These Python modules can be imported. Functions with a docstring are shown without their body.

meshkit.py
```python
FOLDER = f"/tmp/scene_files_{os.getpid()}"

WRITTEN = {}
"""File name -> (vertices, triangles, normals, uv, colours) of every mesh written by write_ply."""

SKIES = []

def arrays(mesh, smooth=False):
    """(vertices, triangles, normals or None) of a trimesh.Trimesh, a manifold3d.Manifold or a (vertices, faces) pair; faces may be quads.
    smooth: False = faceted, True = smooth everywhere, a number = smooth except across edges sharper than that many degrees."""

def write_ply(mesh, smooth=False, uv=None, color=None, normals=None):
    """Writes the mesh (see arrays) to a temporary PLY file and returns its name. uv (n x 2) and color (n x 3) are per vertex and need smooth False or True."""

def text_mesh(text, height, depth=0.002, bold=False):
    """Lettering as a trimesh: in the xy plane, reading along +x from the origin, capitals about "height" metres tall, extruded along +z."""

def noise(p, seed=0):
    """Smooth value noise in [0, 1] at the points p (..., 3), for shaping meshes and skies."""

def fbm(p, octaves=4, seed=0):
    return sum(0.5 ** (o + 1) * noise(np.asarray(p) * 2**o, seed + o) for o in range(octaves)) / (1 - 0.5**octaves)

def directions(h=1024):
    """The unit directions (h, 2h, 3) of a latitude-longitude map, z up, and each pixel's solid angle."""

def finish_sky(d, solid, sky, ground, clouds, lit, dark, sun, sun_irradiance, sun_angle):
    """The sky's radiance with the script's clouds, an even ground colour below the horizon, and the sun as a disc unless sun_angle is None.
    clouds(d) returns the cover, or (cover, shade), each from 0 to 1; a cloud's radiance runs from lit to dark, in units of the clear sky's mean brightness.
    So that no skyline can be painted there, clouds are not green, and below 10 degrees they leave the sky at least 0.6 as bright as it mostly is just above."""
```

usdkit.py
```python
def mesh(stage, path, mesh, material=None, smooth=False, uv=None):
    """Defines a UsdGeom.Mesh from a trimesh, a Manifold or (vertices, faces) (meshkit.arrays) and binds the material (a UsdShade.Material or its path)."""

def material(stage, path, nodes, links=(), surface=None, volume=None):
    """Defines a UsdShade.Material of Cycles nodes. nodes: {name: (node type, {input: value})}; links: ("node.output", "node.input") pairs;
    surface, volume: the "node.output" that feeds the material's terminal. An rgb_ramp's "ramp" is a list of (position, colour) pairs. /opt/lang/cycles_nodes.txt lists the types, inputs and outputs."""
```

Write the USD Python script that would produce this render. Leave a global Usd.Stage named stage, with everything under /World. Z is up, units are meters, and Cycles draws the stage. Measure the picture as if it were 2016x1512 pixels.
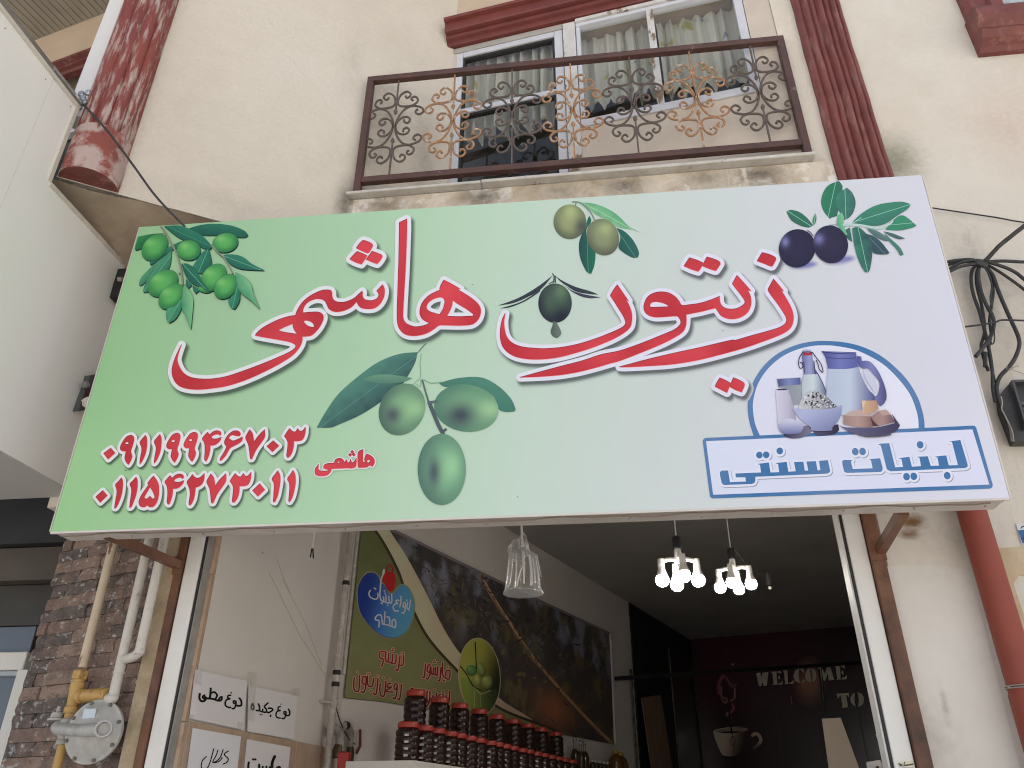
import math, random
import numpy as np, trimesh, usdkit, meshkit
import manifold3d as m3
from pxr import Usd, UsdGeom, UsdLux, UsdShade, Sdf, Gf, Vt
from shapely.geometry import Polygon, Point, LineString, MultiPolygon, box as sbox
from shapely.ops import unary_union
from shapely import affinity

stage = Usd.Stage.CreateInMemory()
UsdGeom.SetStageUpAxis(stage, UsdGeom.Tokens.z)
UsdGeom.SetStageMetersPerUnit(stage, 1.0)
World = UsdGeom.Xform.Define(stage, '/World')
stage.SetDefaultPrim(World.GetPrim())
UsdGeom.Scope.Define(stage, '/World/Looks')

# ------------------------------------------------------------------ camera, sky, sun
F_PX, PITCH, YAW, ROLL = 1520.0, math.radians(28.426), math.radians(-6.898), math.radians(0.094)
CAM = np.array([0.0, -3.2, 1.6])
FW = np.array([math.sin(YAW) * math.cos(PITCH), math.cos(YAW) * math.cos(PITCH), math.sin(PITCH)])
_r = np.array([math.cos(YAW), -math.sin(YAW), 0.0])
_u = np.cross(_r, FW)
RT = math.cos(ROLL) * _r + math.sin(ROLL) * _u
UP = -math.sin(ROLL) * _r + math.cos(ROLL) * _u
cam = UsdGeom.Camera.Define(stage, '/World/camera')
cam.CreateHorizontalApertureAttr(36.0)
cam.CreateVerticalApertureAttr(27.0)
cam.CreateFocalLengthAttr(36.0 * F_PX / 2016.0)
cam.CreateClippingRangeAttr(Gf.Vec2f(0.05, 500))
cam.AddTransformOp().Set(Gf.Matrix4d(*RT, 0, *UP, 0, *(-FW), 0, *CAM, 1))
EXPOSURE = 0.78
cam.CreateExposureAttr(EXPOSURE)

SUN_EL, SUN_AZ = math.radians(70), math.radians(14)       # azimuth as atan2(x, y): the sun stands behind the building, the street front is in shade
sky = UsdLux.DomeLight.Define(stage, '/World/sky')
skym = usdkit.material(stage, '/World/Looks/overcast_sky', {
    'tex': ('sky_texture', {'sky_type': 'single_scattering', 'sun_disc': False, 'sun_elevation': SUN_EL, 'sun_rotation': SUN_AZ,
                            'air_density': 1.0, 'aerosol_density': 1.6, 'ozone_density': 1.0}),
    'tc': ('texture_coordinate', {}),
    'n': ('noise_texture', {'scale': 1.6, 'detail': 5.0, 'roughness': 0.55}),
    'rp': ('rgb_ramp', {'ramp': [(0.35, (0.15, 0.15, 0.15)), (0.65, (0.85, 0.85, 0.85))]}),
    'cl': ('rgb_ramp', {'ramp': [(0.25, (4.6, 4.55, 4.6)), (0.75, (6.8, 6.6, 6.5))]}),
    'mx': ('mix_color', {}),
    'bg': ('background_shader', {'strength': 0.085})},
    [('tc.generated', 'n.vector'), ('n.fac', 'rp.fac'), ('n.fac', 'cl.fac'), ('rp.color', 'mx.fac'), ('tex.color', 'mx.a'), ('cl.color', 'mx.b'), ('mx.result', 'bg.color')],
    surface='bg.background')
UsdShade.MaterialBindingAPI.Apply(sky.GetPrim()).Bind(skym)
sun = UsdLux.DistantLight.Define(stage, '/World/sun')
sun.CreateNormalizeAttr(True)
sun.CreateIntensityAttr(1.25)
sun.CreateAngleAttr(0.53)
sun.CreateColorAttr(Gf.Vec3f(1.0, 0.96, 0.91))
_sd = np.array([math.sin(SUN_AZ) * math.cos(SUN_EL), math.cos(SUN_AZ) * math.cos(SUN_EL), math.sin(SUN_EL)])
_x = np.cross([0, 0, 1.0], _sd); _x /= np.linalg.norm(_x)
_y = np.cross(_sd, _x)
sun.AddTransformOp().Set(Gf.Matrix4d(*_x, 0, *_y, 0, *_sd, 0, 0, -8, 12, 1))

# ------------------------------------------------------------------ where a sight line meets a surface of the place
def ray(x, y):
    return FW + (x - 1008) / F_PX * RT - (y - 756) / F_PX * UP
def PP(x, y, p0, n):
    d = ray(x, y)
    return CAM + d * (((np.asarray(p0, float) - CAM) @ n) / (d @ n))
def PY(x, y, Y): return PP(x, y, (0, Y, 0), np.array([0, 1.0, 0]))
def PX(x, y, X): return PP(x, y, (X, 0, 0), np.array([1.0, 0, 0]))
def PZ(x, y, Z): return PP(x, y, (0, 0, Z), np.array([0, 0, 1.0]))

class Plane:
    """A vertical plane through p0 along the horizontal direction d; s runs along d, off points to the viewer's side."""
    def __init__(self, p0, ang):
        self.p0 = np.asarray(p0, float)
        a = math.radians(ang)
        self.d = np.array([math.cos(a), math.sin(a), 0.0])
        self.n = np.array([self.d[1], -self.d[0], 0.0])
        if self.n @ (CAM - self.p0) < 0:
            self.n = -self.n
    def hit(self, x, y, off=0.0): return PP(x, y, self.p0 + self.n * off, self.n)
    def sz(self, x, y, off=0.0):
        p = self.hit(x, y, off)
        return float((p - self.p0) @ self.d), float(p[2])
    def at(self, s, z, off=0.0):
        p = self.p0 + self.d * s + self.n * off
        return np.array([p[0], p[1], z])

# ------------------------------------------------------------------ scene bookkeeping
_names, _base = {}, {}
def numbered(parent, name):
    k = (parent, name)
    c = _names.get(k, 0)
    _names[k] = c + 1
    return name if c == 0 else f'{name}_{c:03d}'
def meta(prim, label=None, cat=None, group=None, kind=None):
    for k, v in (('label', label), ('category', cat), ('group', group), ('kind', kind)):
        if v:
            prim.SetCustomDataByKey(k, v)
def thing(name, label, cat, loc=(0, 0, 0), group=None):
    path = '/World/' + numbered('/World', name)
    x = UsdGeom.Xform.Define(stage, path)
    x.AddTranslateOp().Set(Gf.Vec3d(*map(float, loc)))
    meta(x.GetPrim(), label, cat, group)
    _base[path] = np.asarray(loc, float)
    return path
def as_arrays(mesh):
    if isinstance(mesh, list):
        mesh = trimesh.util.concatenate([trimesh.Trimesh(*meshkit.arrays(m)[:2], process=False) for m in mesh])
    return mesh
def obj(name, mesh, mat, parent='/World', smooth=False, label=None, cat=None, group=None, kind=None, color=None):
    path = parent + '/' + numbered(parent, name)
    mesh = as_arrays(mesh)
    base = _base.get(parent, np.zeros(3))
    _base[path] = base
    v, f = meshkit.arrays(mesh)[:2]
    mm = usdkit.mesh(stage, path, (v - base, f), mat, smooth)
    if color is not None:
        UsdGeom.PrimvarsAPI(mm).CreatePrimvar('Cd', Sdf.ValueTypeNames.Color3fArray, 'vertex').Set(Vt.Vec3fArray.FromNumpy(np.asarray(color, np.float32)))
    meta(mm.GetPrim(), label, cat, group, kind)
    return path
def dup(path, loc, rz=0, label=None):
    src = stage.GetPrimAtPath(path)
    d = src.GetCustomData()
    name = path.rpartition('/')[2]
    if name[-4] == '_' and name[-3:].isdigit():
        name = name[:-4]
    new = '/World/' + numbered('/World', name)
    x = UsdGeom.Xform.Define(stage, new)
    x.GetPrim().GetReferences().AddInternalReference(path)
    x.GetPrim().SetInstanceable(True)
    x.ClearXformOpOrder()
    x.AddTranslateOp().Set(Gf.Vec3d(*map(float, loc)))
    if rz:
        x.AddRotateZOp().Set(float(rz))
    meta(x.GetPrim(), label or d.get('label'), d.get('category'), d.get('group'))
    return new

# ------------------------------------------------------------------ shapes
def bx(x0, x1, y0, y1, z0, z1, bev=0.0):
    x0, x1 = sorted((x0, x1)); y0, y1 = sorted((y0, y1)); z0, z1 = sorted((z0, z1))
    if bev <= 0:
        return trimesh.creation.box(bounds=[[x0, y0, z0], [x1, y1, z1]])
    pts = []
    for sx, a, b in ((1, x0, x1),):
        for cx in (0, 1):
            for cy in (0, 1):
                for cz in (0, 1):
                    c = np.array([(x0, x1)[cx], (y0, y1)[cy], (z0, z1)[cz]], float)
                    s = np.array([1 - 2 * cx, 1 - 2 * cy, 1 - 2 * cz], float)
                    for k in range(3):
                        q = c + s * bev
                        q[k] = c[k]
                        pts.append(q)
    return trimesh.convex.convex_hull(np.array(pts))
def pbox(pl, s0, s1, z0, z1, o0, o1, bev=0.0):
    """A box in a plane's own directions (along, up, towards the viewer)."""
    m = bx(s0, s1, o0, o1, z0, z1, bev)
    v = m.vertices
    w = pl.p0[None] * [1, 1, 0] + v[:, :1] * pl.d + v[:, 1:2] * pl.n + np.c_[np.zeros(len(v)), np.zeros(len(v)), v[:, 2]]
    t = trimesh.Trimesh(w, m.faces.copy(), process=False)
    if t.volume < 0:
        t.invert()
    return t
def prism(poly, frm, depth0, depth1):
    """Extrudes a 2D polygon; frm(u, v, w) gives the world point."""
    if not isinstance(poly, Polygon):
        poly = Polygon(poly)
    m = trimesh.creation.extrude_polygon(poly, 1.0, engine='earcut')
    v = m.vertices
    w = np.array([frm(a, b, depth0 + c * (depth1 - depth0)) for a, b, c in v])
    t = trimesh.Trimesh(w, m.faces.copy(), process=False)
    if t.volume < 0:
        t.invert()
    return t
def catmull(pts, n=6, closed=False):
    p = np.asarray(pts, float)
    k = len(p)
    out = []
    for i in range(k if closed else k - 1):
        if closed:
            a, b, c, d = p[(i - 1) % k], p[i], p[(i + 1) % k], p[(i + 2) % k]
        else:
            a, b, c, d = p[max(i - 1, 0)], p[i], p[i + 1], p[min(i + 2, k - 1)]
        for t in np.linspace(0, 1, n, endpoint=False):
            out.append(0.5 * (2 * b + (c - a) * t + (2 * a - 5 * b + 4 * c - d) * t * t + (3 * b - a - 3 * c + d) * t ** 3))
    if not closed:
        out.append(p[-1])
    return np.array(out)
def tube(pts, r, sides=8, cap=True):
    p = np.asarray(pts, float)
    k = len(p)
    rr = np.broadcast_to(np.asarray(r, float), (k,))
    t = np.gradient(p, axis=0)
    t /= np.maximum(np.linalg.norm(t, axis=1, keepdims=True), 1e-9)
    a = np.array([0, 0, 1.0]) if abs(t[0][2]) < 0.9 else np.array([1.0, 0, 0])
    n = a - t[0] * (a @ t[0]); n /= np.linalg.norm(n)
    V = []
    for i in range(k):
        n = n - t[i] * (n @ t[i]); n /= max(np.linalg.norm(n), 1e-9)
        b = np.cross(t[i], n)
        for j in range(sides):
            q = 2 * math.pi * j / sides
            V.append(p[i] + rr[i] * (math.cos(q) * n + math.sin(q) * b))
    Fc = []
    for i in range(k - 1):
        for j in range(sides):
            a0, a1 = i * sides + j, i * sides + (j + 1) % sides
            Fc += [[a0, a1, a1 + sides], [a0, a1 + sides, a0 + sides]]
    if cap:
        V += [p[0], p[-1]]
        for j in range(sides):
            Fc += [[len(V) - 2, (j + 1) % sides, j], [len(V) - 1, (k - 1) * sides + j, (k - 1) * sides + (j + 1) % sides]]
    return trimesh.Trimesh(np.array(V), np.array(Fc), process=False)
def bar(a, b, w, h=None, up=(0, 0, 1)):
    """A square bar from a to b."""
    a, b = np.asarray(a, float), np.asarray(b, float)
    h = h or w
    t = b - a; L = np.linalg.norm(t); t /= L
    s = np.cross(t, up); s /= np.linalg.norm(s)
    q = np.cross(s, t)
    m = trimesh.creation.box(extents=(1, 1, 1))
    v = m.vertices
    W = (a + b) / 2 + v[:, :1] * t * L + v[:, 1:2] * s * w + v[:, 2:3] * q * h
    m = trimesh.Trimesh(W, m.faces.copy(), process=False)
    if m.volume < 0:
        m.invert()
    return m
def lathe(profile, loc=(0, 0, 0), axis=(0, 0, 1), n=24):
    """profile: (radius, height) pairs from bottom to top."""
    pr = np.array(profile, float)
    V, Fc = [], []
    for r, h in pr:
        for j in range(n):
            q = 2 * math.pi * j / n
            V.append((r * math.cos(q), r * math.sin(q), h))
    for i in range(len(pr) - 1):
        for j in range(n):
            a0, a1 = i * n + j, i * n + (j + 1) % n
            Fc += [[a0, a1, a1 + n], [a0, a1 + n, a0 + n]]
    V += [(0, 0, pr[0][1]), (0, 0, pr[-1][1])]
    for j in range(n):
        Fc += [[len(V) - 2, (j + 1) % n, j], [len(V) - 1, (len(pr) - 1) * n + j, (len(pr) - 1) * n + (j + 1) % n]]
    V = np.array(V)
    ax = np.asarray(axis, float); ax /= np.linalg.norm(ax)
    if ax[2] < 0.9999:
        s = np.cross([0, 0, 1.0], ax); s /= np.linalg.norm(s)
        q = np.cross(ax, s)
        V = V[:, :1] * s + V[:, 1:2] * q + V[:, 2:3] * ax
    return trimesh.Trimesh(V + np.asarray(loc, float), np.array(Fc), process=False)
def blob(loc, r, sub=2):
    m = trimesh.creation.icosphere(subdivisions=sub)
    m.apply_scale(np.broadcast_to(r, 3) if np.ndim(r) else [r] * 3)
    m.apply_translation(loc)
    return m

# ------------------------------------------------------------------ materials
_lin = {}
def lin(c):
    c = tuple(c)
    if c not in _lin:
        q = np.asarray(c, float) / 255.0
        _lin[c] = np.where(q <= 0.04045, q / 12.92, ((q + 0.055) / 1.055) ** 2.4)
    return _lin[c]
_tab = np.random.default_rng(77).random((256, 256)).tolist()
def n2(x, y):
    """Quick smooth value noise in [0, 1] for print tones."""
    i, j = math.floor(x), math.floor(y)
    t, u = x - i, y - j
    t = t * t * (3 - 2 * t); u = u * u * (3 - 2 * u)
    a, b = _tab[i & 255], _tab[(i + 1) & 255]
    j0, j1 = j & 255, (j + 1) & 255
    return (a[j0] * (1 - t) + b[j0] * t) * (1 - u) + (a[j1] * (1 - t) + b[j1] * t) * u
def f2(x, y, o=4):
    v, w, tot = 0.0, 0.5, 0.0
    for k in range(o):
        v += w * n2(x + 17.3 * k, y + 9.1 * k); tot += w
        x *= 2; y *= 2; w *= 0.5
    return v / tot
_mats = {}
def pbr(name, a, b=None, scale=4.0, detail=6.0, lo=0.35, hi=0.65, rough=0.6, rough2=None, bump=0.0, bscale=60.0, stretch=(1, 1, 1), c=None, cscale=1.2, clo=0.5, chi=0.7, cstretch=(1, 1, 1), metallic=0.0, spec=0.5, obj_space=False, distortion=0.0, bdist=0.01):
    """A surface whose colour drifts between a and b by noise, with an optional third tone c in larger patches (stain, wear) and a fine relief."""
    if name in _mats:
        return _mats[name]
    nodes = {'p': ('principled_bsdf', {'base_color': tuple(a), 'roughness': rough, 'metallic': metallic, 'specular_ior_level': spec})}
    links = []
    if obj_space:
        nodes['g'] = ('texture_coordinate', {}); src = 'g.object'
    else:
        nodes['g'] = ('geometry', {}); src = 'g.position'
    if b is not None:
        nodes['m'] = ('mapping', {'scale': stretch})
        nodes['n'] = ('noise_texture', {'scale': scale, 'detail': detail, 'roughness': 0.62, 'distortion': distortion})
        nodes['r'] = ('rgb_ramp', {'ramp': [(lo, tuple(a)), (hi, tuple(b))]})
        links += [(src, 'm.vector'), ('m.vector', 'n.vector'), ('n.fac', 'r.fac')]
        last = 'r.color'
        if c is not None:
            nodes['m2'] = ('mapping', {'scale': cstretch, 'location': (3.1, 1.7, 0.4)})
            nodes['n2'] = ('noise_texture', {'scale': cscale, 'detail': 8.0, 'roughness': 0.65})
            nodes['r2'] = ('rgb_ramp', {'ramp': [(clo, (0, 0, 0)), (chi, (1, 1, 1))]})
            nodes['mx'] = ('mix_color', {'b': tuple(c)})
            links += [(src, 'm2.vector'), ('m2.vector', 'n2.vector'), ('n2.fac', 'r2.fac'), ('r2.color', 'mx.fac'), (last, 'mx.a')]
            last = 'mx.result'
        links.append((last, 'p.base_color'))
        if rough2 is not None:
            nodes['rr'] = ('map_range', {'from_min': lo, 'from_max': hi, 'to_min': rough, 'to_max': rough2, 'clamp': True})
            links += [('n.fac', 'rr.value'), ('rr.result', 'p.roughness')]
    if bump:
        nodes['bn'] = ('noise_texture', {'scale': bscale, 'detail': 5.0, 'roughness': 0.6})
        nodes['bp'] = ('bump', {'strength': bump, 'distance': bdist})
        links += [(src, 'bn.vector'), ('bn.fac', 'bp.height'), ('bp.normal', 'p.normal')]
    _mats[name] = usdkit.material(stage, '/World/Looks/' + name, nodes, links, surface='p.BSDF')
    return _mats[name]
def printed(name, rough=0.45, spec=0.4, bump=0.0, bscale=6.0, bdist=0.01):
    nodes = {'a': ('attribute', {'attribute': 'Cd'}), 'p': ('principled_bsdf', {'roughness': rough, 'specular_ior_level': spec})}
    links = [('a.color', 'p.base_color')]
    if bump:
        nodes.update({'g': ('geometry', {}), 'bn': ('noise_texture', {'scale': bscale, 'detail': 3.0}), 'bp': ('bump', {'strength': bump, 'distance': bdist})})
        links += [('g.position', 'bn.vector'), ('bn.fac', 'bp.height'), ('bp.normal', 'p.normal')]
    return usdkit.material(stage, '/World/Looks/' + name, nodes, links, surface='p.BSDF')
def emit(name, col, strength):
    return usdkit.material(stage, '/World/Looks/' + name, {'e': ('emission', {'color': tuple(col), 'strength': strength})}, [], surface='e.emission')
def pane(name, tint=(0.9, 0.93, 0.92), rough=0.02):
    return usdkit.material(stage, '/World/Looks/' + name, {'t': ('transparent_bsdf', {'color': tint}), 'g': ('glossy_bsdf', {'color': (0.9, 0.9, 0.9), 'roughness': rough}), 'f': ('layer_weight', {'blend': 0.5}), 'pw': ('math', {'math_type': 'power', 'value2': 3.0}), 'ma': ('math', {'math_type': 'multiply_add', 'value2': 0.9, 'value3': 0.05}), 'm': ('mix_closure', {})},
        [('f.facing', 'pw.value1'), ('pw.value', 'ma.value1'), ('ma.value', 'm.fac'), ('t.BSDF', 'm.closure1'), ('g.BSDF', 'm.closure2')], surface='m.closure')

# ------------------------------------------------------------------ flat print: outlines in sheet coordinates, shaded per vertex
def corner_smooth(pts, n=5, sharp=62):
    """Rounds a traced outline with splines but keeps its sharp corners."""
    p = np.asarray(pts, float)
    k = len(p)
    e1 = p - np.roll(p, 1, 0); e2 = np.roll(p, -1, 0) - p
    ang = np.degrees(np.abs(np.arctan2(e1[:, 0] * e2[:, 1] - e1[:, 1] * e2[:, 0], (e1 * e2).sum(1))))
    c = [i for i in range(k) if ang[i] > sharp]
    if not c:
        return catmull(p, n, closed=True)
    out = []
    for a, b in zip(c, c[1:] + [c[0] + k]):
        seg = p[[i % k for i in range(a, b + 1)]]
        out.append(catmull(seg, n)[:-1] if len(seg) > 2 else seg[:-1])
    return np.vstack(out)
def shape(pts, o=(0, 0), s=1.0, holes=(), smooth=True, sharp=62):
    conv = lambda q: np.asarray(q, float) / s + np.asarray(o, float)
    f = (lambda q: corner_smooth(conv(q), sharp=sharp)) if smooth else conv
    g = Polygon(f(pts), [f(h) for h in holes])
    return g if g.is_valid else g.buffer(0)
def ell(cx, cy, a, b, ang, o=(0, 0), s=1.0, n=48):
    q = np.linspace(0, 2 * math.pi, n, endpoint=False)
    c, d = math.cos(math.radians(ang)), math.sin(math.radians(ang))
    x = a * np.cos(q) * c - b * np.sin(q) * d + cx
    y = a * np.cos(q) * d + b * np.sin(q) * c + cy
    return Polygon(np.c_[x, y] / s + np.asarray(o, float))
def stroke(pts, w, o=(0, 0), s=1.0, n=5, cap=1):
    p = np.asarray(pts, float) / s + np.asarray(o, float)
    return LineString(catmull(p, n) if len(p) > 2 else p).buffer(w / s / 2, cap_style=cap, join_style=1, quad_segs=4)
class Art:
    """Collects printed shapes and makes them one mesh that lies on a surface. put(x, y, off) gives the point of the surface."""
    def __init__(self, put, step=0.00012, off=0.0006, amin=0.05):
        self.amin = amin
        self.minfine = 0
        self.put, self.step, self.off, self.layer = put, step, off, 0
        self.V, self.F, self.C, self.n = [], [], [], 0
    def add(self, geom, color, fine=0.0, new_layer=True):
        fine = min(fine or 1e9, self.minfine) if self.minfine else fine
        if new_layer:
            self.layer += 1
        for g in (geom.geoms if hasattr(geom, 'geoms') else [geom]):
            if g.geom_type != 'Polygon' or g.area < self.amin:
                continue
            v, f = trimesh.creation.triangulate_polygon(g, engine='earcut')
            if fine:
                v3 = np.c_[v, np.zeros(len(v))]
                v3, f = trimesh.remesh.subdivide_to_size(v3, f, fine, max_iter=14)
                v = v3[:, :2]
            col = np.array([color(x, y) for x, y in v]) if callable(color) else np.tile(color if isinstance(color, np.ndarray) else lin(color), (len(v), 1))
            o = self.off + self.step * self.layer
            W = np.array([self.put(x, y, o) for x, y in v])
            f = np.asarray(f)
            # face the viewer
            nrm = np.cross(W[f[:, 1]] - W[f[:, 0]], W[f[:, 2]] - W[f[:, 0]])
            flip = np.einsum('ij,ij->i', nrm, CAM - W[f[:, 0]]) < 0
            f[flip] = f[flip][:, ::-1]
            self.V.append(W); self.F.append(f + self.n); self.C.append(col); self.n += len(W)
    def build(self, name, mat, parent, **kw):
        return obj(name, (np.vstack(self.V), np.vstack(self.F)), mat, parent, color=np.clip(np.vstack(self.C), 0, 1), **kw)
def mixc(a, b, t):
    t = min(max(t, 0.0), 1.0)
    return np.asarray(a) * (1 - t) + np.asarray(b) * t
def sstep(a, b, x):
    t = min(max((x - a) / (b - a), 0.0), 1.0)
    return t * t * (3 - 2 * t)

_stain = {}
def stain_mat(name, col, rough=0.9):
    if name not in _stain:
        _stain[name] = usdkit.material(stage, '/World/Looks/' + name, {'a': ('attribute', {'attribute': 'Cd'}), 'g': ('geometry', {}), 'n': ('noise_texture', {'scale': 28.0, 'detail': 6.0, 'roughness': 0.65}),
            'm1': ('math', {'math_type': 'multiply_add', 'value2': 1.5, 'value3': -0.62}), 'm2': ('math', {'math_type': 'add', 'use_clamp': True}), 'sx': ('separate_xyz', {}), 'm3': ('math', {'math_type': 'multiply', 'use_clamp': True}),
            'd': ('diffuse_bsdf', {'color': tuple(col)}), 't': ('transparent_bsdf', {}), 'm': ('mix_closure', {})},
            [('g.position', 'n.vector'), ('n.fac', 'm1.value1'), ('a.fac', 'm2.value1'), ('m1.value', 'm2.value2'), ('m2.value', 'm3.value1'), ('a.fac', 'm3.value2'), ('m3.value', 'm.fac'), ('t.BSDF', 'm.closure1'), ('d.BSDF', 'm.closure2')], surface='m.closure')
    return _stain[name]
def stain(put3, u0, u1, v0, v1, mat, parent, strength=1.0, power=1.0, drip=0.0, off=0.0015, label=None):
    """A dirt or rust stain with its own soft, broken outline on a surface: put3(u, v, off) -> point."""
    n = 16
    V, C = [], []
    for i in range(n + 1):
        for j in range(n + 1):
            a, b = i / n * 2 - 1, j / n * 2 - 1
            V.append(put3(u0 + (u1 - u0) * i / n, v0 + (v1 - v0) * j / n, off))
            bb = b if not drip else (b - drip * 0.6) / (1.0 - 0.6 * drip if b > drip * 0.6 else 1 + 0.6 * drip)
            k = max(0.0, 1 - math.hypot(a, bb)) ** power * strength
            C.append((k, k, k))
    i = np.arange((n + 1) ** 2).reshape(n + 1, n + 1)
    a, b, c, d = i[:-1, :-1].ravel(), i[1:, :-1].ravel(), i[1:, 1:].ravel(), i[:-1, 1:].ravel()
    V = np.array(V); Fc = np.vstack([np.c_[a, b, c], np.c_[a, c, d]])
    if np.cross(V[Fc[0][1]] - V[Fc[0][0]], V[Fc[0][2]] - V[Fc[0][0]]) @ (CAM - V[0]) < 0:
        Fc = Fc[:, ::-1]
    obj('stain', (V, Fc), mat, parent, color=C, label=label)
def ribbed(profile, zs, frm, amp, seed, freq=6.0):
    """A vertical moulding: open profile (u, v) swept over zs with hand-worked unevenness."""
    p = np.asarray(profile, float)
    V = []
    for z in zs:
        h = (meshkit.fbm(np.c_[p[:, 0] * freq * 3, np.full(len(p), z * freq * 0.5), np.full(len(p), seed)], 4, seed) - 0.5) * amp
        g = np.gradient(p, axis=0); nn = np.c_[-g[:, 1], g[:, 0]]; nn /= np.maximum(np.linalg.norm(nn, axis=1, keepdims=True), 1e-9)
        q = p + nn * h[:, None] * (1 if nn[len(p) // 2][1] > 0 else -1)
        V += [frm(a, b, z) for a, b in q]
    m, k = len(zs), len(p)
    i = np.arange(m * k).reshape(m, k)
    a, b, c, d = i[:-1, :-1].ravel(), i[1:, :-1].ravel(), i[1:, 1:].ravel(), i[:-1, 1:].ravel()
    t = trimesh.Trimesh(np.array(V), np.vstack([np.c_[a, b, c], np.c_[a, c, d]]), process=False)
    if ((CAM - t.triangles_center) * t.face_normals).sum(1).mean() < 0:
        t.invert()
    return t

# ------------------------------------------------------------------ materials of the place
plaster = pbr('cream_plaster', (0.68, 0.622, 0.53), (0.61, 0.552, 0.465), scale=2.2, lo=0.3, hi=0.72, rough=0.85, bump=0.6, bscale=26, c=(0.69, 0.635, 0.555), cscale=1.1, clo=0.45, chi=0.75, bdist=0.02)
plaster_white = pbr('white_plaster', (0.68, 0.635, 0.56), (0.615, 0.565, 0.49), scale=2.6, lo=0.3, hi=0.7, rough=0.85, bump=0.35, bscale=25, c=(0.58, 0.50, 0.40), cscale=0.8, clo=0.56, chi=0.8, bdist=0.02)
plaster_tan = pbr('tan_plaster', (0.58, 0.46, 0.345), (0.52, 0.41, 0.305), scale=3, rough=0.85, bump=0.25, bscale=25)
plaster_stained = pbr('stained_plaster', (0.66, 0.58, 0.48), (0.44, 0.35, 0.25), scale=4.5, lo=0.40, hi=0.66, rough=0.9, bump=0.7, bscale=18, c=(0.80, 0.76, 0.70), cscale=6.0, clo=0.55, chi=0.62, bdist=0.02, distortion=0.8)
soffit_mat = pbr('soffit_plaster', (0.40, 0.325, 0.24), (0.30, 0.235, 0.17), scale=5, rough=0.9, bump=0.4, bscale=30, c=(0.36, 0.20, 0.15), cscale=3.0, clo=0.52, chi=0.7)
red_paint = pbr('worn_red_paint', (0.26, 0.060, 0.046), (0.19, 0.040, 0.034), scale=7, lo=0.35, hi=0.65, rough=0.62, bump=0.4, bscale=50, stretch=(1, 1, 0.3), c=(0.46, 0.37, 0.33), cscale=20.0, clo=0.49, chi=0.62, cstretch=(1.9, 1.9, 0.26))
red_trim = pbr('dark_red_paint', (0.205, 0.058, 0.048), (0.14, 0.036, 0.031), scale=6, rough=0.55, bump=0.4, bscale=45, stretch=(1, 1, 1), c=(0.29, 0.15, 0.125), cscale=11.0, clo=0.54, chi=0.72, cstretch=(1.5, 1.5, 0.3))
red_pipe = pbr('matt_red_paint', (0.28, 0.058, 0.036), (0.23, 0.048, 0.031), scale=5, rough=0.6, bump=0.1, bscale=60)
white_panel = pbr('white_composite_panel', (0.86, 0.85, 0.81), (0.83, 0.82, 0.785), scale=1.4, rough=0.33, bump=0.02, bscale=4)
white_trim = pbr('cream_trim', (0.66, 0.62, 0.54), (0.56, 0.53, 0.47), scale=9, rough=0.5)
grey_metal = pbr('grey_metal', (0.36, 0.35, 0.32), (0.26, 0.25, 0.23), scale=14, rough=0.5, bump=0.2)
alu_white = pbr('white_aluminium', (0.78, 0.77, 0.74), (0.72, 0.70, 0.66), scale=3, rough=0.38, c=(0.60, 0.45, 0.30), cscale=2.2, clo=0.72, chi=0.84)
alu_blue = pbr('bluish_aluminium', (0.62, 0.64, 0.70), (0.55, 0.565, 0.61), scale=4, rough=0.4)
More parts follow.
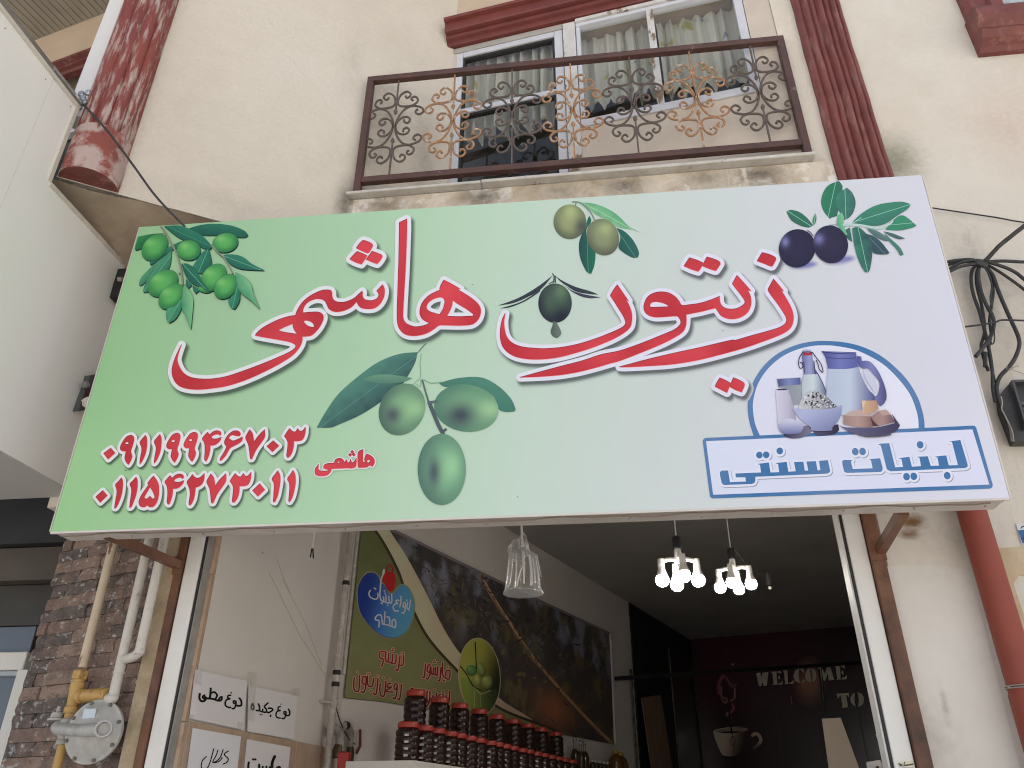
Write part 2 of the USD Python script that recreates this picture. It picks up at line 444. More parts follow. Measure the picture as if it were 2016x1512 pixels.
gasket = pbr('black_rubber', (0.02, 0.02, 0.02), rough=0.6)
peeling = pbr('peeling_white_paint', (0.66, 0.65, 0.64), (0.55, 0.54, 0.52), scale=8, rough=0.7, bump=0.6, bscale=40, c=(0.22, 0.15, 0.10), cscale=12, clo=0.55, chi=0.60, cstretch=(1, 1, 0.35))
brown_steel = pbr('brown_painted_steel', (0.115, 0.045, 0.024), (0.19, 0.085, 0.042), scale=5, rough=0.45, stretch=(1, 1, 0.3), bump=0.1, c=(0.04, 0.018, 0.012), cscale=3.5, clo=0.52, chi=0.7)
brown_rail = pbr('brown_rail_paint', (0.10, 0.045, 0.038), (0.065, 0.034, 0.029), scale=9, rough=0.55, bump=0.2, c=(0.26, 0.22, 0.19), cscale=12, clo=0.64, chi=0.72)
iron_dark = pbr('dark_iron', (0.085, 0.066, 0.058), (0.13, 0.098, 0.082), scale=25, rough=0.6, bump=0.2, bscale=90)
iron_rust = pbr('rusty_iron', (0.40, 0.20, 0.085), (0.26, 0.16, 0.10), scale=22, rough=0.75, bump=0.3, bscale=90, c=(0.50, 0.43, 0.36), cscale=30, clo=0.54, chi=0.62)
marble = pbr('weathered_marble', (0.58, 0.56, 0.51), (0.46, 0.44, 0.40), scale=12, rough=0.6, bump=0.3, c=(0.16, 0.14, 0.11), cscale=16, clo=0.62, chi=0.70)
black_mat = pbr('matt_black', (0.012, 0.012, 0.013), (0.02, 0.02, 0.02), scale=5, rough=0.6)
cable_mat = pbr('black_cable', (0.022, 0.023, 0.024), (0.045, 0.045, 0.046), scale=30, rough=0.5)
glass = pane('window_glass', (0.93, 0.95, 0.94))
pavement_m = pbr('paving', (0.54, 0.51, 0.46), (0.48, 0.45, 0.41), scale=3, rough=0.9, bump=0.3)

# ------------------------------------------------------------------ the ground
obj('pavement', bx(-60, 60, -80, 0.0, -0.2, 0.0), pavement_m, kind='structure')

# ------------------------------------------------------------------ the building: upper storey, balcony recess, shop shell
LW = Plane((-1.303, 0.0, 0), 180 + 31.8)            # angled wall left of the balcony, s runs to the left and towards the street
WP = Plane((-0.822, 0.298, 0), -8.3)                # window wall at the back of the balcony
bld = thing('apartment_building', 'cream plastered two-storey building with red fluted columns, balcony and an open shop below', 'building', (0, 0, 0))
ZT = 7.8
def frame_y0(x, z, w): return np.array([x, w, z])
# lower wall and everything in the street plane (openings left for shop and balcony)
facade = [bx(1.12, 7.0, 0.0, 0.25, 0.0, 4.56), bx(1.192, 7.0, 0.0, 0.25, 4.56, ZT), bx(-2.6, 1.12, 0.0, 0.25, 2.82, 4.2), bx(-1.36, 1.12, 0.003, 0.25, 4.2, 4.555)]
obj('front_wall', facade, plaster_white, bld)
obj('roof', [bx(-2.9, 7.0, -0.1, 13.0, ZT + 0.001, ZT + 0.25)], plaster_tan, bld)
obj('upper_block', bx(-2.6, 7.0, 2.3, 13.0, 4.25, ZT), plaster_tan, bld)
obj('rear_wall', bx(-2.6, 7.0, 12.6, 13.0, 0.0, 4.249), plaster_tan, bld)
obj('flank_wall', bx(6.6, 7.0, 0.251, 12.6, 0.0, 4.249), plaster_tan, bld)
# angled wall, cut flat on top of the soffit
def displaced(pl, s0, s1, z0, z1, o, amp, n, seed):
    ss, zz = np.meshgrid(np.linspace(s0, s1, n), np.linspace(z0, z1, n), indexing='ij')
    h = (meshkit.fbm(np.stack([ss * 2.2, zz * 2.2, 0 * ss], -1), 4, seed) - 0.5) * amp
    V = np.array([pl.at(a, b, o + c) for a, b, c in zip(ss.ravel(), zz.ravel(), h.ravel())])
    i = np.arange(n * n).reshape(n, n)
    a, b, c, d = i[:-1, :-1].ravel(), i[1:, :-1].ravel(), i[1:, 1:].ravel(), i[:-1, 1:].ravel()
    Fc = np.vstack([np.c_[a, b, c], np.c_[a, c, d]])
    m = trimesh.Trimesh(V, Fc, process=False)
    if (m.face_normals @ pl.n).mean() < 0:
        m.invert()
    return m
obj('angled_wall', [displaced(LW, -0.568, 1.378, 4.2, ZT, 0.0, 0.02, 70, 3), pbox(LW, -0.55, 1.376, 4.225, ZT, -0.25, -0.012)], plaster, bld, smooth=True)
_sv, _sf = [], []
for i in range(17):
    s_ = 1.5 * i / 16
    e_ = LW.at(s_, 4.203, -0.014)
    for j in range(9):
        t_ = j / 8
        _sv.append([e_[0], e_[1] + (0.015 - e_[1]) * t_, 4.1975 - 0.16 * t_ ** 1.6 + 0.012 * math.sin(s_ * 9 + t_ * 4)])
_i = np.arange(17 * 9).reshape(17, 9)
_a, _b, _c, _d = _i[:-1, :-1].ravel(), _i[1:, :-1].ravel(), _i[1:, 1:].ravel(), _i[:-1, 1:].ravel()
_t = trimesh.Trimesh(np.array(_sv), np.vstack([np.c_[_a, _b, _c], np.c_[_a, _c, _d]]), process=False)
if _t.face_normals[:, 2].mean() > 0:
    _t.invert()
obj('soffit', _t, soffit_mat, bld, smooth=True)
# window wall
sR = 2.06
hz = 6.144
sA, sB = WP.sz(1108, 54)[0], WP.sz(1132, 52)[0]     # peeling post between door and window
s0d = WP.sz(899, 113)[0]
sJ = WP.sz(1497, 167)[0]                            # right jamb of the window
zs = 5.195                                          # window sill
obj('recess_wall', [pbox(WP, -0.05, sR, hz, ZT, -0.2, 0.0)], plaster_tan, bld)
obj('recess_wall', [pbox(WP, sB, sJ + 0.004, 4.58, zs - 0.03, -0.2, 0.0)], pbr('recess_plaster', (0.60, 0.53, 0.45), (0.54, 0.47, 0.40), scale=4, rough=0.85, bump=0.2), bld)
obj('recess_wall', pbox(WP, sJ + 0.004, sR, 4.58, hz, -0.2, 0.0), _mats['recess_plaster'], bld)
obj('recess_wall', pbox(WP, -0.05, s0d, 4.58, hz, -0.2, 0.0), _mats['recess_plaster'], bld)
obj('right_reveal', [bx(1.192, 1.30, -0.001, 0.1, 4.6, ZT)], plaster, bld)
obj('balcony_slab', [prism(Polygon([(-1.302, 0.0), (-0.83, 0.30), (1.2, 0.02), (1.2, 0.0)]), lambda u, v, w: np.array([u, v, w]), 4.50, 4.563)], plaster_stained, bld)
obj('stained_band', [bx(-1.32, 1.310, -0.004, 0.0, 4.2, 4.576)], plaster_stained, bld)
xj = PY(947, 366, -0.05)[0]
obj('marble_sill', [bx(-1.315, xj - 0.002, -0.055, 0.05, 4.580, 4.598, 0.003)], marble, bld)
obj('marble_sill', [bx(xj + 0.002, 1.215, -0.058, 0.05, 4.579, 4.600, 0.003)], marble, bld)
# red cornice over the window: stepped profile swept along the wall
prof = [(0, hz + 0.004), (0.030, hz + 0.004), (0.034, hz + 0.010), (0.040, hz + 0.045), (0.062, hz + 0.052), (0.066, hz + 0.085), (0.050, hz + 0.092), (0.052, hz + 0.098), (0.090, hz + 0.106), (0.096, hz + 0.118), (0.098, hz + 0.20), (0.125, hz + 0.206), (0.128, hz + 0.235), (0, hz + 0.235)]
prof = [(a_, hz + 0.004 + (b_ - hz - 0.004) * 0.78) for a_, b_ in prof]
obj('window_cornice', prism(Polygon(prof), lambda u, v, w: WP.at(w, v, u), -0.045, sR - 0.02), pbr('cornice_red', (0.185, 0.042, 0.034), (0.13, 0.030, 0.026), scale=5, rough=0.5, bump=0.3, bscale=30, c=(0.26, 0.09, 0.075), cscale=14, clo=0.62, chi=0.8, cstretch=(0.4, 0.4, 1.5)), bld)

# left engaged column: fluted half-round with a plain worn foot
sc, rc = 1.243, 0.124
def half_profile(r, flutes, depth, n=90):
    pts = []
    for i in range(n + 1):
        a = math.pi * i / n
        rr = r - depth * (0.5 - 0.5 * math.cos(a * 2 * flutes)) ** 0.6 if flutes else r
        pts.append((math.cos(a) * rr, math.sin(a) * rr * 0.95))
    return Polygon(pts + [(-r * 0.98, -0.02), (r * 0.98, -0.02)])
col_frm = lambda u, v, w: LW.at(sc + u, w, v)
red_worn = pbr('scoured_red_paint', (0.27, 0.075, 0.058), (0.47, 0.36, 0.33), scale=9, lo=0.40, hi=0.52, rough=0.8, bump=0.5, bscale=45)
_hp = []
for i in range(121):
    a_ = math.pi * i / 120
    k_ = abs(math.sin(a_ * 5.5 + 0.2)) ** 0.7
    _hp.append((math.cos(a_) * (rc * 0.86 + 0.020 * k_), math.sin(a_) * (rc * 0.86 + 0.020 * k_) * 0.95))
obj('column_shaft', ribbed(_hp, np.linspace(4.44, ZT, 60), col_frm, 0.008, 4), red_paint, bld, smooth=50)
zz = np.linspace(0, 1, 9)
foot = []
V = []
n = 40
for h in zz:
    z = 4.2 + 0.005 + h * 0.29
    r = rc * (1.05 - 0.03 * sstep(0.2, 1.0, h) + 0.012 * math.sin(h * 3.1) + 0.05 * (meshkit.fbm(np.array([h * 4, 0.5, 0.2]), 3, 6) - 0.5))
    for i in range(n + 1):
        a = math.pi * i / n
        V.append(col_frm(math.cos(a) * r, math.sin(a) * r * 0.95, z))
V = np.array(V)
idx = np.arange(len(V)).reshape(len(zz), n + 1)
a, b, c, d = idx[:-1, :-1].ravel(), idx[1:, :-1].ravel(), idx[1:, 1:].ravel(), idx[:-1, 1:].ravel()
foot = trimesh.Trimesh(V, np.vstack([np.c_[a, b, c], np.c_[a, c, d]]), process=False)
if (foot.face_normals @ LW.n).mean() < 0:
    foot.invert()
obj('column_foot', foot, red_worn, bld, smooth=True, label='scoured plain foot of the left column')
cap = trimesh.Trimesh(np.vstack([V[:n + 1], V[:n + 1].mean(0)]), np.array([[i, i + 1, n + 1] for i in range(n)] + [[n, 0, n + 1]]), process=False)
if cap.face_normals[:, 2].mean() > 0:
    cap.invert()
obj('column_underside', cap, red_trim, bld)
# right flat pilaster with rounded ribs
def rib_profile(x0, x1, ribs, d0, d1):
    pts = [(x0, -0.005), (x0, d0)]
    w = (x1 - x0 - 0.03) / ribs
    for i in range(ribs):
        for k in range(9):
            t = k / 8
            pts.append((x0 + 0.015 + w * (i + t), d0 + d1 * math.sin(math.pi * t) ** 0.55))
    pts += [(x1, d0), (x1, -0.005)]
    return Polygon(pts)
_pp = [(1.312, 0.0), (1.314, 0.026)]
_e = [1.318, 1.352, 1.398, 1.432, 1.478, 1.512, 1.552, 1.576]
for a_, b_, h_ in zip(_e[:-1], _e[1:], (0.012, 0.026, 0.016, 0.030, 0.016, 0.024, 0.010)):
    _pp += [(a_ + (b_ - a_) * t_, 0.026 + h_ * math.sin(math.pi * t_) ** 0.6) for t_ in np.linspace(0.02, 0.98, 9)]
_pp += [(1.578, 0.026), (1.58, 0.0)]
obj('pilaster', ribbed(_pp, np.linspace(4.18, ZT, 70), lambda u, v, w: np.array([u + 0.0015 * math.sin(w * 9.0) + 0.0012 * math.sin(w * 23.0), -v, w]), 0.006, 9), red_trim, bld, smooth=40, label='flat ribbed red pilaster right of the balcony')
# window at the upper right
wl, wj, wz0, wz1 = PY(1903, 50, 0)[0], PY(1985, 38, 0)[0], PY(1934, 113, 0)[2], PY(1930, 46, 0)[2]
obj('window_jamb', prism(Polygon([(wl + 0.0, 0), (wl + 0.0, 0.035), (wl + 0.03, 0.05), (wl + 0.06, 0.05), (wl + 0.075, 0.035), (wl + 0.125, 0.035), (wl + 0.14, 0.055), (wj - 0.03, 0.055), (wj - 0.015, 0.03), (wj, 0.02), (wj, 0)]), lambda u, v, w: np.array([u, -v, w]), wz1 - 0.01, ZT), red_trim, bld)
sp = [(0, wz0), (0.03, wz0), (0.045, wz0 + 0.03), (0.09, wz0 + 0.05), (0.115, wz0 + 0.09), (0.09, wz0 + 0.13), (0.10, wz0 + 0.155), (0.13, wz0 + 0.19), (0.13, wz1 - 0.03), (0.115, wz1), (0, wz1)]
obj('window_ledge', prism(Polygon(sp), lambda u, v, w: np.array([w, -u, v]), wl - 0.01, 3.2), red_trim, bld)
obj('window_pane', bx(wj, 3.2, -0.018, -0.012, wz1, ZT), pbr('frosted_glass', (0.45, 0.50, 0.52), (0.36, 0.41, 0.43), scale=40, rough=0.35), bld, label='frosted pane of the upper right window')

# balcony door and window: aluminium frames, panes
def psheet(s0, s1, z0, z1, o): return (np.array([WP.at(s0, z0, o), WP.at(s1, z0, o), WP.at(s1, z1, o), WP.at(s0, z1, o)]), np.array([[0, 1, 2], [0, 2, 3]]))
def memb(name, s0, s1, z0, z1, o0, o1, m, par=None, **k): return obj(name, pbox(WP, s0, s1, z0, z1, o0, o1, 0.002), m, par or bld, **k)
win = memb('window_frame', s0d, s0d + 0.045, 4.6, hz - 0.05, -0.05, 0.0, alu_blue)
memb('stile', sA - 0.06, sA - 0.006, 4.6, hz - 0.05, -0.05, 0.0, alu_blue, win)
memb('top_rail', s0d + 0.047, sA - 0.062, hz - 0.095, hz - 0.05, -0.05, 0.0, alu_blue, win)
zm = WP.sz(1000, 199)[1]
memb('middle_rail', s0d + 0.047, sA - 0.062, zm - 0.02, zm + 0.02, -0.05, 0.0, alu_blue, win)
memb('bottom_rail', s0d + 0.047, sA - 0.062, 4.6, 4.66, -0.05, 0.0, alu_blue, win)
gk = [pbox(WP, s0d + 0.045, s0d + 0.06, 4.66, hz - 0.095, -0.045, -0.012), pbox(WP, sA - 0.077, sA - 0.06, 4.66, hz - 0.095, -0.045, -0.012), pbox(WP, s0d + 0.06, sA - 0.077, hz - 0.113, hz - 0.095, -0.045, -0.012), pbox(WP, s0d + 0.06, sA - 0.077, zm - 0.038, zm - 0.02, -0.045, -0.012)]
obj('gasket', gk, gasket, win)
obj('pane', psheet(s0d + 0.05, sA - 0.065, zm + 0.01, hz - 0.10, -0.03), glass, win)
obj('pane', psheet(s0d + 0.05, sA - 0.065, 4.65, zm - 0.01, -0.03), glass, win)
memb('lintel', s0d - 0.03, sA - 0.004, hz - 0.048, hz, -0.06, 0.006, pbr('grey_lintel', (0.42, 0.40, 0.37), (0.36, 0.34, 0.31), scale=9, rough=0.7))
memb('window_post', sA, sB, 4.6, hz - 0.012, -0.06, 0.012, peeling)
win2 = memb('window_frame', sB + 0.004, sB + 0.03, zs, hz - 0.06, -0.05, 0.0, alu_blue)
sM = WP.sz(1283, 60)[0]
memb('mullion', sM - 0.022, sM + 0.022, zs + 0.03, hz - 0.06, -0.055, 0.008, peeling, win2)
memb('head', sB + 0.004, sJ, hz - 0.06, hz - 0.03, -0.05, 0.006, alu_blue, win2)
memb('head', sB + 0.004, sJ, hz - 0.028, hz, -0.05, 0.02, peeling, win2)
memb('jamb', sJ - 0.05, sJ, zs, hz - 0.06, -0.05, 0.0, alu_blue, win2)
memb('sill', sB + 0.004, sJ, zs - 0.028, zs + 0.028, -0.05, 0.012, alu_blue, win2)
obj('pane', psheet(sB + 0.03, sM - 0.024, zs + 0.028, hz - 0.06, -0.03), glass, win2)
obj('pane', psheet(sM + 0.024, sJ - 0.05, zs + 0.028, hz - 0.06, -0.03), glass, win2)
# the dim room behind the balcony windows
room = pbr('room_grey', (0.42, 0.42, 0.40), (0.36, 0.36, 0.34), scale=2, rough=0.9)
obj('room_shell', [pbox(WP, -0.1, sR, 4.5, 6.6, -1.75, -1.7), pbox(WP, -0.1, -0.06, 4.5, 6.6, -1.7, -0.2), pbox(WP, sR, sR + 0.04, 4.5, 6.6, -1.7, -0.2), pbox(WP, -0.06, sR, 6.55, 6.6, -1.7, -0.2), pbox(WP, -0.06, sR, 4.5, 4.54, -1.7, -0.2)], room, bld)

# curtains
curt = usdkit.material(stage, '/World/Looks/curtain_cloth', {'d': ('diffuse_bsdf', {'color': (0.62, 0.60, 0.50)}), 't': ('translucent_bsdf', {'color': (0.72, 0.70, 0.62)}), 'm': ('mix_closure', {'fac': 0.35}),
    'g': ('geometry', {}), 'n': ('noise_texture', {'scale': 7.0, 'detail': 2.0}), 'r': ('rgb_ramp', {'ramp': [(0.64, (0.82, 0.80, 0.72)), (0.68, (0.55, 0.52, 0.16))]}),
    'n2': ('noise_texture', {'scale': 9.0, 'detail': 2.0, 'w': 3.0, 'dimensions': '4D'}), 'r2': ('rgb_ramp', {'ramp': [(0.67, (0, 0, 0)), (0.70, (1, 1, 1))]}), 'mx': ('mix_color', {'b': (0.30, 0.34, 0.48)})},
    [('g.position', 'n.vector'), ('g.position', 'n2.vector'), ('n.fac', 'r.fac'), ('n2.fac', 'r2.fac'), ('r2.color', 'mx.fac'), ('r.color', 'mx.a'), ('mx.result', 'd.color'), ('d.BSDF', 'm.closure1'), ('t.BSDF', 'm.closure2')], surface='m.closure')
def curtain(s0, s1, z0, z1, o, label, seed, scallop=0.0):
    rng = np.random.default_rng(seed)
    ns, nz = int((s1 - s0) * 150), 14
    ph = np.cumsum(rng.uniform(0.3, 1.7, ns)) * (2 * math.pi / 12)
    amp = 0.045 + 0.02 * np.sin(np.cumsum(rng.normal(0, 0.25, ns)))
    V = []
    for k in range(nz):
        t = k / (nz - 1)
        for i in range(ns):
            s = s0 + (s1 - s0) * i / (ns - 1)
            zlow = z0 + scallop * abs(math.sin(i * 0.35))
            V.append(WP.at(s + 0.006 * math.sin(ph[i] * 0.5 + t * 2), z1 + (zlow - z1) * t, o + (amp[i] * (0.55 + 0.45 * t)) * (math.sin(ph[i] + 0.5 * t) + 0.35 * math.sin(2.3 * ph[i] + 1.0))))
    i = np.arange(ns * nz).reshape(nz, ns)
    a, b, c, d = i[:-1, :-1].ravel(), i[1:, :-1].ravel(), i[1:, 1:].ravel(), i[:-1, 1:].ravel()
    obj('curtain', (np.array(V), np.vstack([np.c_[a, b, c], np.c_[a, c, d]])), curt, smooth=True, label=label, cat='curtain')
curtain(s0d + 0.02, sA - 0.03, WP.sz(1018, 260, -0.11)[1], hz - 0.03, -0.11, 'short pleated pale curtain hanging inside the narrow balcony door', 5, 0.03)
curtain(sB + 0.01, sM + 0.0, WP.sz(1200, 208, -0.14)[1], hz - 0.03, -0.14, 'pleated pale flowered curtain behind the left pane of the wide balcony window', 6, 0.03)
curtain(sM + 0.03, sJ - 0.02, WP.sz(1380, 180, -0.15)[1], hz - 0.03, -0.15, 'pleated pale flowered curtain behind the right pane of the wide balcony window', 7, 0.03)

# ------------------------------------------------------------------ balcony railing
rl = thing('balcony_railing', 'brown steel balcony railing with rusty and dark wrought iron scrolls', 'railing', (0, 0, 4.6))
X0, X1, ZR, ZB = -1.262, 1.188, 5.535, 4.71
TILT = 0.0
obj('top_rail', bx(X0 - 0.02, X1 + 0.02, -0.045, -0.005, ZR - 0.04, ZR, 0.003), brown_rail, rl)
obj('bottom_rail', bx(X0 + 0.02, X1 - 0.02, -0.045, -0.005, ZB - 0.04, ZB, 0.003), brown_rail, rl)
obj('post', bx(X0 - 0.02, X0 + 0.02, -0.045, -0.005, 4.598, ZR - 0.041, 0.003), brown_rail, rl)
obj('post', bx(X1 - 0.02, X1 + 0.02, -0.045, -0.005, 4.600, ZR - 0.041, 0.003), brown_rail, rl)
R2 = 0.0068
def scroll(pts, cx, cz, mx=1, mz=1, r=R2):
    q = catmull(pts, 5)
    return tube(np.c_[cx + mx * q[:, 0], np.full(len(q), -0.025), cz + mz * q[:, 1]], r, 6)
bigC = [(0.137, 0.126), (0.123, 0.113), (0.129, 0.092), (0.150, 0.083), (0.170, 0.104), (0.156, 0.138), (0.10, 0.158), (0.053, 0.133), (0.018, 0.067), (0.007, 0.0)]
bigC = bigC + [(x, -z) for x, z in bigC[-2::-1]]
smallC = [(0.058, 0.048), (0.060, 0.030), (0.080, 0.020), (0.094, 0.044), (0.075, 0.070), (0.042, 0.066), (0.018, 0.038), (0.009, 0.0)]
smallC = smallC + [(x, -z) for x, z in smallC[-2::-1]]
cres = [(0.052, 0.248), (0.060, 0.232), (0.076, 0.238), (0.083, 0.262), (0.066, 0.284), (0.042, 0.281), (0.018, 0.252), (0.008, 0.207), (0.018, 0.172), (0.055, 0.160), (0.100, 0.163), (0.130, 0.192), (0.124, 0.226), (0.103, 0.236), (0.090, 0.218), (0.102, 0.204)]
pitch = (X1 - X0) / 7
for k in range(7):
    cx, cz = X0 + pitch * (k + 0.5), (ZR + ZB) / 2 - 0.02
    m = iron_rust if k % 2 else iron_dark
    sc_x = pitch / 0.351
    S = lambda p: [(x * sc_x, z) for x, z in p]
    spear = lambda zt, zr: [bar((cx, -0.025, zr), (cx, -0.025, zt), 0.009, up=(0, 1, 0)), lathe([(0.001, -0.03), (0.012, -0.008), (0.012, 0.002), (0.005, 0.012)][::(1 if zr > zt else 1)] if zr > zt else [(0.005, -0.012), (0.012, -0.002), (0.012, 0.008), (0.001, 0.03)], (cx, -0.025, zt), n=8)]
    o = obj('scroll_ornament', [scroll(S(bigC), cx, cz), scroll(S(bigC), cx, cz, -1), blob((cx, -0.025, cz), 0.010, 1)], m, rl, smooth=40, label='rusty orange scroll ornament' if k % 2 else 'dark scroll ornament')
    obj('spear_bar', spear(cz + 0.125, ZR - 0.042), m, o)
    obj('spear_bar', spear(cz - 0.120, ZB), m, o)
    for mx in (1, -1):
        obj('scroll', scroll(S(smallC), cx, cz, mx), m, o, smooth=40)
        obj('scroll', scroll(S(cres), cx, cz, mx), m, o, smooth=40)
        obj('scroll', scroll(S(cres), cx, cz, mx, -1), m, o, smooth=40)

# things left on the balcony floor
obj('storage_tub', [bx(*(PY(925, 360, 0.12)[0], PY(965, 360, 0.12)[0]), 0.09, 0.16, 4.6, 4.69, 0.008)], pbr('blue_plastic', (0.02, 0.03, 0.07), rough=0.4), label='dark blue tub on the balcony floor under the bottom rail', cat='tub')
pa, pb_ = PY(985, 362, 0.08), PY(1040, 351, 0.08)
obj('loose_board', bar(pa, pb_, 0.02, 0.028), pbr('pale_blue_board', (0.55, 0.60, 0.72), rough=0.5), label='pale bluish strip lying on the balcony floor behind the bottom rail', cat='board')
tw = [tube(catmull([PY(1058 + 5 * k, 360, 0.1), PY(1060 + 6 * k, 352, 0.1), PY(1056 + 8 * k, 345 - 3 * k, 0.1)], 4), 0.003, 5) for k in range(4)]
obj('dry_plant', tw + [lathe([(0.045, 0), (0.055, 0.05), (0.05, 0.05)], (PY(1062, 362, 0.1)[0], 0.1, 4.6), n=16)], pbr('dry_stems', (0.10, 0.07, 0.045), rough=0.8), label='small dried plant in a dark pot on the balcony floor', cat='plant')

# stains and dirt that belong to the plaster
grime = stain_mat('grey_grime', (0.16, 0.135, 0.105)); mould = stain_mat('green_mould', (0.20, 0.21, 0.14)); rust = stain_mat('rust_wash', (0.22, 0.12, 0.05))
onY = lambda u, v, o: np.array([u, -o, v])
onL = lambda u, v, o: LW.at(u, v, 0.012 + o)
p = PY(1770, 320, 0); stain(onY, p[0] - 0.22, p[0] + 0.20, p[2] - 0.30, p[2] + 0.30, mould, bld, 0.75, 1.0)
p = PY(1605, 335, 0); stain(onY, p[0] - 0.10, p[0] + 0.10, p[2] - 0.35, p[2] + 0.12, grime, bld, 0.9, 0.9, 0.6)
p = PY(1960, 250, 0); stain(onY, p[0] - 0.30, p[0] + 0.45, p[2] - 0.5, p[2] + 0.5, stain_mat('pinkish_wash', (0.55, 0.38, 0.31)), bld, 0.40, 0.8)
for u, v, a_, b_, st in ((0.03, 4.50, 0.09, 0.30, 0.8), (-0.15, 5.2, 0.16, 0.7, 0.4), (0.62, 4.30, 0.5, 0.12, 0.22), (-0.40, 5.0, 0.14, 0.6, 0.45), (0.1, 5.6, 0.14, 0.5, 0.25)):
    stain(onL, u - a_, u + a_, v - b_, v + b_, grime, bld, st, 1.0, 0.3)
for x, y, a_, b_, st in ((1795, 1028, 0.075, 0.05, 1.0), (1790, 1052, 0.06, 0.03, 0.9), (1700, 1080, 0.03, 0.06, 0.6)):
    p = PY(x, y, 0); stain(onY, p[0] - a_, p[0] + a_, p[2] - b_, p[2] + b_, rust, bld, st, 0.8, 0.0, 0.004)
for x, y, a_, b_, st in ((1900, 1080, 0.30, 0.22, 0.35), (1850, 1470, 0.12, 0.25, 0.3), (1960, 600, 0.25, 0.5, 0.35), (1920, 520, 0.12, 0.4, 0.4), (1860, 1390, 0.02, 0.10, 0.5)):
    p = PY(x, y, 0); stain(onY, p[0] - a_, p[0] + a_, p[2] - b_, p[2] + b_, grime, bld, st, 1.0, 0.2, 0.0045)
for x, st in ((760, 0.6), (950, 0.8), (1100, 0.5), (1230, 0.7), (1400, 0.6), (1500, 0.8)):
    p = PY(x, 385, -0.004); stain(lambda u, v, o: np.array([u, -0.004 - o, v]), p[0] - 0.2, p[0] + 0.2, 4.40, 4.60, grime, bld, st, 0.8, 0.4)

# ------------------------------------------------------------------ neighbour's white canopy box on the left
XP = -2.45
box = thing('canopy_box', 'large white panelled canopy box of the neighbouring shop at the left edge', 'canopy', (XP, -1.0, 2.88))
def yz(x, y): p = PX(x, y, XP); return float(p[1]), float(p[2])
yA, zA = yz(155, 210); yB, zB = yz(111, 361); zB = 4.12
zBot = 2.875
ySeam = yz(50, 290)[0]
yEnd = 0.0
def side(poly): return prism(Polygon(poly), lambda u, v, w: np.array([w, u, v]), XP - 0.02, XP)
obj('side_panel', side([(-1.6, zBot), (ySeam - 0.001, zBot), (ySeam - 0.001, zA), (-1.6, zA)]), white_panel, box)
obj('side_panel', side([(ySeam + 0.001, zBot), (yEnd, zBot), (yEnd, zB), (yA, zB), (yA, zA), (ySeam + 0.001, zA)]), white_panel, box)
obj('bottom_panel', bx(-4.8, XP - 0.001, -1.6, yEnd, zBot - 0.004, zBot + 0.02), pbr('grey_soffit_board', (0.50, 0.49, 0.46), (0.45, 0.44, 0.41), scale=2, rough=0.6), box)
obj('top_panel', bx(-4.8, XP - 0.02, -1.6, yA, zA - 0.03, zA - 0.002), white_panel, box)
obj('front_panel', bx(-4.8, XP - 0.021, -1.62, -1.601, zBot, zA), white_panel, box)
for q in ([(-1.6, zA), (yA, zA)], [(yA, zA), (yA, zB)], [(yA, zB), (yEnd, zB)]):
    obj('edge_trim', bar((XP + 0.004, q[0][0], q[0][1] - (0.009 if q[0][1] == q[1][1] else 0)), (XP + 0.004, q[1][0], q[1][1] - (0.009 if q[0][1] == q[1][1] else 0)), 0.008, 0.022) if q[0][1] == q[1][1] else bx(XP, XP + 0.008, yA - 0.022, yA, zB, zA - 0.02), white_trim, box)
riv = []
for k in (1, 4, 6):
    riv.append(blob((XP + 0.002, -1.36 + k * 0.09, zA - 0.05 - 0.02 * (k % 3)), 0.003, 1))
obj('rivet', [r for r in riv], grey_metal, box, kind='stuff')
# dark gutter strip and short channel on top of the box
ch = thing('metal_channel', 'short grey metal channel lying along the top edge of the white canopy box', 'metal profile', (XP, yA, zA))
obj('channel', [bar(PX(100, 138, XP - 0.02), PX(152, 205, XP - 0.02), 0.05, 0.006), bar(PX(103, 136, XP - 0.045) , PX(156, 203, XP - 0.045), 0.006, 0.05)], grey_metal, ch)
gt = obj('gutter', [bar((XP - 0.03, -1.6, zA + 0.035), (XP - 0.03, PX(100, 138, XP - 0.03)[1], zA + 0.035), 0.02, 0.06)], pbr('gutter_grey', (0.22, 0.20, 0.17), (0.15, 0.14, 0.12), scale=8, rough=0.7), label='dark grey gutter edge running along the top of the white canopy box', cat='gutter')

# ------------------------------------------------------------------ neighbouring building seen over the box
NB = Plane((-3.9, 0.55, 0), -13.0)
nb = thing('neighbour_building', 'neighbouring house with slatted balcony ceiling, tan beam and dark red cornice', 'building', (-3.9, 0.55, 0))
s1, zc = NB.sz(130, 54)
sl, zcl = NB.sz(65, 79); sr, zcr = NB.sz(210, 25)
zcorn1, zcorn0 = NB.sz(140, 107, 0.13)[1], NB.sz(150, 138, 0.05)[1]
obj('rear_block', [bx(-12.0, -3.1, 2.6, 13.0, 0.0, 9.0), bx(-12.0, -2.91, 0.9, 13.0, 0.0, 4.2)], plaster_tan, nb)
obj('roof', bx(-12.0, -2.91, -1.2, 13.0, zc + 0.42, zc + 0.6), plaster_tan, nb)
obj('wall', pbox(NB, sl - 2.5, sr + 1.2, zcorn1 - 0.01, zc + 0.4, -0.2, 0.0), plaster_tan, nb)
zd = zcorn1 - zcorn0
npf = [(0, zcorn0), (0.05, zcorn0), (0.06, zcorn0 + zd * 0.3), (0.09, zcorn0 + zd * 0.35), (0.09, zcorn0 + zd * 0.55), (0.13, zcorn0 + zd * 0.65), (0.13, zcorn0 + zd * 0.95), (0, zcorn0 + zd)]
obj('cornice', prism(Polygon(npf), lambda u, v, w: NB.at(w, v, u), sl - 2.5, sr + 1.2), red_trim, nb)
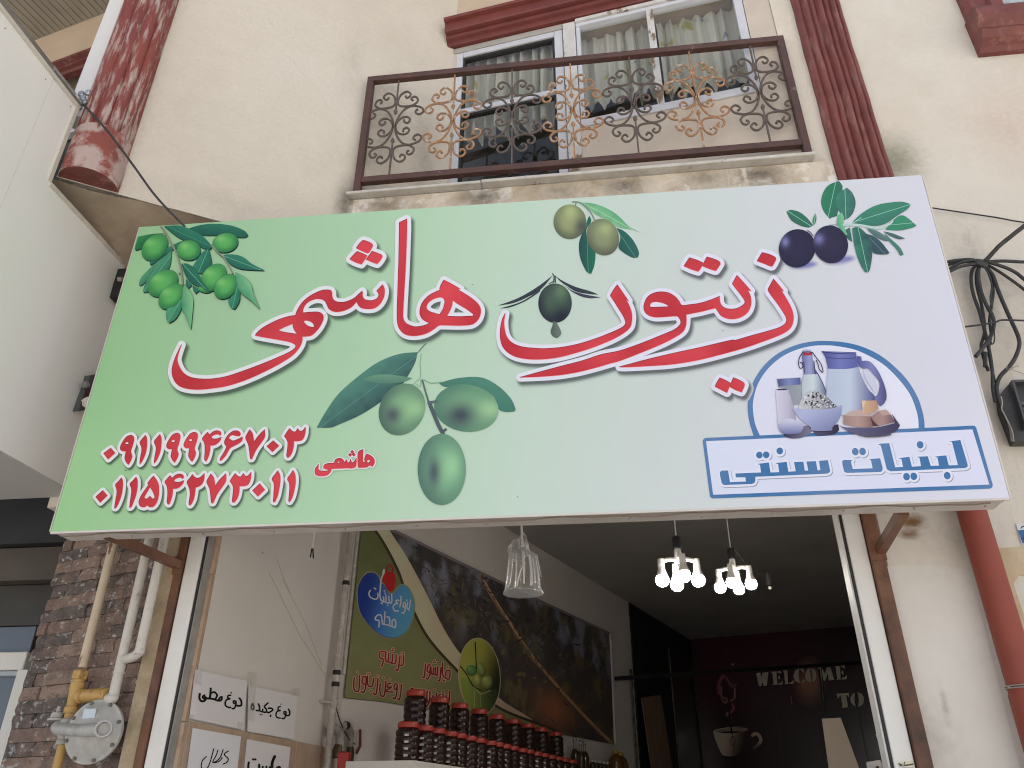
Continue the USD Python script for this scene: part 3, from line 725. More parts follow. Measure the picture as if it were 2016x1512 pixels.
slat_m = pbr('grey_brown_slats', (0.33, 0.30, 0.25), (0.28, 0.255, 0.21), scale=5, rough=0.6, c=(0.10, 0.08, 0.06), cscale=2.2, clo=0.62, chi=0.72)
ns = 46
for k in range(ns):
    w = 0.060
    s = sl - 0.75 + k * w
    obj('ceiling_slat', pbox(NB, s, s + w - 0.008, zc - 0.012, zc, 0.001, 2.6), slat_m, nb)
obj('ceiling_board', pbox(NB, sl - 1.6, sr + 1.4, zc + 0.001, zc + 0.05, 0.001, 2.6), black_mat, nb)
zw = zcorn0
gw = obj('window_frame', [pbox(NB, sl - 2, sr + 1.2, zw - 0.25, zw - 0.19, -0.08, -0.03), pbox(NB, sl - 2, sr + 1.2, zw - 0.62, zw - 0.56, -0.08, -0.03)], alu_blue, nb)
obj('pane', pbox(NB, sl - 2, sr + 1.2, zw - 2.5, zw, -0.10, -0.09), pbr('dark_window', (0.03, 0.032, 0.033), (0.06, 0.06, 0.055), scale=3, rough=0.15), nb)
# white duct beside the column
duct = thing('white_duct', 'white rectangular duct running up beside the left red column', 'duct', LW.at(1.42, 4.3, 0))
obj('duct', pbox(LW, 1.362, 1.432, 4.58, ZT, -0.08, 0.03, 0.006), pbr('white_plastic', (0.72, 0.72, 0.72), (0.68, 0.68, 0.69), scale=3, rough=0.45), duct)
obj('crumpled_foil', [blob(LW.at(1.385 + 0.015 * math.sin(k * 2.1), 4.63 + 0.022 * k, 0.035), (0.016, 0.012, 0.02), 1) for k in range(6)], pbr('silver_foil', (0.5, 0.53, 0.58), (0.2, 0.2, 0.22), scale=60, rough=0.3, metallic=0.6), duct)

# neighbour's shop front below the box
nf = thing('neighbour_shop_front', 'dark neighbouring shop front with white framed window at the lower left', 'shop front', (-3.2, 0.6, 0))
dk = pbr('dim_brown_board', (0.10, 0.082, 0.065), (0.07, 0.058, 0.047), scale=2, rough=0.6)
obj('shutter_box', bx(-6.0, -2.66, 0.46, 0.75, 2.80, 3.6), black_mat, nf)
obj('fascia', bx(-6.0, -2.70, 0.52, 0.7, 2.62, 2.795), dk, nf)
obj('upper_panel', bx(-6.0, -2.70, 0.60, 0.7, 2.405, 2.615), pbr('dark_panel', (0.055, 0.05, 0.045), (0.04, 0.036, 0.033), scale=2, rough=0.35), nf)
obj('pane', bx(-6.0, -2.96, 0.62, 0.63, 2.27, 2.402), pbr('blue_grey_glass', (0.16, 0.19, 0.24), (0.13, 0.16, 0.21), scale=1.5, rough=0.12), nf)
obj('pane', bx(-6.0, -2.96, 0.62, 0.63, 0.3, 2.155), pbr('blue_grey_glass'  , (0,0,0)), nf)
obj('frame_rail', bx(-6.0, -2.93, 0.57, 0.64, 2.18, 2.268, 0.004), alu_white, nf)
obj('frame_rail', bx(-6.0, -2.93, 0.585, 0.64, 2.155, 2.178, 0.003), pbr('grey_frame', (0.42, 0.47, 0.52), rough=0.4), nf)
obj('jamb', bx(-2.955, -2.90, 0.57, 0.64, 0.3, 2.18), alu_white, nf)

# ------------------------------------------------------------------ rough brick pillar between the shops
BR = Plane(PY(337, 1062, -0.02), 180 - 21.7)        # s runs to the left, away from the door
bp = thing('brick_pillar', 'rough split-face brick pillar between the two shops', 'pillar', BR.at(0.4, 0, 0))
sL = BR.sz(128, 1060)[0]
obj('core', [pbox(BR, 0.0, sL, 0.0, 2.95, -0.35, -0.035), pbox(BR, 0.0, sL, 0.0, 1.5, -0.035, 0.0)], pbr('mortar', (0.20, 0.155, 0.12), (0.28, 0.22, 0.18), scale=20, rough=0.95), bp)
brick_mats = []
for i, (a, b, c) in enumerate([((0.316, 0.213, 0.176), (0.195, 0.144, 0.126), (0.570, 0.462, 0.398)), ((0.248, 0.172, 0.148), (0.129, 0.108, 0.100), (0.600, 0.600, 0.556)), ((0.382, 0.270, 0.215), (0.227, 0.168, 0.141), (0.600, 0.600, 0.597)), ((0.216, 0.168, 0.152), (0.115, 0.100, 0.095), (0.600, 0.600, 0.600)), ((0.430, 0.307, 0.242), (0.274, 0.198, 0.167), (0.121, 0.105, 0.094))]):
    brick_mats.append(pbr(f'split_brick_{"abcde"[i]}', a, b, scale=13, lo=0.36, hi=0.64, rough=0.92, bump=1.0, bscale=70, c=c, cscale=20, clo=0.56, chi=0.66, bdist=0.02, cstretch=(1, 1, 1.6)))
rng = np.random.default_rng(11)
rowh = 0.0575
z = 1.48
row = 0
while z < 2.93:
    s = -0.0 + rng.uniform(-0.01, 0.0)
    while s < sL - 0.02:
        w = rng.choice([0.09, 0.13, 0.17, 0.22, 0.26]) * rng.uniform(0.9, 1.1)
        e = min(s + w, sL + rng.uniform(-0.012, 0.018))
        if sL - e < 0.05: e = sL + rng.uniform(-0.012, 0.018)
        proud = rng.uniform(0.0, 0.014)
        nx = max(3, int((e - s) / 0.03)); nz = 4
        gs, gz = np.meshgrid(np.linspace(s + 0.0015, e - 0.0015, nx), np.linspace(z + 0.0008, z + rowh - 0.0012, nz), indexing='ij')
        h = proud + (meshkit.fbm(np.stack([gs * 22, gz * 30, np.full_like(gs, row * 3.3)], -1), 3, int(s * 100)) - 0.5) * 0.026
        h[0, :] -= 0.005; h[-1, :] -= 0.005; h[:, 0] -= 0.004; h[:, -1] -= 0.004
        Vf = [BR.at(a, b, c) for a, b, c in zip(gs.ravel(), gz.ravel(), h.ravel())]
        n0 = len(Vf)
        i = np.arange(nx * nz).reshape(nx, nz)
        Fc = []
        for p in range(nx - 1):
            for q in range(nz - 1):
                a, b, c, d = i[p, q], i[p + 1, q], i[p + 1, q + 1], i[p, q + 1]
                Fc += [[a, b, c], [a, c, d]]
        ring = list(i[:, 0]) + list(i[-1, 1:]) + list(i[-2::-1, -1]) + list(i[0, -2:0:-1])
        back = {}
        for r_ in ring:
            back[r_] = len(Vf)
            Vf.append(BR.at(gs.ravel()[r_], gz.ravel()[r_], -0.04))
        for r0, r1 in zip(ring, ring[1:] + ring[:1]):
            Fc += [[r0, back[r0], back[r1]], [r0, back[r1], r1]]
        mB = trimesh.Trimesh(np.array(Vf), np.array(Fc), process=False)
        if (mB.face_normals[:4] @ BR.n).mean() < 0:
            mB.invert()
        obj('brick', mB, brick_mats[rng.integers(0, 5)], bp)
        s = e
    z += rowh
    row += 1
obj('plaster_edge', displaced(Plane((-1.955, -0.012, 0), 0.0), 0.026, 0.110, 0, 2.9, 0.024, 0.024, 20, 5), pbr('broken_plaster_edge', (0.46, 0.37, 0.25), (0.33, 0.25, 0.16), scale=12, rough=0.9, bump=0.6), bp, smooth=True)

# ------------------------------------------------------------------ gas and vent pipes in front of the brick
def PB(x, y, off): return BR.hit(x, y, off)
cream_pipe = pbr('chipped_cream_paint', (0.64, 0.54, 0.40), (0.55, 0.45, 0.32), scale=8, rough=0.55, c=(0.16, 0.085, 0.05), cscale=22, clo=0.57, chi=0.62, cstretch=(1, 1, 0.3))
yellow_pipe = pbr('ochre_yellow_paint', (0.58, 0.36, 0.12), (0.46, 0.28, 0.09), scale=12, rough=0.5, bump=0.1, c=(0.20, 0.12, 0.06), cscale=22, clo=0.60, chi=0.68)
white_pipe = pbr('white_pipe_paint', (0.66, 0.63, 0.58), (0.56, 0.53, 0.48), scale=9, rough=0.5, c=(0.30, 0.26, 0.21), cscale=14, clo=0.62, chi=0.72)
reg_grey = pbr('cast_grey_metal', (0.50, 0.49, 0.46), (0.38, 0.375, 0.355), scale=18, rough=0.5, bump=0.15, metallic=0.0)
gas = thing('gas_pipe', 'chipped cream gas pipe with ochre fittings going down the brick pillar', 'pipe', PB(140, 1500, 0.05))
up = lambda p, dz: np.array([p[0], p[1], p[2] + dz])
g0, g1 = PB(160, 1322, 0.07), PB(222, 1060, 0.07)
gx = PB(158, 1330, 0.07)
g_top = np.array([gx[0], gx[1], 2.95])
obj('riser', tube([np.array([gx[0], gx[1], 2.1]), np.array([gx[0] , gx[1], 2.5]), g_top], 0.0195, 16), cream_pipe, gas, smooth=40)
za, zb = PB(158, 1338, 0.07)[2], PB(146, 1412, 0.07)[2]
xy = gx[:2]
obj('union_nut', lathe([(0.024, PB(160, 1338, 0.07)[2]), (0.033, PB(160, 1336, 0.07)[2]), (0.033, PB(160, 1322, 0.07)[2]), (0.024, PB(160, 1319, 0.07)[2])], (xy[0], xy[1], 0), n=6), yellow_pipe, gas)
zt0, zt1, zmid = PB(146, 1415, 0.07)[2], PB(159, 1335, 0.07)[2], PB(151, 1372, 0.07)[2]
obj('tee', lathe([(0.022, zt0), (0.022, zt0 + 0.02), (0.029, zt0 + 0.022), (0.029, zt0 + 0.045), (0.024, zt0 + 0.05), (0.025, zmid - 0.02), (0.027, zmid + 0.02), (0.029, zmid + 0.03), (0.029, zmid + 0.055), (0.022, zmid + 0.057), (0.022, zt1)], (xy[0], xy[1], 0), n=20), yellow_pipe, gas, smooth=35)
br0 = np.array([xy[0], xy[1], zmid]); br1 = PB(216, 1375, 0.075)
dirb = br1 - br0; dirb[2] = 0; Lb = np.linalg.norm(dirb); dirb /= Lb
obj('branch', lathe([(0.020, 0.0), (0.020, 0.035), (0.028, 0.036), (0.028, 0.058), (0.021, 0.06), (0.021, 0.072), (0.026, 0.074), (0.026, Lb - 0.03), (0.022, Lb - 0.02)], br0, dirb, 18), yellow_pipe, gas, smooth=35)
zv = PB(129, 1437, 0.07)[2]
obj('valve', [lathe([(0.020, zt0 + 0.004), (0.030, zt0 - 0.003), (0.030, zt0 - 0.02), (0.024, zt0 - 0.024), (0.028, zv + 0.01), (0.03, zv - 0.02), (0.024, zv - 0.035), (0.028, zv - 0.04), (0.028, zv - 0.055), (0.018, zv - 0.057)][::-1], (xy[0], xy[1], 0), n=16),
    lathe([(0.030, 0.0), (0.030, 0.03), (0.02, 0.034), (0.02, 0.05)], (xy[0] - 0.02, xy[1] - 0.0, zv + 0.01), -BR.d * -1.0 if False else BR.d, 14),
    lathe([(0.034, 0.0), (0.034, 0.008), (0.026, 0.012), (0.024, 0.03), (0.01, 0.034), (0.008, 0.055)], np.array([xy[0], xy[1], zv + 0.035]) + BR.d * 0.055 + BR.n * 0.02, (0, 0, 1), 16)], reg_grey, gas, smooth=35)
obj('lower_pipe', tube([np.array([xy[0], xy[1], 1.2]), np.array([xy[0], xy[1], zv - 0.05])], 0.0185, 16), yellow_pipe, gas, smooth=40)
# regulator
rg = thing('gas_regulator', 'round grey cast gas regulator bolted to the pipe on the brick pillar', 'regulator', PB(184, 1440, 0.1))
rc_ = PB(184, 1440, 0.10)
rax = BR.n * 0.93 - BR.d * 0.35; rax /= np.linalg.norm(rax)
RR = 0.118
obj('body', lathe([(RR * 0.6, -0.05), (RR * 0.86, -0.02), (RR, -0.014), (RR, 0.0), (RR * 0.86, 0.003), (RR * 0.70, 0.022), (RR * 0.4, 0.036), (0.01, 0.04)], rc_, rax, 40), reg_grey, rg, smooth=35)
rs = np.cross([0, 0, 1.0], rax); rs /= np.linalg.norm(rs)
ru = np.cross(rax, rs)
for k in range(8):
    q = 2 * math.pi * (k + 0.4) / 8
    obj('bolt', lathe([(0.0075, 0), (0.0075, 0.009), (0.004, 0.012)], rc_ + (rs * math.cos(q) + ru * math.sin(q)) * RR * 0.92, rax, 6), pbr('dull_bolt', (0.16, 0.15, 0.14), rough=0.5), rg)
ox = rc_ + rax * 0.05 + rs * 0.0
o1 = PB(205, 1436, 0.17)
inl = np.array([xy[0], xy[1], zv]) + BR.n * 0.02
obj('inlet_arm', tube(catmull([inl, inl + BR.n * 0.04 - BR.d * 0.03, rc_ + rax * 0.055 - rs * 0.02, o1], 5), [0.020] * 6 + [0.022] * 5 + [0.024] * 5, 14), reg_grey, rg, smooth=40)
od = -BR.d * 0.75 + BR.n * 0.66
obj('outlet', [lathe([(0.022, -0.03), (0.031, 0.0), (0.031, 0.03), (0.024, 0.03), (0.022, 0.012), (0.001, 0.01)], o1, od, 20)], reg_grey, rg, smooth=35)
lp = rc_ + rax * 0.034 + ru * 0.062 - rs * 0.012
obj('plate', bar(lp - rs * 0.026, lp + rs * 0.026, 0.004, 0.036, up=tuple(ru)), pbr('pale_blue_tag', (0.52, 0.62, 0.70), (0.6, 0.68, 0.74), scale=30, rough=0.3), rg)
# white Y shaped vent pipes
vp = thing('vent_pipe', 'white forked pipe rising beside the cream gas pipe on the brick pillar', 'pipe', br1)
w0 = br1
wv = PB(242, 1290, 0.07)
wx = wv[:2]
z1 = w0[2] + 0.045
obj('main_pipe', tube(catmull([w0 - dirb * 0.01, w0 + dirb * 0.02, np.array([wx[0], wx[1], z1]), np.array([wx[0], wx[1], z1 + 0.3]), np.array([wx[0], wx[1], 2.95])], 7), 0.0205, 16), white_pipe, vp, smooth=40)
obj('collar', lathe([(0.024, z1 + 0.05), (0.024, z1 + 0.056)], (wx[0], wx[1], 0), n=18), white_pipe, vp)
j0 = np.array([wx[0], wx[1], PB(245, 1298, 0.07)[2]])
k1 = PB(279, 1262, 0.07)
obj('side_pipe', tube(catmull([j0, PB(262, 1293, 0.07), PB(275, 1280, 0.07), np.array([k1[0], k1[1], k1[2] + 0.02]), np.array([k1[0], k1[1], 2.95])], 7), 0.0195, 16), white_pipe, vp, smooth=40)

# ------------------------------------------------------------------ shop door frame, steel posts, braces
XL0, XL1, XR0, XR1 = PY(374.5, 1061, -0.035)[0], PY(404, 1060, -0.035)[0], PY(1657, 1013, -0.035)[0], PY(1692, 1012, -0.035)[0]
df = thing('shop_door_frame', 'white aluminium door frame on both sides of the open shop front', 'door frame', ((XL0 + XR1) / 2, 0, 0))
obj('jamb', bx(XL0, XL1, -0.035, 0.05, 0.1, 2.72, 0.003), alu_white, df)
obj('jamb', bx(XR0, XR1, -0.035, 0.05, 0.1, 2.72, 0.003), alu_white, df)
obj('head', bx(XL0, XR1, -0.03, 0.05, 2.722, 2.80, 0.003), alu_white, df)
obj('gasket', bx(XL1 + 0.001, XL1 + 0.008, -0.03, 0.04, 0.1, 2.72), gasket, df)
obj('gasket', bx(XR0 - 0.009, XR0 - 0.001, -0.03, 0.04, 0.1, 2.72), gasket, df)
obj('track', bx(XL1 + 0.009, XL1 + 0.014, -0.022, 0.04, 0.1, 2.72), grey_metal, df)
obj('track', bx(XR0 - 0.017, XR0 - 0.010, -0.022, 0.04, 0.1, 2.72), alu_white, df)
def post(x0, x1, side_label, b0, b1, cat='post'):
    t = thing('steel_post', side_label, cat, ((x0 + x1) / 2, -0.03, 0))
    obj('post', bx(x0, x1, -0.05, 0.03, 0.0, 2.82, 0.004), brown_steel, t)
    obj('brace', bar(b0, b1, 0.034), brown_steel, t)
    obj('weld_plate', bx(x0 - 0.004, x1 + 0.004, -0.054, -0.05, b0[2] - 0.04, b0[2] + 0.04), brown_steel, t)
post(PY(355, 1061, -0.05)[0], XL0 - 0.003, 'brown steel post with a brace between brick pillar and door frame', PY(352, 1113, -0.05), PY(212, 1052, -0.40))
post(XR1 + 0.003, PY(1723.5, 1012, -0.05)[0], 'brown steel post with a brace between door frame and white wall', PY(1733, 1083, -0.05), PY(1778, 1006, -0.36))
# ------------------------------------------------------------------ red downpipe on the right wall
dp = thing('downpipe', 'thick matt red downpipe on the wall right of the shop', 'downpipe', (1.495, -0.07, 0))
xd0, xd1 = PY(1884, 1003, -0.075)[0], PY(1939, 1000, -0.075)[0]
xdm, rd = (xd0 + xd1) / 2, (xd1 - xd0) / 2
obj('pipe', tube([(xdm, -0.075, 0.0), (xdm, -0.075, 1.5), (xdm, -0.075, 3.6)], rd, 28), red_pipe, dp, smooth=40)
zc_ = PY(1990, 1356, -0.075)[2]
obj('lower_sleeve', tube([(xdm, -0.075, 0.0), (xdm, -0.075, zc_ - 0.02)], rd * 1.06, 28), red_pipe, dp, smooth=40)
obj('wire_clamp', [tube([(xdm + (rd + 0.004) * math.cos(q), -0.075 + (rd + 0.004) * math.sin(q), zc_ + 0.004 * k) for q in np.linspace(0, 2 * math.pi, 28)], 0.0022, 6) for k in (0, 2)] + [tube([(xdm - rd, -0.10, zc_), (xdm - rd - 0.02, -0.11, zc_ + 0.004)], 0.002, 6)], grey_metal, dp)

# ------------------------------------------------------------------ inside of the shop
XA = -1.74
CORN = np.array([-1.74, 2.02, 0.0])
WB = Plane(CORN, 70.0)                                # second part of the left wall, turned to the right
if WB.n[0] < 0: WB.n = -WB.n
sEnd = WB.sz(1357, 1261)[0]
CB = WB.at(sEnd, 0)
BK = Plane(CB, -20.0)                                 # back wall
ZC = 4.0
int_wall = pbr('shop_wall_paint', (0.80, 0.755, 0.70), (0.76, 0.71, 0.655), scale=1.6, rough=0.7, bump=0.08, bscale=30)
int_ceil = pbr('shop_ceiling_paint', (0.44, 0.42, 0.40), (0.37, 0.355, 0.335), scale=1.3, rough=0.85, bump=0.1, bscale=20)
obj('shop_side_wall', bx(XA - 0.2, XA, 0.052, 2.02, 0.0, ZC + 0.2), int_wall, bld)
sPanel = WB.sz(1236, 1180)[0]
obj('shop_side_wall', pbox(WB, 0.0, sEnd + 0.2, 0.0, ZC + 0.2, -0.2, 0.0), int_wall, bld)
bkl = 4.8
obj('shop_back_wall', pbox(BK, -0.3, bkl, 0.0, ZC + 0.2, -0.2, 0.0), black_mat, bld)
pR = BK.at(3.55, 0)
obj('shop_right_wall', prism(Polygon([(1.12, 0.26), (1.12 + 0.2, 0.26), (pR[0] + 0.2, pR[1]), (pR[0], pR[1])]), lambda u, v, w: np.array([u, v, w]), 0.0, ZC + 0.2), int_wall, bld)
obj('shop_ceiling', bx(-1.95, 6.0, 0.25, 12.0, ZC, ZC + 0.2), int_ceil, bld)
obj('shop_floor', bx(-1.95, 6.0, 0.0, 12.0, 0.0, 0.1), pbr('shop_floor_tile', (0.62, 0.60, 0.56), (0.55, 0.53, 0.49), scale=2, rough=0.4), bld)
obj('opening_head', bx(-1.95, 1.2, 0.001, 0.25, 2.82, ZC), int_wall, bld)
# marble tiles: wainscot and a narrow upright strip at the door
zT = 1.89
tile_mats = [pbr('tan_marble_tile_a', (0.56, 0.41, 0.29), (0.46, 0.32, 0.22), scale=7, rough=0.25, distortion=1.6, c=(0.58, 0.43, 0.30), cscale=9, clo=0.55, chi=0.7), pbr('tan_marble_tile_b', (0.52, 0.37, 0.26), (0.59, 0.44, 0.32), scale=9, rough=0.25, distortion=2.0, c=(0.34, 0.21, 0.13), cscale=7, clo=0.58, chi=0.72)]
ty = [0.066, PX(378, 1440, XA)[1] + 0.02, PX(483, 1445, XA)[1], PX(580, 1463, XA)[1], 1.80, 2.015]
ty = [0.066, 0.42, 0.83, 1.28, 1.72, 2.015] if not all(b > a for a, b in zip(ty, ty[1:])) else ty
obj('tile_bed', bx(XA, XA + 0.004, 0.06, 2.015, 0.1, zT - 0.004), pbr('grout', (0.62, 0.48, 0.36), rough=0.9), bld)
k = 0
for a, b in zip(ty[:-1], ty[1:]):
    for zh in (zT, zT - 0.404, zT - 0.808):
        obj('tile', bx(XA + 0.001, XA + 0.012, a + 0.0015, b - 0.0015, zh - 0.40, zh, 0.001), tile_mats[k % 2], bld); k += 1
zj = PX(409, 1128, XA)[2]
for a, b in ((zj + 0.002, 3.2), (zj - 0.60, zj - 0.001), (zT - 0.62, zj - 0.603)):
    obj('tile', bx(XA - 0.038, XA + 0.010, 0.034, 0.062, a, b, 0.001), tile_mats[k % 2], bld); k += 1

# black sheet and maroon strip on the deep end of the side wall
bs = thing('black_sheet', 'black sheet covering the deep end of the left shop wall', 'wall covering', WB.at(sPanel, 1.0))
sM0 = WB.sz(1313, 1275)[0]
def wbpoly(px, o0, o1): return prism(Polygon([WB.sz(*q) for q in px]), lambda u, v, w: WB.at(u, v, w), o0, o1)
zMar = WB.sz(1313, 1276)[1]
obj('sheet', pbox(WB, sPanel, sM0, 0.5, ZC - 0.005, 0.002, 0.02), black_mat, bs)
obj('upper_sheet', pbox(WB, sM0, sEnd - 0.01, zMar, ZC - 0.005, 0.002, 0.02), black_mat, bs)
obj('torn_edge', [pbox(WB, WB.sz(1236 + 3, 1320)[0] - 0.06, WB.sz(1239, 1320)[0] + 0.02, 1.2, WB.sz(1239, 1318)[1], 0.021, 0.03)], pbr('torn_paper', (0.34, 0.31, 0.28), (0.10, 0.09, 0.085), scale=14, rough=0.9), bs)
obj('edge_strip', pbox(WB, sM0 - 0.02, sM0 + 0.02, 0.5, WB.sz(1312, 1276)[1], 0.021, 0.028), pbr('pale_edge', (0.40, 0.37, 0.34), (0.16, 0.15, 0.14), scale=9, rough=0.8), bs)
# dark rail across the room
ra, rb = WB.hit(1210, 1335, 0.03), BK.hit(1700, 1304, 0.25)
obj('dark_rail', bar(WB.hit(1212, 1336, 0.03), BK.hit(1690, 1305, 0.12), 0.045), black_mat, label='thin black rail running from the left wall in front of the coffee wallpaper', cat='rail')
# leaning boards
bdA = thing('cardboard_strip', 'tall brown cardboard strip leaning on the black sheet', 'cardboard', WB.hit(1300, 1512, 0.1))
PL = Plane(WB.at(0, 0, 0.12), 70.0)
if PL.n[0] < 0: PL.n = -PL.n
def onp(pl, px, o0, o1): return prism(Polygon([pl.sz(*q) for q in px]), lambda u, v, w: pl.at(u, v, w), o0, o1)
obj('strip', onp(PL, [(1263, 1374), (1301, 1368), (1324, 1512), (1330, 1600), (1288, 1600), (1283, 1512)], -0.01, 0.0), pbr('brown_cardboard', (0.30, 0.20, 0.125), (0.25, 0.165, 0.10), scale=6, rough=0.85), bdA)
PL2 = Plane(np.array([1.62, 4.2, 0]), -10)
bdB = thing('leaning_board', 'pale cream board leaning upright in front of the coffee wallpaper', 'board', PL2.hit(1660, 1512))
obj('board', onp(PL2, [(1618, 1415), (1655, 1413), (1698, 1530), (1730, 1620), (1646, 1620), (1634, 1530)], -0.018, 0.0), pbr('cream_board', (0.62, 0.53, 0.43), (0.57, 0.48, 0.38), scale=4, rough=0.6), bdB)

# ------------------------------------------------------------------ pipes in the corner
gp = pbr('grey_white_pipe', (0.50, 0.46, 0.41), (0.40, 0.36, 0.32), scale=14, rough=0.5, bump=0.2, c=(0.62, 0.58, 0.53), cscale=20, clo=0.5, chi=0.65)
brass = pbr('tarnished_brass', (0.17, 0.115, 0.065), (0.11, 0.08, 0.05), scale=22, rough=0.45, metallic=0.5)
def PC(x, y, o=0.0): return PX(x, y, XA + 0.06 + o)
wp = thing('water_pipe', 'grey white water pipe wrapped with black tape in the corner of the shop', 'water pipe', PC(652, 1420))
a0, a1 = PC(683, 1050), PC(655, 1400)
xw, yw = a1[0], a1[1]
obj('riser', tube([(xw, yw, a1[2] - 0.35), (xw, yw, 2.8), (xw, yw, ZC)], 0.021, 14), gp, wp, smooth=40)
obj('second_riser', tube([(xw + 0.02, yw + 0.075, 2.3), (xw + 0.02, yw + 0.075, 3.0), (xw + 0.02, yw + 0.075, ZC)], 0.014, 12), gp, wp, smooth=40)
for yy in (1131, 1323, 1347):
    zz_ = PX(660, yy, xw)[2]
    obj('black_tape', lathe([(0.022, zz_ - 0.014), (0.0245, zz_ - 0.010), (0.0245, zz_ + 0.010), (0.022, zz_ + 0.014)], (xw, yw, 0), n=16), black_mat, wp, smooth=40)
zcl = PC(655, 1383)[2]
obj('clip', [lathe([(0.027, zcl - 0.012), (0.027, zcl + 0.012)], (xw, yw, 0), n=16), bar((xw, yw - 0.03, zcl), (xw - 0.06, yw - 0.09, zcl), 0.012)], gp, wp, smooth=40)
el = [PC(652, 1428), PC(660, 1435), PC(668, 1444), PC(669, 1462), PC(669, 1472)]
obj('elbow', tube(catmull(el, 5), 0.026, 14), gp, wp, smooth=40)
obj('brass_valve', tube([PC(666, 1467), PC(664, 1480), PC(662, 1492)], [0.024, 0.028, 0.023], 12), brass, wp, smooth=30)
obj('lower_pipe', tube([PC(662, 1492), PC(661, 1530)], 0.02, 12), gp, wp, smooth=40)
obj('butterfly_handle', [bar(PC(672, 1481, 0.03), PC(682, 1483, 0.03), 0.03, 0.012)], pbr('red_enamel', (0.34, 0.030, 0.022), rough=0.4), wp)
c2 = [PC(675, 1434), PC(681, 1427), PC(688, 1432), PC(691, 1444), PC(690, 1460), PC(690, 1470)]
wp2 = thing('bent_water_pipe', 'short bent grey pipe with brass valve and red lever beside the corner pipe', 'water pipe', PC(690, 1500))
obj('bend', tube(catmull(c2, 5), 0.019, 14), gp, wp2, smooth=40)
obj('black_tape', tube([PC(678, 1431), PC(681, 1427), PC(684, 1428)], 0.022, 12), black_mat, wp2)
obj('brass_valve', tube([PC(690, 1470), PC(689, 1485), PC(689, 1503)], [0.021, 0.026, 0.023], 12), brass, wp2, smooth=30)
obj('lower_pipe', tube([PC(689, 1503), PC(689, 1540)], 0.02, 12), gp, wp2, smooth=40)
obj('lever', [bar(PC(702, 1483, 0.03), PC(709, 1469, 0.03), 0.012), bar(PC(709, 1470, 0.03), PC(709, 1436, 0.03), 0.014)], pbr('dull_red_lever', (0.24, 0.045, 0.035), rough=0.5), wp2)
obj('tap_cable', tube(catmull([PC(665, 1375), PC(661, 1385), PC(668, 1415), PC(683, 1449), PC(700, 1466), PC(718, 1480)], 5), 0.0035, 6), black_mat, label='thin black cable hanging across the corner water pipes', cat='cable')

# ------------------------------------------------------------------ papers taped to the tiled wall
ink = lin((24, 22, 20))
paper_c = lin((232, 228, 228))
pprint = printed('paper_print', rough=0.8, spec=0.2)
def PWA(x, y, o): return PX(x, y, XA + 0.012 + o)
Q = (370, 1320); SQ = 7.873
def T(p, w): return stroke(p, w, Q, SQ)
tape_m = usdkit.material(stage, '/World/Looks/clear_tape', {'t': ('transparent_bsdf', {'color': (0.99, 0.985, 0.97)}), 'g': ('glossy_bsdf', {'color': (0.9, 0.9, 0.9), 'roughness': 0.18}), 'd': ('diffuse_bsdf', {'color': (0.7, 0.66, 0.6)}), 'm1': ('mix_closure', {'fac': 0.5}), 'm': ('mix_closure', {'fac': 0.16}),
   'ge': ('geometry', {}), 'n': ('noise_texture', {'scale': 45.0}), 'b': ('bump', {'strength': 0.8, 'distance': 0.02})}, [('g.BSDF', 'm1.closure1'), ('d.BSDF', 'm1.closure2'), ('t.BSDF', 'm.closure1'), ('m1.closure', 'm.closure2'), ('ge.position', 'n.vector'), ('n.fac', 'b.height'), ('b.normal', 'g.normal')], surface='m.closure')
def sheet(label, poly, marks, tapes, seed, wcol=paper_c):
    c = np.mean(poly, axis=0)
    t = thing('paper_notice', label, 'notice', PWA(c[0], c[1], 0))
    g = Polygon(poly)
    rng = np.random.default_rng(seed)
    put = lambda x, y, o: PWA(x, y, o + 0.002 * n2(x * 0.05 + seed * 7, y * 0.05))
    a = Art(put, 0.0004, 0.001)
    a.add(g, lambda x, y: wcol * (0.97 + 0.05 * n2(x * 0.03, y * 0.03)), fine=14)
    a.build('sheet', pprint, t)
    a2 = Art(put, 0.0004, 0.0022)
    a2.add(unary_union(marks), lambda x, y: ink, fine=14)
    a2.build('writing', pprint, t)
    for tp in tapes:
        a3 = Art(lambda x, y, o: PWA(x, y, o), 0.0004, 0.0045)
        a3.add(Polygon(tp), (220, 215, 205))
        a3.build('tape', tape_m, t)
m1 = [T([(185, 365), (178, 420), (200, 470), (245, 475), (275, 445), (240, 430), (232, 405), (255, 385)], 34), T([(255, 400), (290, 430), (330, 432), (345, 400), (355, 280)], 34), T([(330, 435), (380, 440), (420, 450)], 32), T([(375, 345), (410, 335), (450, 375), (440, 420), (420, 450), (470, 470)], 30), T([(470, 465), (495, 425), (525, 410), (522, 450), (495, 470), (475, 462)], 30),
      T([(660, 385), (625, 390), (620, 425), (650, 440), (600, 455), (578, 505), (590, 550), (640, 575), (660, 570)], 26), T([(670, 345), (671, 346)], 24), T([(735, 475), (712, 470), (705, 500), (735, 515), (745, 480), (742, 540), (715, 590), (685, 590)], 26), T([(800, 430), (828, 480), (825, 540), (790, 548), (765, 545)], 30)]
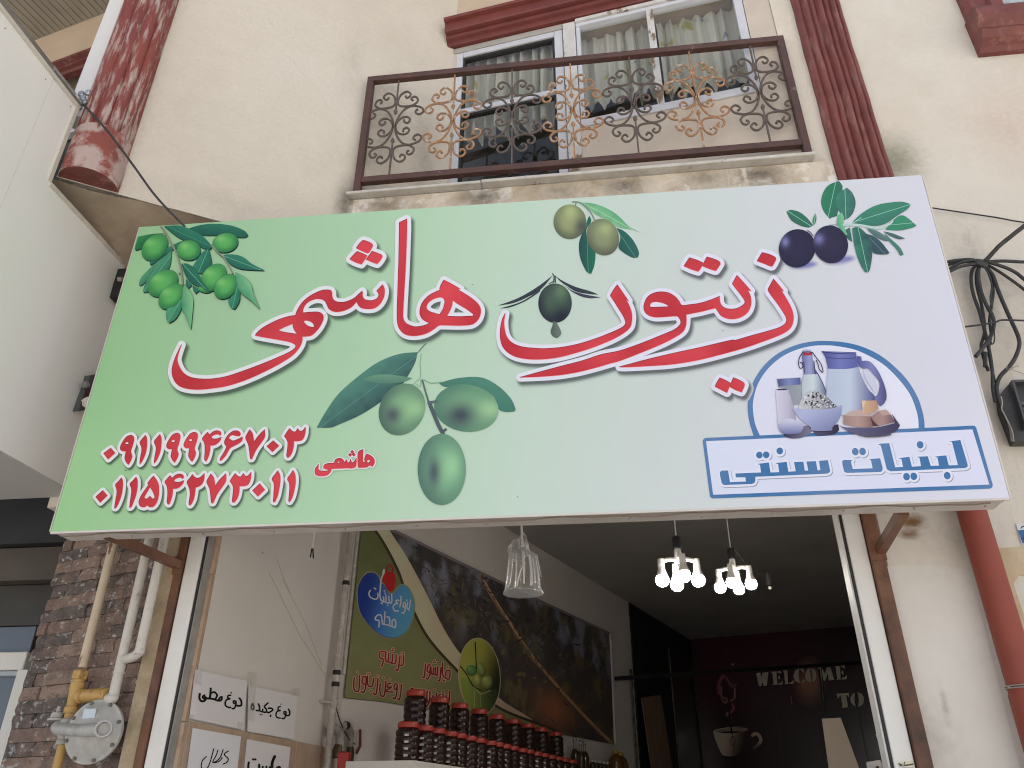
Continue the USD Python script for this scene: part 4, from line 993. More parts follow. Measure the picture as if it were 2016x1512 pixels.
m2 = [T([(1005, 515), (985, 550), (985, 590), (1010, 605), (1025, 575), (1010, 530)], 26), T([(1095, 520), (1110, 570), (1105, 620), (1060, 618)], 28), T([(1110, 622), (1150, 640), (1160, 600)], 24), T([(1150, 640), (1210, 645), (1215, 600), (1185, 560), (1240, 505)], 26), T([(1215, 645), (1260, 650)], 24), T([(1250, 585), (1290, 585), (1315, 610), (1280, 640), (1245, 655)], 26),
      T([(1122, 683), (1123, 684)], 20), T([(1148, 685), (1149, 686)], 20), T([(1272, 690), (1290, 690), (1280, 722), (1272, 690)], 12), T([(1430, 560), (1400, 572), (1400, 610), (1430, 620), (1385, 635), (1365, 680), (1380, 725), (1430, 740)], 24), T([(1438, 522), (1439, 523)], 18), T([(1515, 640), (1490, 640), (1490, 670), (1512, 680), (1520, 650), (1515, 700), (1490, 745), (1458, 742)], 24), T([(1558, 600), (1578, 640), (1572, 690), (1540, 700), (1525, 695)], 26)]
m3 = [T([(285, 1335), (230, 1390), (208, 1460), (215, 1520), (260, 1540), (310, 1500), (350, 1400), (400, 1215)], 17), T([(465, 1235), (440, 1310), (385, 1420), (450, 1400), (510, 1330), (545, 1225)], 17), T([(385, 1425), (440, 1425), (500, 1395), (530, 1350)], 17), T([(625, 1250), (565, 1300), (625, 1370), (600, 1425), (545, 1450)], 18)]
m4 = [T([(945, 1425), (935, 1480), (950, 1540), (1050, 1560), (1100, 1540), (1105, 1460)], 32), T([(1010, 1378), (1012, 1379)], 34), T([(1045, 1378), (1047, 1379)], 34), T([(1100, 1540), (1150, 1545), (1160, 1490)], 30), T([(1160, 1545), (1210, 1545), (1215, 1490)], 30), T([(1215, 1550), (1260, 1550), (1270, 1500)], 30), T([(1345, 1335), (1310, 1420), (1300, 1530)], 44), T([(1310, 1530), (1360, 1540), (1400, 1500), (1425, 1510), (1400, 1560)], 40)]
sheet('white paper reading in bold black script, upper left of the four taped notices', [(384, 1318), (487, 1341), (480, 1437), (372.5, 1414)], m1, [[(384, 1312), (399, 1318), (396, 1350), (383, 1345)], [(372, 1405), (384, 1408), (383, 1418), (371, 1415)], [(468, 1420), (483, 1424), (482, 1440), (467, 1437)]], 1)
sheet('white paper with long bold black word, upper right of the four taped notices', [(489, 1349), (586, 1370), (579, 1456), (487, 1440)], m2, [[(488, 1322), (506, 1325), (500, 1420), (486, 1416)], [(577, 1353), (592, 1356), (590, 1372), (576, 1369)]], 2)
sheet('white paper with thin handwritten pen strokes, lower left of the notices', [(379, 1433), (475, 1450), (465, 1530), (366, 1530)], m3, [[(366, 1420), (376, 1424), (366, 1520), (356, 1515)]], 3, lin((236, 236, 240)))
sheet('white paper with large bold black letters, lower right of the notices', [(486, 1455), (572, 1471), (565, 1540), (478, 1540)], m4, [[(478, 1440), (486, 1442), (480, 1512), (470, 1510)]], 4)

# ------------------------------------------------------------------ the shop sign
YS = -0.50
SC = [(276, 447), (1814, 344.5), (1988, 981), (99.5, 1048)]
c3 = [PY(*q, YS) for q in SC]
sg = thing('shop_sign', 'wide green and white shop sign with red Persian lettering and printed olives', 'sign', (-0.36, YS, 2.52))
quad = Polygon([(p[0], p[2]) for p in c3])
sign_side = pbr('sign_edge_white', (0.66, 0.62, 0.58), (0.58, 0.54, 0.50), scale=6, rough=0.4)
obj('body', prism(quad.buffer(-0.003, join_style=2), lambda u, v, w: np.array([u, w, v]), YS + 0.004, YS + 0.125), sign_side, sg)
vinyl = printed('sign_vinyl', rough=0.42, spec=0.35, bump=0.05, bscale=3.0, bdist=0.02)
GX = [100, 240, 400, 560, 700, 850, 960, 1100, 1250, 1400, 1550, 1700, 1850, 1990]
GC = np.array([lin(c) for c in [(146, 196, 138), (149, 195, 147), (155, 195, 155), (161, 198, 163), (166, 202, 169), (177, 206, 181), (183, 208, 189), (190, 208, 198), (195, 207, 203), (199, 207, 208), (203, 208, 214), (206, 208, 219), (208, 209, 223), (210, 212, 226)]])
def bg(x, y):
    # position along the sign, following its slanted ends
    t = (y - 700) / 350.0
    xx = x + 0.0 * t
    c = np.array([np.interp(xx + (60 * t if xx < 1000 else 60 * t), GX, GC[:, k]) for k in range(3)])
    c = c * (1 + 0.055 * max(t, 0)) + max(t, 0) * np.array([0.012, 0.012, 0.0]) * (1 if x < 700 else 0.3)
    return c
put = lambda x, y, o: PY(x, y, YS - o)
A0 = Art(put, 0.00012, 0.0002)
A0.add(Polygon(SC), bg, fine=45)
A0.build('face', vinyl, sg)
# folded edges of the vinyl and the bottom strip with its thin cable
def edge(name, q0, q1, w, off, m): return obj(name, bar(PY(*q0, YS - off), PY(*q1, YS - off), w), m, sg)
edge('edge_strip', (100, 1049.5), (1987, 982.5), 0.008, -0.002, sign_side)
edge('edge_strip', (1815.5, 344.5), (1989.5, 980.5), 0.006, -0.004, sign_side)
edge('edge_strip', (275, 448), (98.5, 1047), 0.005, -0.004, sign_side)
cb_ = [PY(x, 1048 - (x - 100) * 0.0356 + 8.0 + 1.8 * math.sin(x * 0.021) + 1.3 * math.sin(x * 0.05), YS + 0.02) for x in range(120, 1980, 30)]
obj('edge_cable', tube(np.array(cb_), 0.0028, 6), pbr('brown_wire', (0.22, 0.17, 0.13), rough=0.6), sg)
scr = [blob(PY(x, 1048 - (x - 100) * 0.0356 + 14, YS + 0.05), 0.004, 1) for x in range(260, 1950, 140)]
obj('screws', scr, grey_metal, sg, kind='stuff')

# ---- lettering
def letters(name, red, white_w, sh, red_col=(196, 48, 58), core=True, shade=1.0):
    a = Art(put, 0.00012, 0.0012)
    wh = red.buffer(white_w, quad_segs=6)
    for k, gr in enumerate((7.0, 5.6, 4.2, 2.8, 1.4, 0.2)):
        g = affinity.translate(wh, sh[0], sh[1]).buffer(gr * sh[2] - 2.2 * sh[2], quad_segs=4)
        f = 1 - shade * (0.12, 0.27, 0.44, 0.60, 0.72, 0.78)[k]
        a.add(g, lambda x, y, f=f: bg(x, y) * f * np.array([0.94, 0.97, 1.04]) ** (1 - f), fine=60)
    a.add(wh, lambda x, y: mixc(lin((222, 224, 228)), lin((216, 217, 236)), (x - 300) / 1300), fine=60)
    a.add(red.buffer(1.1), (236, 160, 170))
    a.add(affinity.translate(red, -0.5, -0.6).buffer(0.5), (110, 42, 50))
    def rc(x, y):
        n = n2(x * 0.016, y * 0.016)
        return mixc(lin((180, 38, 50)), lin((214, 66, 76)), n)
    a.add(red, rc, fine=14)
    return a.build(name, vinyl, sg)
oA, oB, oC, oD = (320, 540), (600, 420), (960, 500), (1220, 480)
s56 = 5.6
def toA(p): return (p[0] + 1568, p[1] - 672)
shm = [(210, 778), (160, 880), (125, 970), (105, 1060), (118, 1140), (160, 1210), (240, 1255), (380, 1272), (520, 1262), (700, 1235), (880, 1180), (1060, 1105), (1250, 1010), (1400, 920), (1470, 860), (1520, 790), (1542, 725), (1540, 688), (1590, 685), (1650, 670), (1720, 600), (1765, 520), (1775, 470), (1755, 435), (1710, 418), (1620, 420), (1550, 428), (1550, 395), (1567, 350), (1610, 305), (1680, 275), (1750, 275), (1795, 300)]
shm += [toA(p) for p in [(248, 1012), (270, 1055), (320, 1083), (380, 1085), (450, 1068), (520, 1030), (575, 972), (592, 1012), (630, 1045), (700, 1055), (770, 1045), (830, 1000), (870, 930), (882, 860), (875, 820), (858, 790), (830, 820), (795, 858), (808, 874), (818, 900), (805, 935), (760, 960), (700, 962), (655, 945), (636, 905), (640, 880), (635, 860), (600, 890), (550, 935), (490, 965), (420, 983), (350, 975), (315, 950), (302, 910), (300, 875), (285, 852), (240, 845), (180, 855), (110, 885), (50, 920), (0, 960)]]
shm += [(1530, 330), (1495, 385), (1477, 425), (1470, 455), (1400, 465), (1300, 495), (1200, 540), (1110, 590), (1050, 640), (1025, 675), (1100, 692), (1250, 718), (1380, 742), (1440, 762), (1468, 785), (1462, 815), (1400, 860), (1280, 915), (1100, 990), (900, 1065), (700, 1130), (540, 1155), (420, 1155), (320, 1140), (250, 1105), (205, 1055), (175, 990), (165, 930), (185, 850)]
g1 = shape(shm, oA, s56, [[(1555, 515), (1590, 510), (1640, 525), (1670, 555), (1673, 587), (1645, 586), (1600, 570), (1568, 542)], [(1272, 622), (1340, 585), (1440, 545), (1445, 590), (1465, 630), (1495, 662), (1420, 652), (1340, 640)]])
hea = shape([(1045, 103), (1127, 65), (1127, 200), (1120, 400), (1110, 650), (1095, 900), (1085, 1100), (1090, 1170), (1120, 1215), (1170, 1240), (1220, 1252), (1290, 1245), (1340, 1230), (1380, 1212), (1330, 1190), (1290, 1155), (1270, 1100), (1280, 1030), (1310, 970), (1370, 910), (1440, 870), (1490, 850), (1492, 825), (1505, 790), (1535, 738), (1600, 770), (1714, 835), (1683, 842), (1760, 885), (1850, 945), (1910, 1000), (1938, 1050), (1940, 1100), (1920, 1160), (1880, 1205), (1825, 1230), (1700, 1238), (1560, 1235), (1480, 1238), (1420, 1280), (1340, 1325), (1250, 1348), (1170, 1350), (1100, 1330), (1050, 1280), (1025, 1215), (1020, 1100), (1025, 900), (1035, 600), (1042, 300)], oB, s56,
    [[(1343, 1030), (1365, 985), (1420, 945), (1480, 928), (1520, 930), (1545, 965), (1540, 1010), (1525, 1060), (1490, 1118), (1440, 1105), (1380, 1085), (1350, 1060)], [(1632, 958), (1690, 1000), (1790, 1060), (1864, 1115), (1855, 1135), (1700, 1140), (1565, 1136), (1595, 1085), (1622, 1020)]])
dots1 = [shape(q, oB, s56, sharp=50) for q in ([(645, 298), (700, 315), (742, 340), (752, 358), (715, 425), (692, 440), (630, 415), (570, 385), (605, 335)], [(580, 422), (640, 445), (688, 470), (650, 530), (625, 562), (560, 540), (500, 508), (540, 460)], [(745, 420), (800, 440), (845, 460), (857, 480), (830, 525), (800, 558), (745, 540), (680, 510), (712, 465)])]
nun = shape([(195, 658), (165, 720), (145, 810), (140, 890), (150, 970), (180, 1040), (250, 1105), (350, 1145), (480, 1162), (620, 1160), (780, 1140), (960, 1095), (1150, 1035), (1350, 955), (1490, 880), (1570, 810), (1590, 740), (1590, 660), (1570, 590), (1540, 530), (1512, 490), (1554, 522), (1520, 470), (1432, 342), (1395, 390), (1355, 460), (1400, 530), (1450, 610), (1500, 690), (1522, 750), (1510, 790), (1460, 825), (1350, 875), (1180, 940), (1000, 995), (820, 1030), (640, 1045), (480, 1038), (360, 1020), (270, 980), (215, 920), (190, 840), (182, 750), (190, 690)], oC, s56)
sD = 5.039
DtoC = lambda p: ((p[0] / sD + 1220 - 960) * 5.6, (p[1] / sD + 480 - 500) * 5.6)
waw = [(360, 1362), (560, 1307), (800, 1242), (1050, 1178), (1250, 1112)] + [DtoC(p) for p in [(0, 1063), (200, 995), (400, 915), (540, 855), (600, 805), (607, 770), (590, 735), (560, 718), (450, 725), (350, 728), (280, 705), (245, 660), (245, 600), (275, 535), (330, 495), (410, 478), (490, 490), (550, 525), (590, 570), (620, 612), (700, 605), (800, 590), (900, 560), (992, 523), (995, 570), (1010, 610), (1050, 640), (1110, 650), (1170, 640), (1225, 610), (1245, 580), (1230, 545), (1190, 490), (1150, 440), (1120, 398), (1140, 360), (1165, 315), (1230, 385), (1302, 468), (1268, 460), (1290, 500), (1305, 560), (1300, 620), (1270, 680), (1210, 725), (1140, 745), (1070, 742), (1010, 715), (975, 670), (955, 638), (900, 650), (800, 675), (660, 702), (662, 760), (655, 820), (630, 870), (570, 915), (450, 980), (300, 1045), (150, 1105), (0, 1162)]] + [(1350, 1208), (1200, 1252), (1000, 1302), (800, 1335), (600, 1352)]
waw = shape(waw, oC, s56, [[DtoC(p) for p in [(300, 612), (315, 585), (360, 575), (420, 585), (470, 605), (492, 625), (400, 630), (308, 632)]]])
zeh = shape([(0, 1222), (100, 1195), (250, 1155), (500, 1095), (800, 1030), (1100, 960), (1150, 958), (1300, 915), (1500, 860), (1600, 825), (1650, 785), (1655, 740), (1630, 690), (1570, 600), (1510, 520), (1475, 462), (1490, 420), (1528, 352), (1570, 400), (1627, 470), (1602, 462), (1650, 540), (1695, 620), (1720, 690), (1725, 750), (1710, 810), (1670, 860), (1590, 905), (1450, 960), (1250, 1030), (1000, 1100), (750, 1160), (500, 1198), (250, 1215), (60, 1224)], oD, sD)
dots2 = [shape(q, oD, sD, sharp=50) for q in ([(695, 140), (760, 160), (828, 190), (810, 235), (780, 275), (715, 255), (640, 222), (670, 175)], [(868, 132), (930, 150), (985, 175), (1000, 200), (965, 255), (945, 267), (880, 245), (825, 222), (842, 180)], [(1415, 88), (1480, 105), (1540, 132), (1552, 155), (1520, 215), (1498, 223), (1440, 200), (1365, 172), (1390, 130)], [(995, 1332), (1050, 1355), (1102, 1385), (1085, 1430), (1065, 1478), (1010, 1450), (948, 1418), (965, 1380)], [(1130, 1330), (1190, 1355), (1232, 1382), (1238, 1410), (1210, 1472), (1150, 1450), (1095, 1420), (1110, 1375)])]
letters('lettering', unary_union([g1, hea] + dots1), 8.2, (4.5, 6.5, 1.0))
letters('lettering', unary_union([nun, waw, zeh] + dots2), 8.2, (4.5, 6.5, 1.0))
# ---- telephone numbers
E_, F_ = (170, 820), (400, 820)
sE, sF = 6.72, 5.6
sh_ = lambda pts, dx, dy: [(x + dx, y + dy) for x, y in pts]
d9 = [(560, 258), (600, 252), (628, 275), (630, 320), (612, 390), (595, 440), (592, 480), (607, 525), (590, 585), (558, 636), (528, 600), (512, 555), (520, 500), (528, 458), (480, 458), (452, 430), (460, 385), (490, 330), (525, 282)]
h9 = [(510, 360), (530, 338), (560, 340), (565, 366), (532, 372)]
d1 = [(785, 252), (803, 300), (803, 380), (790, 470), (765, 540), (735, 600), (710, 628), (715, 560), (735, 450), (730, 400), (712, 345), (750, 290)]
d4 = [(1605, 212), (1635, 245), (1680, 205), (1730, 190), (1775, 205), (1783, 240), (1770, 250), (1740, 235), (1690, 245), (1655, 270), (1665, 295), (1720, 300), (1787, 278), (1770, 320), (1730, 360), (1690, 380), (1640, 385), (1638, 440), (1620, 520), (1595, 580), (1578, 590), (1565, 560), (1572, 480), (1572, 400), (1560, 340), (1537, 298), (1565, 255)]
d6 = [(345, 160), (390, 165), (412, 190), (405, 215), (370, 215), (320, 205), (290, 225), (285, 245), (330, 270), (380, 255), (435, 228), (425, 270), (380, 305), (320, 335), (290, 360), (250, 430), (205, 480), (188, 485), (195, 455), (230, 400), (262, 335), (240, 305), (238, 275), (260, 230), (300, 185)]
d7 = [(515, 150), (545, 190), (555, 240), (563, 285), (600, 230), (640, 185), (680, 148), (680, 225), (640, 290), (590, 360), (560, 420), (540, 465), (525, 470), (518, 440), (512, 380), (500, 310), (470, 238), (490, 190)]
d3 = [(955, 135), (985, 165), (1020, 172), (1045, 135), (1065, 165), (1095, 160), (1130, 122), (1125, 190), (1100, 250), (1060, 270), (1000, 272), (998, 330), (980, 400), (950, 445), (930, 452), (922, 430), (932, 350), (935, 290), (920, 250), (898, 220), (925, 175)]
num1 = [shape([(325, 422), (380, 485), (290, 565), (232, 490)], E_, sE, smooth=False), shape(d9, E_, sE, [h9]), shape(d1, E_, sE), shape(sh_(d1, 190, -10), E_, sE), shape(sh_(d9, 612, -28), E_, sE, [sh_(h9, 612, -28)]), shape(sh_(d9, 842, -40), E_, sE, [sh_(h9, 842, -40)]), shape(d4, E_, sE), shape(d6, F_, sF), shape(d7, F_, sF), shape([(775, 270), (835, 325), (765, 390), (705, 330)], F_, sF, smooth=False), shape(d3, F_, sF)]
num2 = [shape([(220, 982), (277, 1048), (185, 1138), (128, 1065)], E_, sE, smooth=False), shape([(465, 815), (482, 850), (482, 930), (465, 1040), (430, 1140), (395, 1205), (375, 1212), (385, 1140), (405, 1020), (402, 960), (388, 905), (425, 865)], E_, sE), shape([(660, 805), (677, 850), (677, 930), (660, 1030), (630, 1120), (600, 1190), (575, 1208), (582, 1130), (600, 1010), (598, 950), (580, 895), (620, 850)], E_, sE),
    shape([(890, 792), (925, 835), (955, 900), (962, 980), (955, 1060), (930, 1140), (890, 1190), (840, 1198), (805, 1178), (770, 1200), (720, 1190), (700, 1150), (705, 1100), (740, 1030), (800, 945), (825, 905), (815, 885), (850, 835)], E_, sE, [[(845, 932), (880, 990), (905, 1050), (905, 1085), (880, 1095), (842, 1058), (810, 1090), (775, 1090), (770, 1065), (800, 1010)]]),
    shape(sh_(d4, -495, 573), E_, sE), shape([(1405, 770), (1430, 800), (1470, 820), (1520, 800), (1562, 758), (1560, 820), (1540, 880), (1500, 920), (1445, 940), (1440, 1000), (1420, 1100), (1385, 1165), (1368, 1175), (1360, 1140), (1375, 1030), (1365, 950), (1335, 872), (1375, 815)], E_, sE), shape(sh_(d7, -428, 486), F_, sF), shape(sh_(d3, -600, 496), F_, sF), shape([(625, 745), (680, 810), (605, 880), (547, 818)], F_, sF, smooth=False), shape([(825, 602), (848, 650), (850, 720), (838, 800), (820, 880), (790, 945), (775, 940), (780, 850), (785, 780), (780, 730), (762, 690), (795, 640)], F_, sF), shape([(992, 597), (1015, 645), (1020, 720), (1008, 800), (985, 890), (955, 942), (945, 930), (952, 850), (955, 780), (950, 730), (932, 690), (965, 640)], F_, sF)]
letters('telephone_number', unary_union(num1), 6.4, (2.6, 3.6, 0.6))
letters('telephone_number', unary_union(num2), 6.4, (2.6, 3.6, 0.6))
small = [shape([(1712, 398), (1765, 365), (1762, 450), (1760, 505), (1792, 508), (1782, 480), (1790, 440), (1805, 415), (1850, 435), (1885, 470), (1890, 510), (1868, 552), (1835, 540), (1800, 560), (1715, 565), (1708, 520)], F_, sF, [[(1805, 487), (1830, 477), (1848, 490), (1828, 513), (1808, 508)]]),
    shape([(1690, 465), (1690, 520), (1680, 555), (1640, 572), (1590, 568), (1540, 572), (1470, 575), (1415, 578), (1405, 610), (1370, 645), (1310, 658), (1255, 650), (1235, 620), (1240, 575), (1275, 530), (1270, 565), (1280, 595), (1330, 605), (1390, 600), (1375, 588), (1330, 572), (1335, 540), (1375, 520), (1440, 515), (1460, 480), (1500, 462), (1540, 475), (1560, 512), (1580, 478), (1595, 512), (1615, 507), (1625, 473), (1640, 512), (1665, 502)], F_, sF, [[(1478, 505), (1498, 492), (1515, 508), (1492, 520)]])]
small += [shape([(x, y - 17), (x + 17, y), (x, y + 17), (x - 17, y)], F_, sF, smooth=False) for x, y in ((1645, 392), (1622, 424), (1662, 422))]
letters('small_lettering', unary_union(small), 2.9, (0.8, 1.0, 0.25), shade=0.25)

# ---- blue dairy emblem
G_, sG, H_, sH, I_, sI = (1370, 820), 6.72, (1640, 820), 5.929, (1460, 660), 5.305
blue = lambda x, y: mixc(lin((58, 112, 165)), lin((88, 125, 172)), 0.5 + 0.5 * math.sin(x * 0.02 + y * 0.013))
em = Art(put, 0.00012, 0.0010)
lil = (214, 218, 238)
disc_in = shape([(190, 1045), (140, 920), (118, 760), (130, 640), (180, 490), (280, 345), (420, 225), (580, 150), (740, 112), (880, 105), (1000, 115), (1180, 150), (1350, 225), (1500, 320), (1650, 470), (1760, 620), (1820, 770), (1845, 880), (1850, 1000)], I_, sI, sharp=40)
disc_out = shape([(128, 1060), (80, 900), (62, 740), (80, 600), (140, 450), (240, 310), (380, 190), (560, 105), (740, 65), (900, 60), (1080, 75), (1260, 120), (1440, 205), (1600, 330), (1740, 480), (1840, 650), (1890, 800), (1908, 900), (1912, 990)], I_, sI, sharp=40)
em.add(disc_out, blue, fine=20)
em.add(disc_in, lambda x, y: mixc(lin((212, 216, 234)), lin((222, 224, 240)), (x - 1480) / 300), fine=40)
fo = Polygon([(1382.6, 862.4), (1398.3, 981.5), (1956.7, 961.7), (1920.8, 837.7)]).buffer(-7).buffer(7)
fi = Polygon([(1390, 868.6), (1404, 974), (1947.8, 954), (1914.5, 845.3)])
em.add(fo, blue, fine=40)
em.add(fi, lambda x, y: mixc(lin((212, 218, 238)), lin((216, 218, 240)), (x - 1400) / 500), fine=60)
bt = [shape([(525, 755), (865, 742), (850, 640), (820, 628), (965, 610), (985, 742), (1105, 738), (1090, 630), (1060, 618), (1200, 602), (1222, 732), (1325, 725), (1300, 605), (1420, 600), (1440, 720), (1490, 716), (1465, 598), (1585, 592), (1608, 714), (1650, 710), (1632, 590), (1745, 578), (1775, 720), (1760, 745), (1720, 755), (785, 795), (785, 850), (770, 880), (740, 890), (375, 905), (345, 885), (325, 800), (318, 740), (340, 718), (425, 715), (450, 870), (665, 862), (655, 800), (530, 803)], G_, sG, smooth=False)]
bt += [ell(x, y, 41, 43, 0, G_, sG) for x, y in ((840, 510), (930, 507), (1110, 455))]
bt += [shape([(108, 520), (130, 508), (225, 510), (207, 525), (230, 615), (465, 605), (445, 512), (425, 500), (548, 488), (578, 600), (575, 630), (555, 645), (160, 657), (130, 640), (112, 560)], H_, sH, smooth=False), shape([(530, 325), (560, 318), (655, 312), (725, 595), (820, 590), (800, 495), (770, 487), (890, 472), (920, 588), (1030, 580), (1010, 480), (985, 472), (1105, 465), (1140, 578), (1240, 575), (1220, 478), (1195, 468), (1320, 455), (1350, 572), (1460, 568), (1390, 295), (1360, 293), (1485, 275), (1570, 560), (1570, 585), (1540, 600), (670, 637), (630, 615), (560, 340)], H_, sH, smooth=False)]
bt += [ell(x, y, 37, 42, -15, H_, sH) for x, y in ((260, 410), (345, 408), (1017, 330), (858, 702), (943, 698), (1333, 690))]
bt = unary_union(bt)
em.add(affinity.translate(bt, 1.6, 1.8).buffer(4.6), (142, 142, 156))
em.add(bt.buffer(5.0), (218, 222, 240), fine=0)
em.add(bt.buffer(0.3), blue, fine=25)
em.build('dairy_emblem', vinyl, sg)

# ---- dairy still life
ds = Art(put, 0.00012, 0.0034)
_dadd = ds.add
def _deep(g, c, fine=0.0, new_layer=True):
    f = c if callable(c) else (lambda x, y, q=(c if isinstance(c, np.ndarray) else lin(c)): q)
    _dadd(g, lambda x, y: 0.92 * np.asarray(f(x, y)) ** 1.28, fine, new_layer)
ds.add = _deep
def gx(c0, c1, x0, x1, o=I_, s=sI, c2=None):
    X0_, X1_ = x0 / s + o[0], x1 / s + o[0]
    a, b = lin(c0), lin(c1)
    cc = lin(c2) if c2 is not None else None
    def f(x, y):
        t = (x - X0_) / (X1_ - X0_)
        return mixc(a, b, t) if cc is None else (mixc(a, b, t * 2) if t < 0.5 else mixc(b, cc, t * 2 - 1))
    return f
def D(p, c, fine=6, **k): ds.add(shape(p, I_, sI, **k), c, fine=fine)
D([(430, 1010), (700, 940), (760, 985), (660, 1060), (540, 1080), (460, 1060)], gx((78, 72, 104), (150, 150, 172), 430, 760))
D([(700, 960), (1010, 930), (1020, 990), (960, 1035), (800, 1045), (740, 1000)], gx((112, 110, 140), (60, 55, 85), 700, 1020))
D([(368, 455), (615, 440), (640, 700), (545, 735), (490, 555), (385, 545)], gx((150, 156, 178), (176, 182, 188), 368, 640))
D([(375, 462), (612, 443), (616, 515), (388, 532)], gx((92, 102, 152), (150, 160, 205), 375, 616, c2=(104, 116, 168)), sharp=40)
D([(352, 565), (490, 565), (500, 640), (540, 720), (572, 890), (600, 900), (560, 1000), (385, 1000), (372, 800), (360, 640)], gx((222, 220, 236), (206, 204, 222), 352, 600, c2=(168, 160, 180)))
ds.add(ell(424, 566, 62, 8, -2, I_, sI), (72, 74, 100))
D([(645, 152), (718, 150), (735, 200), (760, 330), (800, 400), (860, 520), (892, 620), (880, 740), (640, 740), (622, 520), (648, 400), (640, 300), (628, 200)], gx((120, 126, 178), (170, 178, 214), 625, 800, c2=(96, 102, 150)))
D([(650, 412), (792, 405), (852, 525), (885, 630), (880, 735), (640, 735), (626, 520)], gx((196, 206, 214), (214, 224, 232), 625, 880, c2=(120, 130, 160)))
D([(640, 184), (735, 180), (737, 206), (645, 214)], (190, 62, 78), fine=0, sharp=40)
ds.add(ell(680, 160, 38, 13, 0, I_, sI), (186, 192, 220))
wire = [stroke(p, 9, I_, sI) for p in ([(640, 178), (606, 230), (595, 300), (612, 345), (640, 330), (630, 285), (610, 290)], [(740, 178), (770, 220), (830, 300), (850, 385), (815, 360), (800, 310), (780, 260)], [(640, 178), (690, 172), (745, 180)], [(650, 280), (655, 390)], [(755, 270), (770, 400)])]
ds.add(unary_union(wire), (70, 66, 108))
D([(1208, 215), (1250, 222), (1256, 268), (1340, 275), (1425, 370), (1492, 520), (1515, 640), (1490, 710), (1450, 742), (1420, 705), (1382, 655), (1362, 640), (1420, 620), (1440, 500), (1390, 420), (1320, 345), (1270, 350), (1215, 300)], gx((104, 108, 168), (150, 154, 202), 1210, 1515, c2=(96, 96, 146)), holes=[[(1275, 365), (1312, 358), (1372, 425), (1410, 520), (1398, 612), (1340, 525), (1290, 440)]] if False else ())
D([(832, 165), (1195, 178), (1202, 230), (1217, 310), (1252, 420), (1322, 560), (1392, 645), (1380, 800), (1100, 850), (880, 720), (890, 520), (896, 330), (870, 220)], gx((196, 206, 226), (206, 216, 232), 880, 1390, c2=(104, 108, 160)))
D([(832, 165), (1195, 178), (1202, 230), (1217, 330), (1100, 352), (900, 350), (892, 300), (870, 220)], gx((92, 98, 160), (136, 144, 200), 840, 1217, c2=(112, 118, 182)))
D([(1275, 365), (1312, 358), (1372, 425), (1410, 520), (1398, 612), (1340, 525), (1290, 440)], (214, 218, 236), fine=0)
ds.add(stroke([(845, 172), (1000, 190), (1195, 182)], 7, I_, sI), (66, 66, 112)); ds.add(stroke([(885, 232), (1040, 244), (1200, 236)], 6, I_, sI), (84, 86, 140))
D([(590, 775), (610, 700), (660, 620), (740, 575), (830, 600), (900, 650), (970, 720), (1000, 750), (800, 800)], gx((206, 208, 214), (190, 192, 198), 590, 1000, c2=(120, 124, 140)))
r5 = np.random.default_rng(4)
for k in range(150):
    u, v = r5.uniform(600, 985), r5.uniform(585, 770)
    if Point(u / sI + I_[0], v / sI + I_[1]).within(shape([(600, 770), (620, 700), (670, 630), (740, 585), (830, 610), (900, 660), (985, 745)], I_, sI)):
        w = r5.uniform(8, 17)
        dark = r5.random() < 0.25 + 0.45 * (u - 600) / 400
        ds.add(ell(u, v, w, w * 0.5, r5.uniform(0, 180), I_, sI, n=9), (124, 128, 142) if dark else (226, 227, 230), new_layer=(k % 30 == 0))
D([(530, 762), (640, 772), (800, 778), (950, 762), (1052, 728), (1045, 800), (1012, 890), (950, 960), (930, 996), (740, 996), (720, 960), (640, 900), (580, 835)], lambda x, y: mixc(lin((190, 196, 228)), lin((72, 78, 138)), 0.25 + (x - 1640) / 130 * 0.6 + (y - 815) / 60 * 0.5))
D([(380, 930), (440, 885), (500, 868), (580, 892), (652, 930), (640, 980), (600, 1025), (450, 1032), (400, 992)], lambda x, y: mixc(lin((214, 216, 236)), lin((116, 122, 178)), (y - 828) / 30))
D([(1170, 1020), (1300, 1050), (1540, 1030), (1560, 1045), (1440, 1062), (1280, 1062)], (116, 112, 128))
D([(1005, 930), (1100, 962), (1400, 962), (1600, 918), (1570, 820), (1655, 940), (1622, 990), (1540, 1032), (1400, 1052), (1200, 1035), (1090, 990)], gx((128, 126, 158), (84, 78, 112), 1005, 1655))
D([(1068, 835), (1150, 788), (1262, 776), (1352, 848), (1368, 962), (1200, 956), (1065, 930)], gx((176, 152, 150), (194, 170, 164), 1065, 1367, c2=(156, 130, 130)), smooth=False)
D([(1068, 835), (1150, 788), (1262, 776), (1352, 848), (1250, 842), (1140, 846)], (206, 186, 180), smooth=False)
D([(1350, 850), (1430, 790), (1512, 776), (1562, 830), (1597, 907), (1430, 948), (1375, 890)], gx((174, 146, 142), (186, 160, 154), 1350, 1595, c2=(128, 104, 114)), smooth=False)
D([(1430, 790), (1512, 776), (1562, 830), (1470, 838)], (200, 176, 168), smooth=False)
D([(1345, 852), (1375, 890), (1432, 948), (1370, 950)], (110, 74, 84), fine=0)
D([(1250, 685), (1412, 680), (1432, 770), (1345, 826), (1272, 812)], gx((220, 190, 164), (196, 162, 140), 1250, 1432), smooth=False)
D([(1252, 684), (1300, 682), (1270, 760), (1278, 808), (1268, 800)], (232, 212, 190), fine=0)
ds.build('dairy_picture', vinyl, sg)

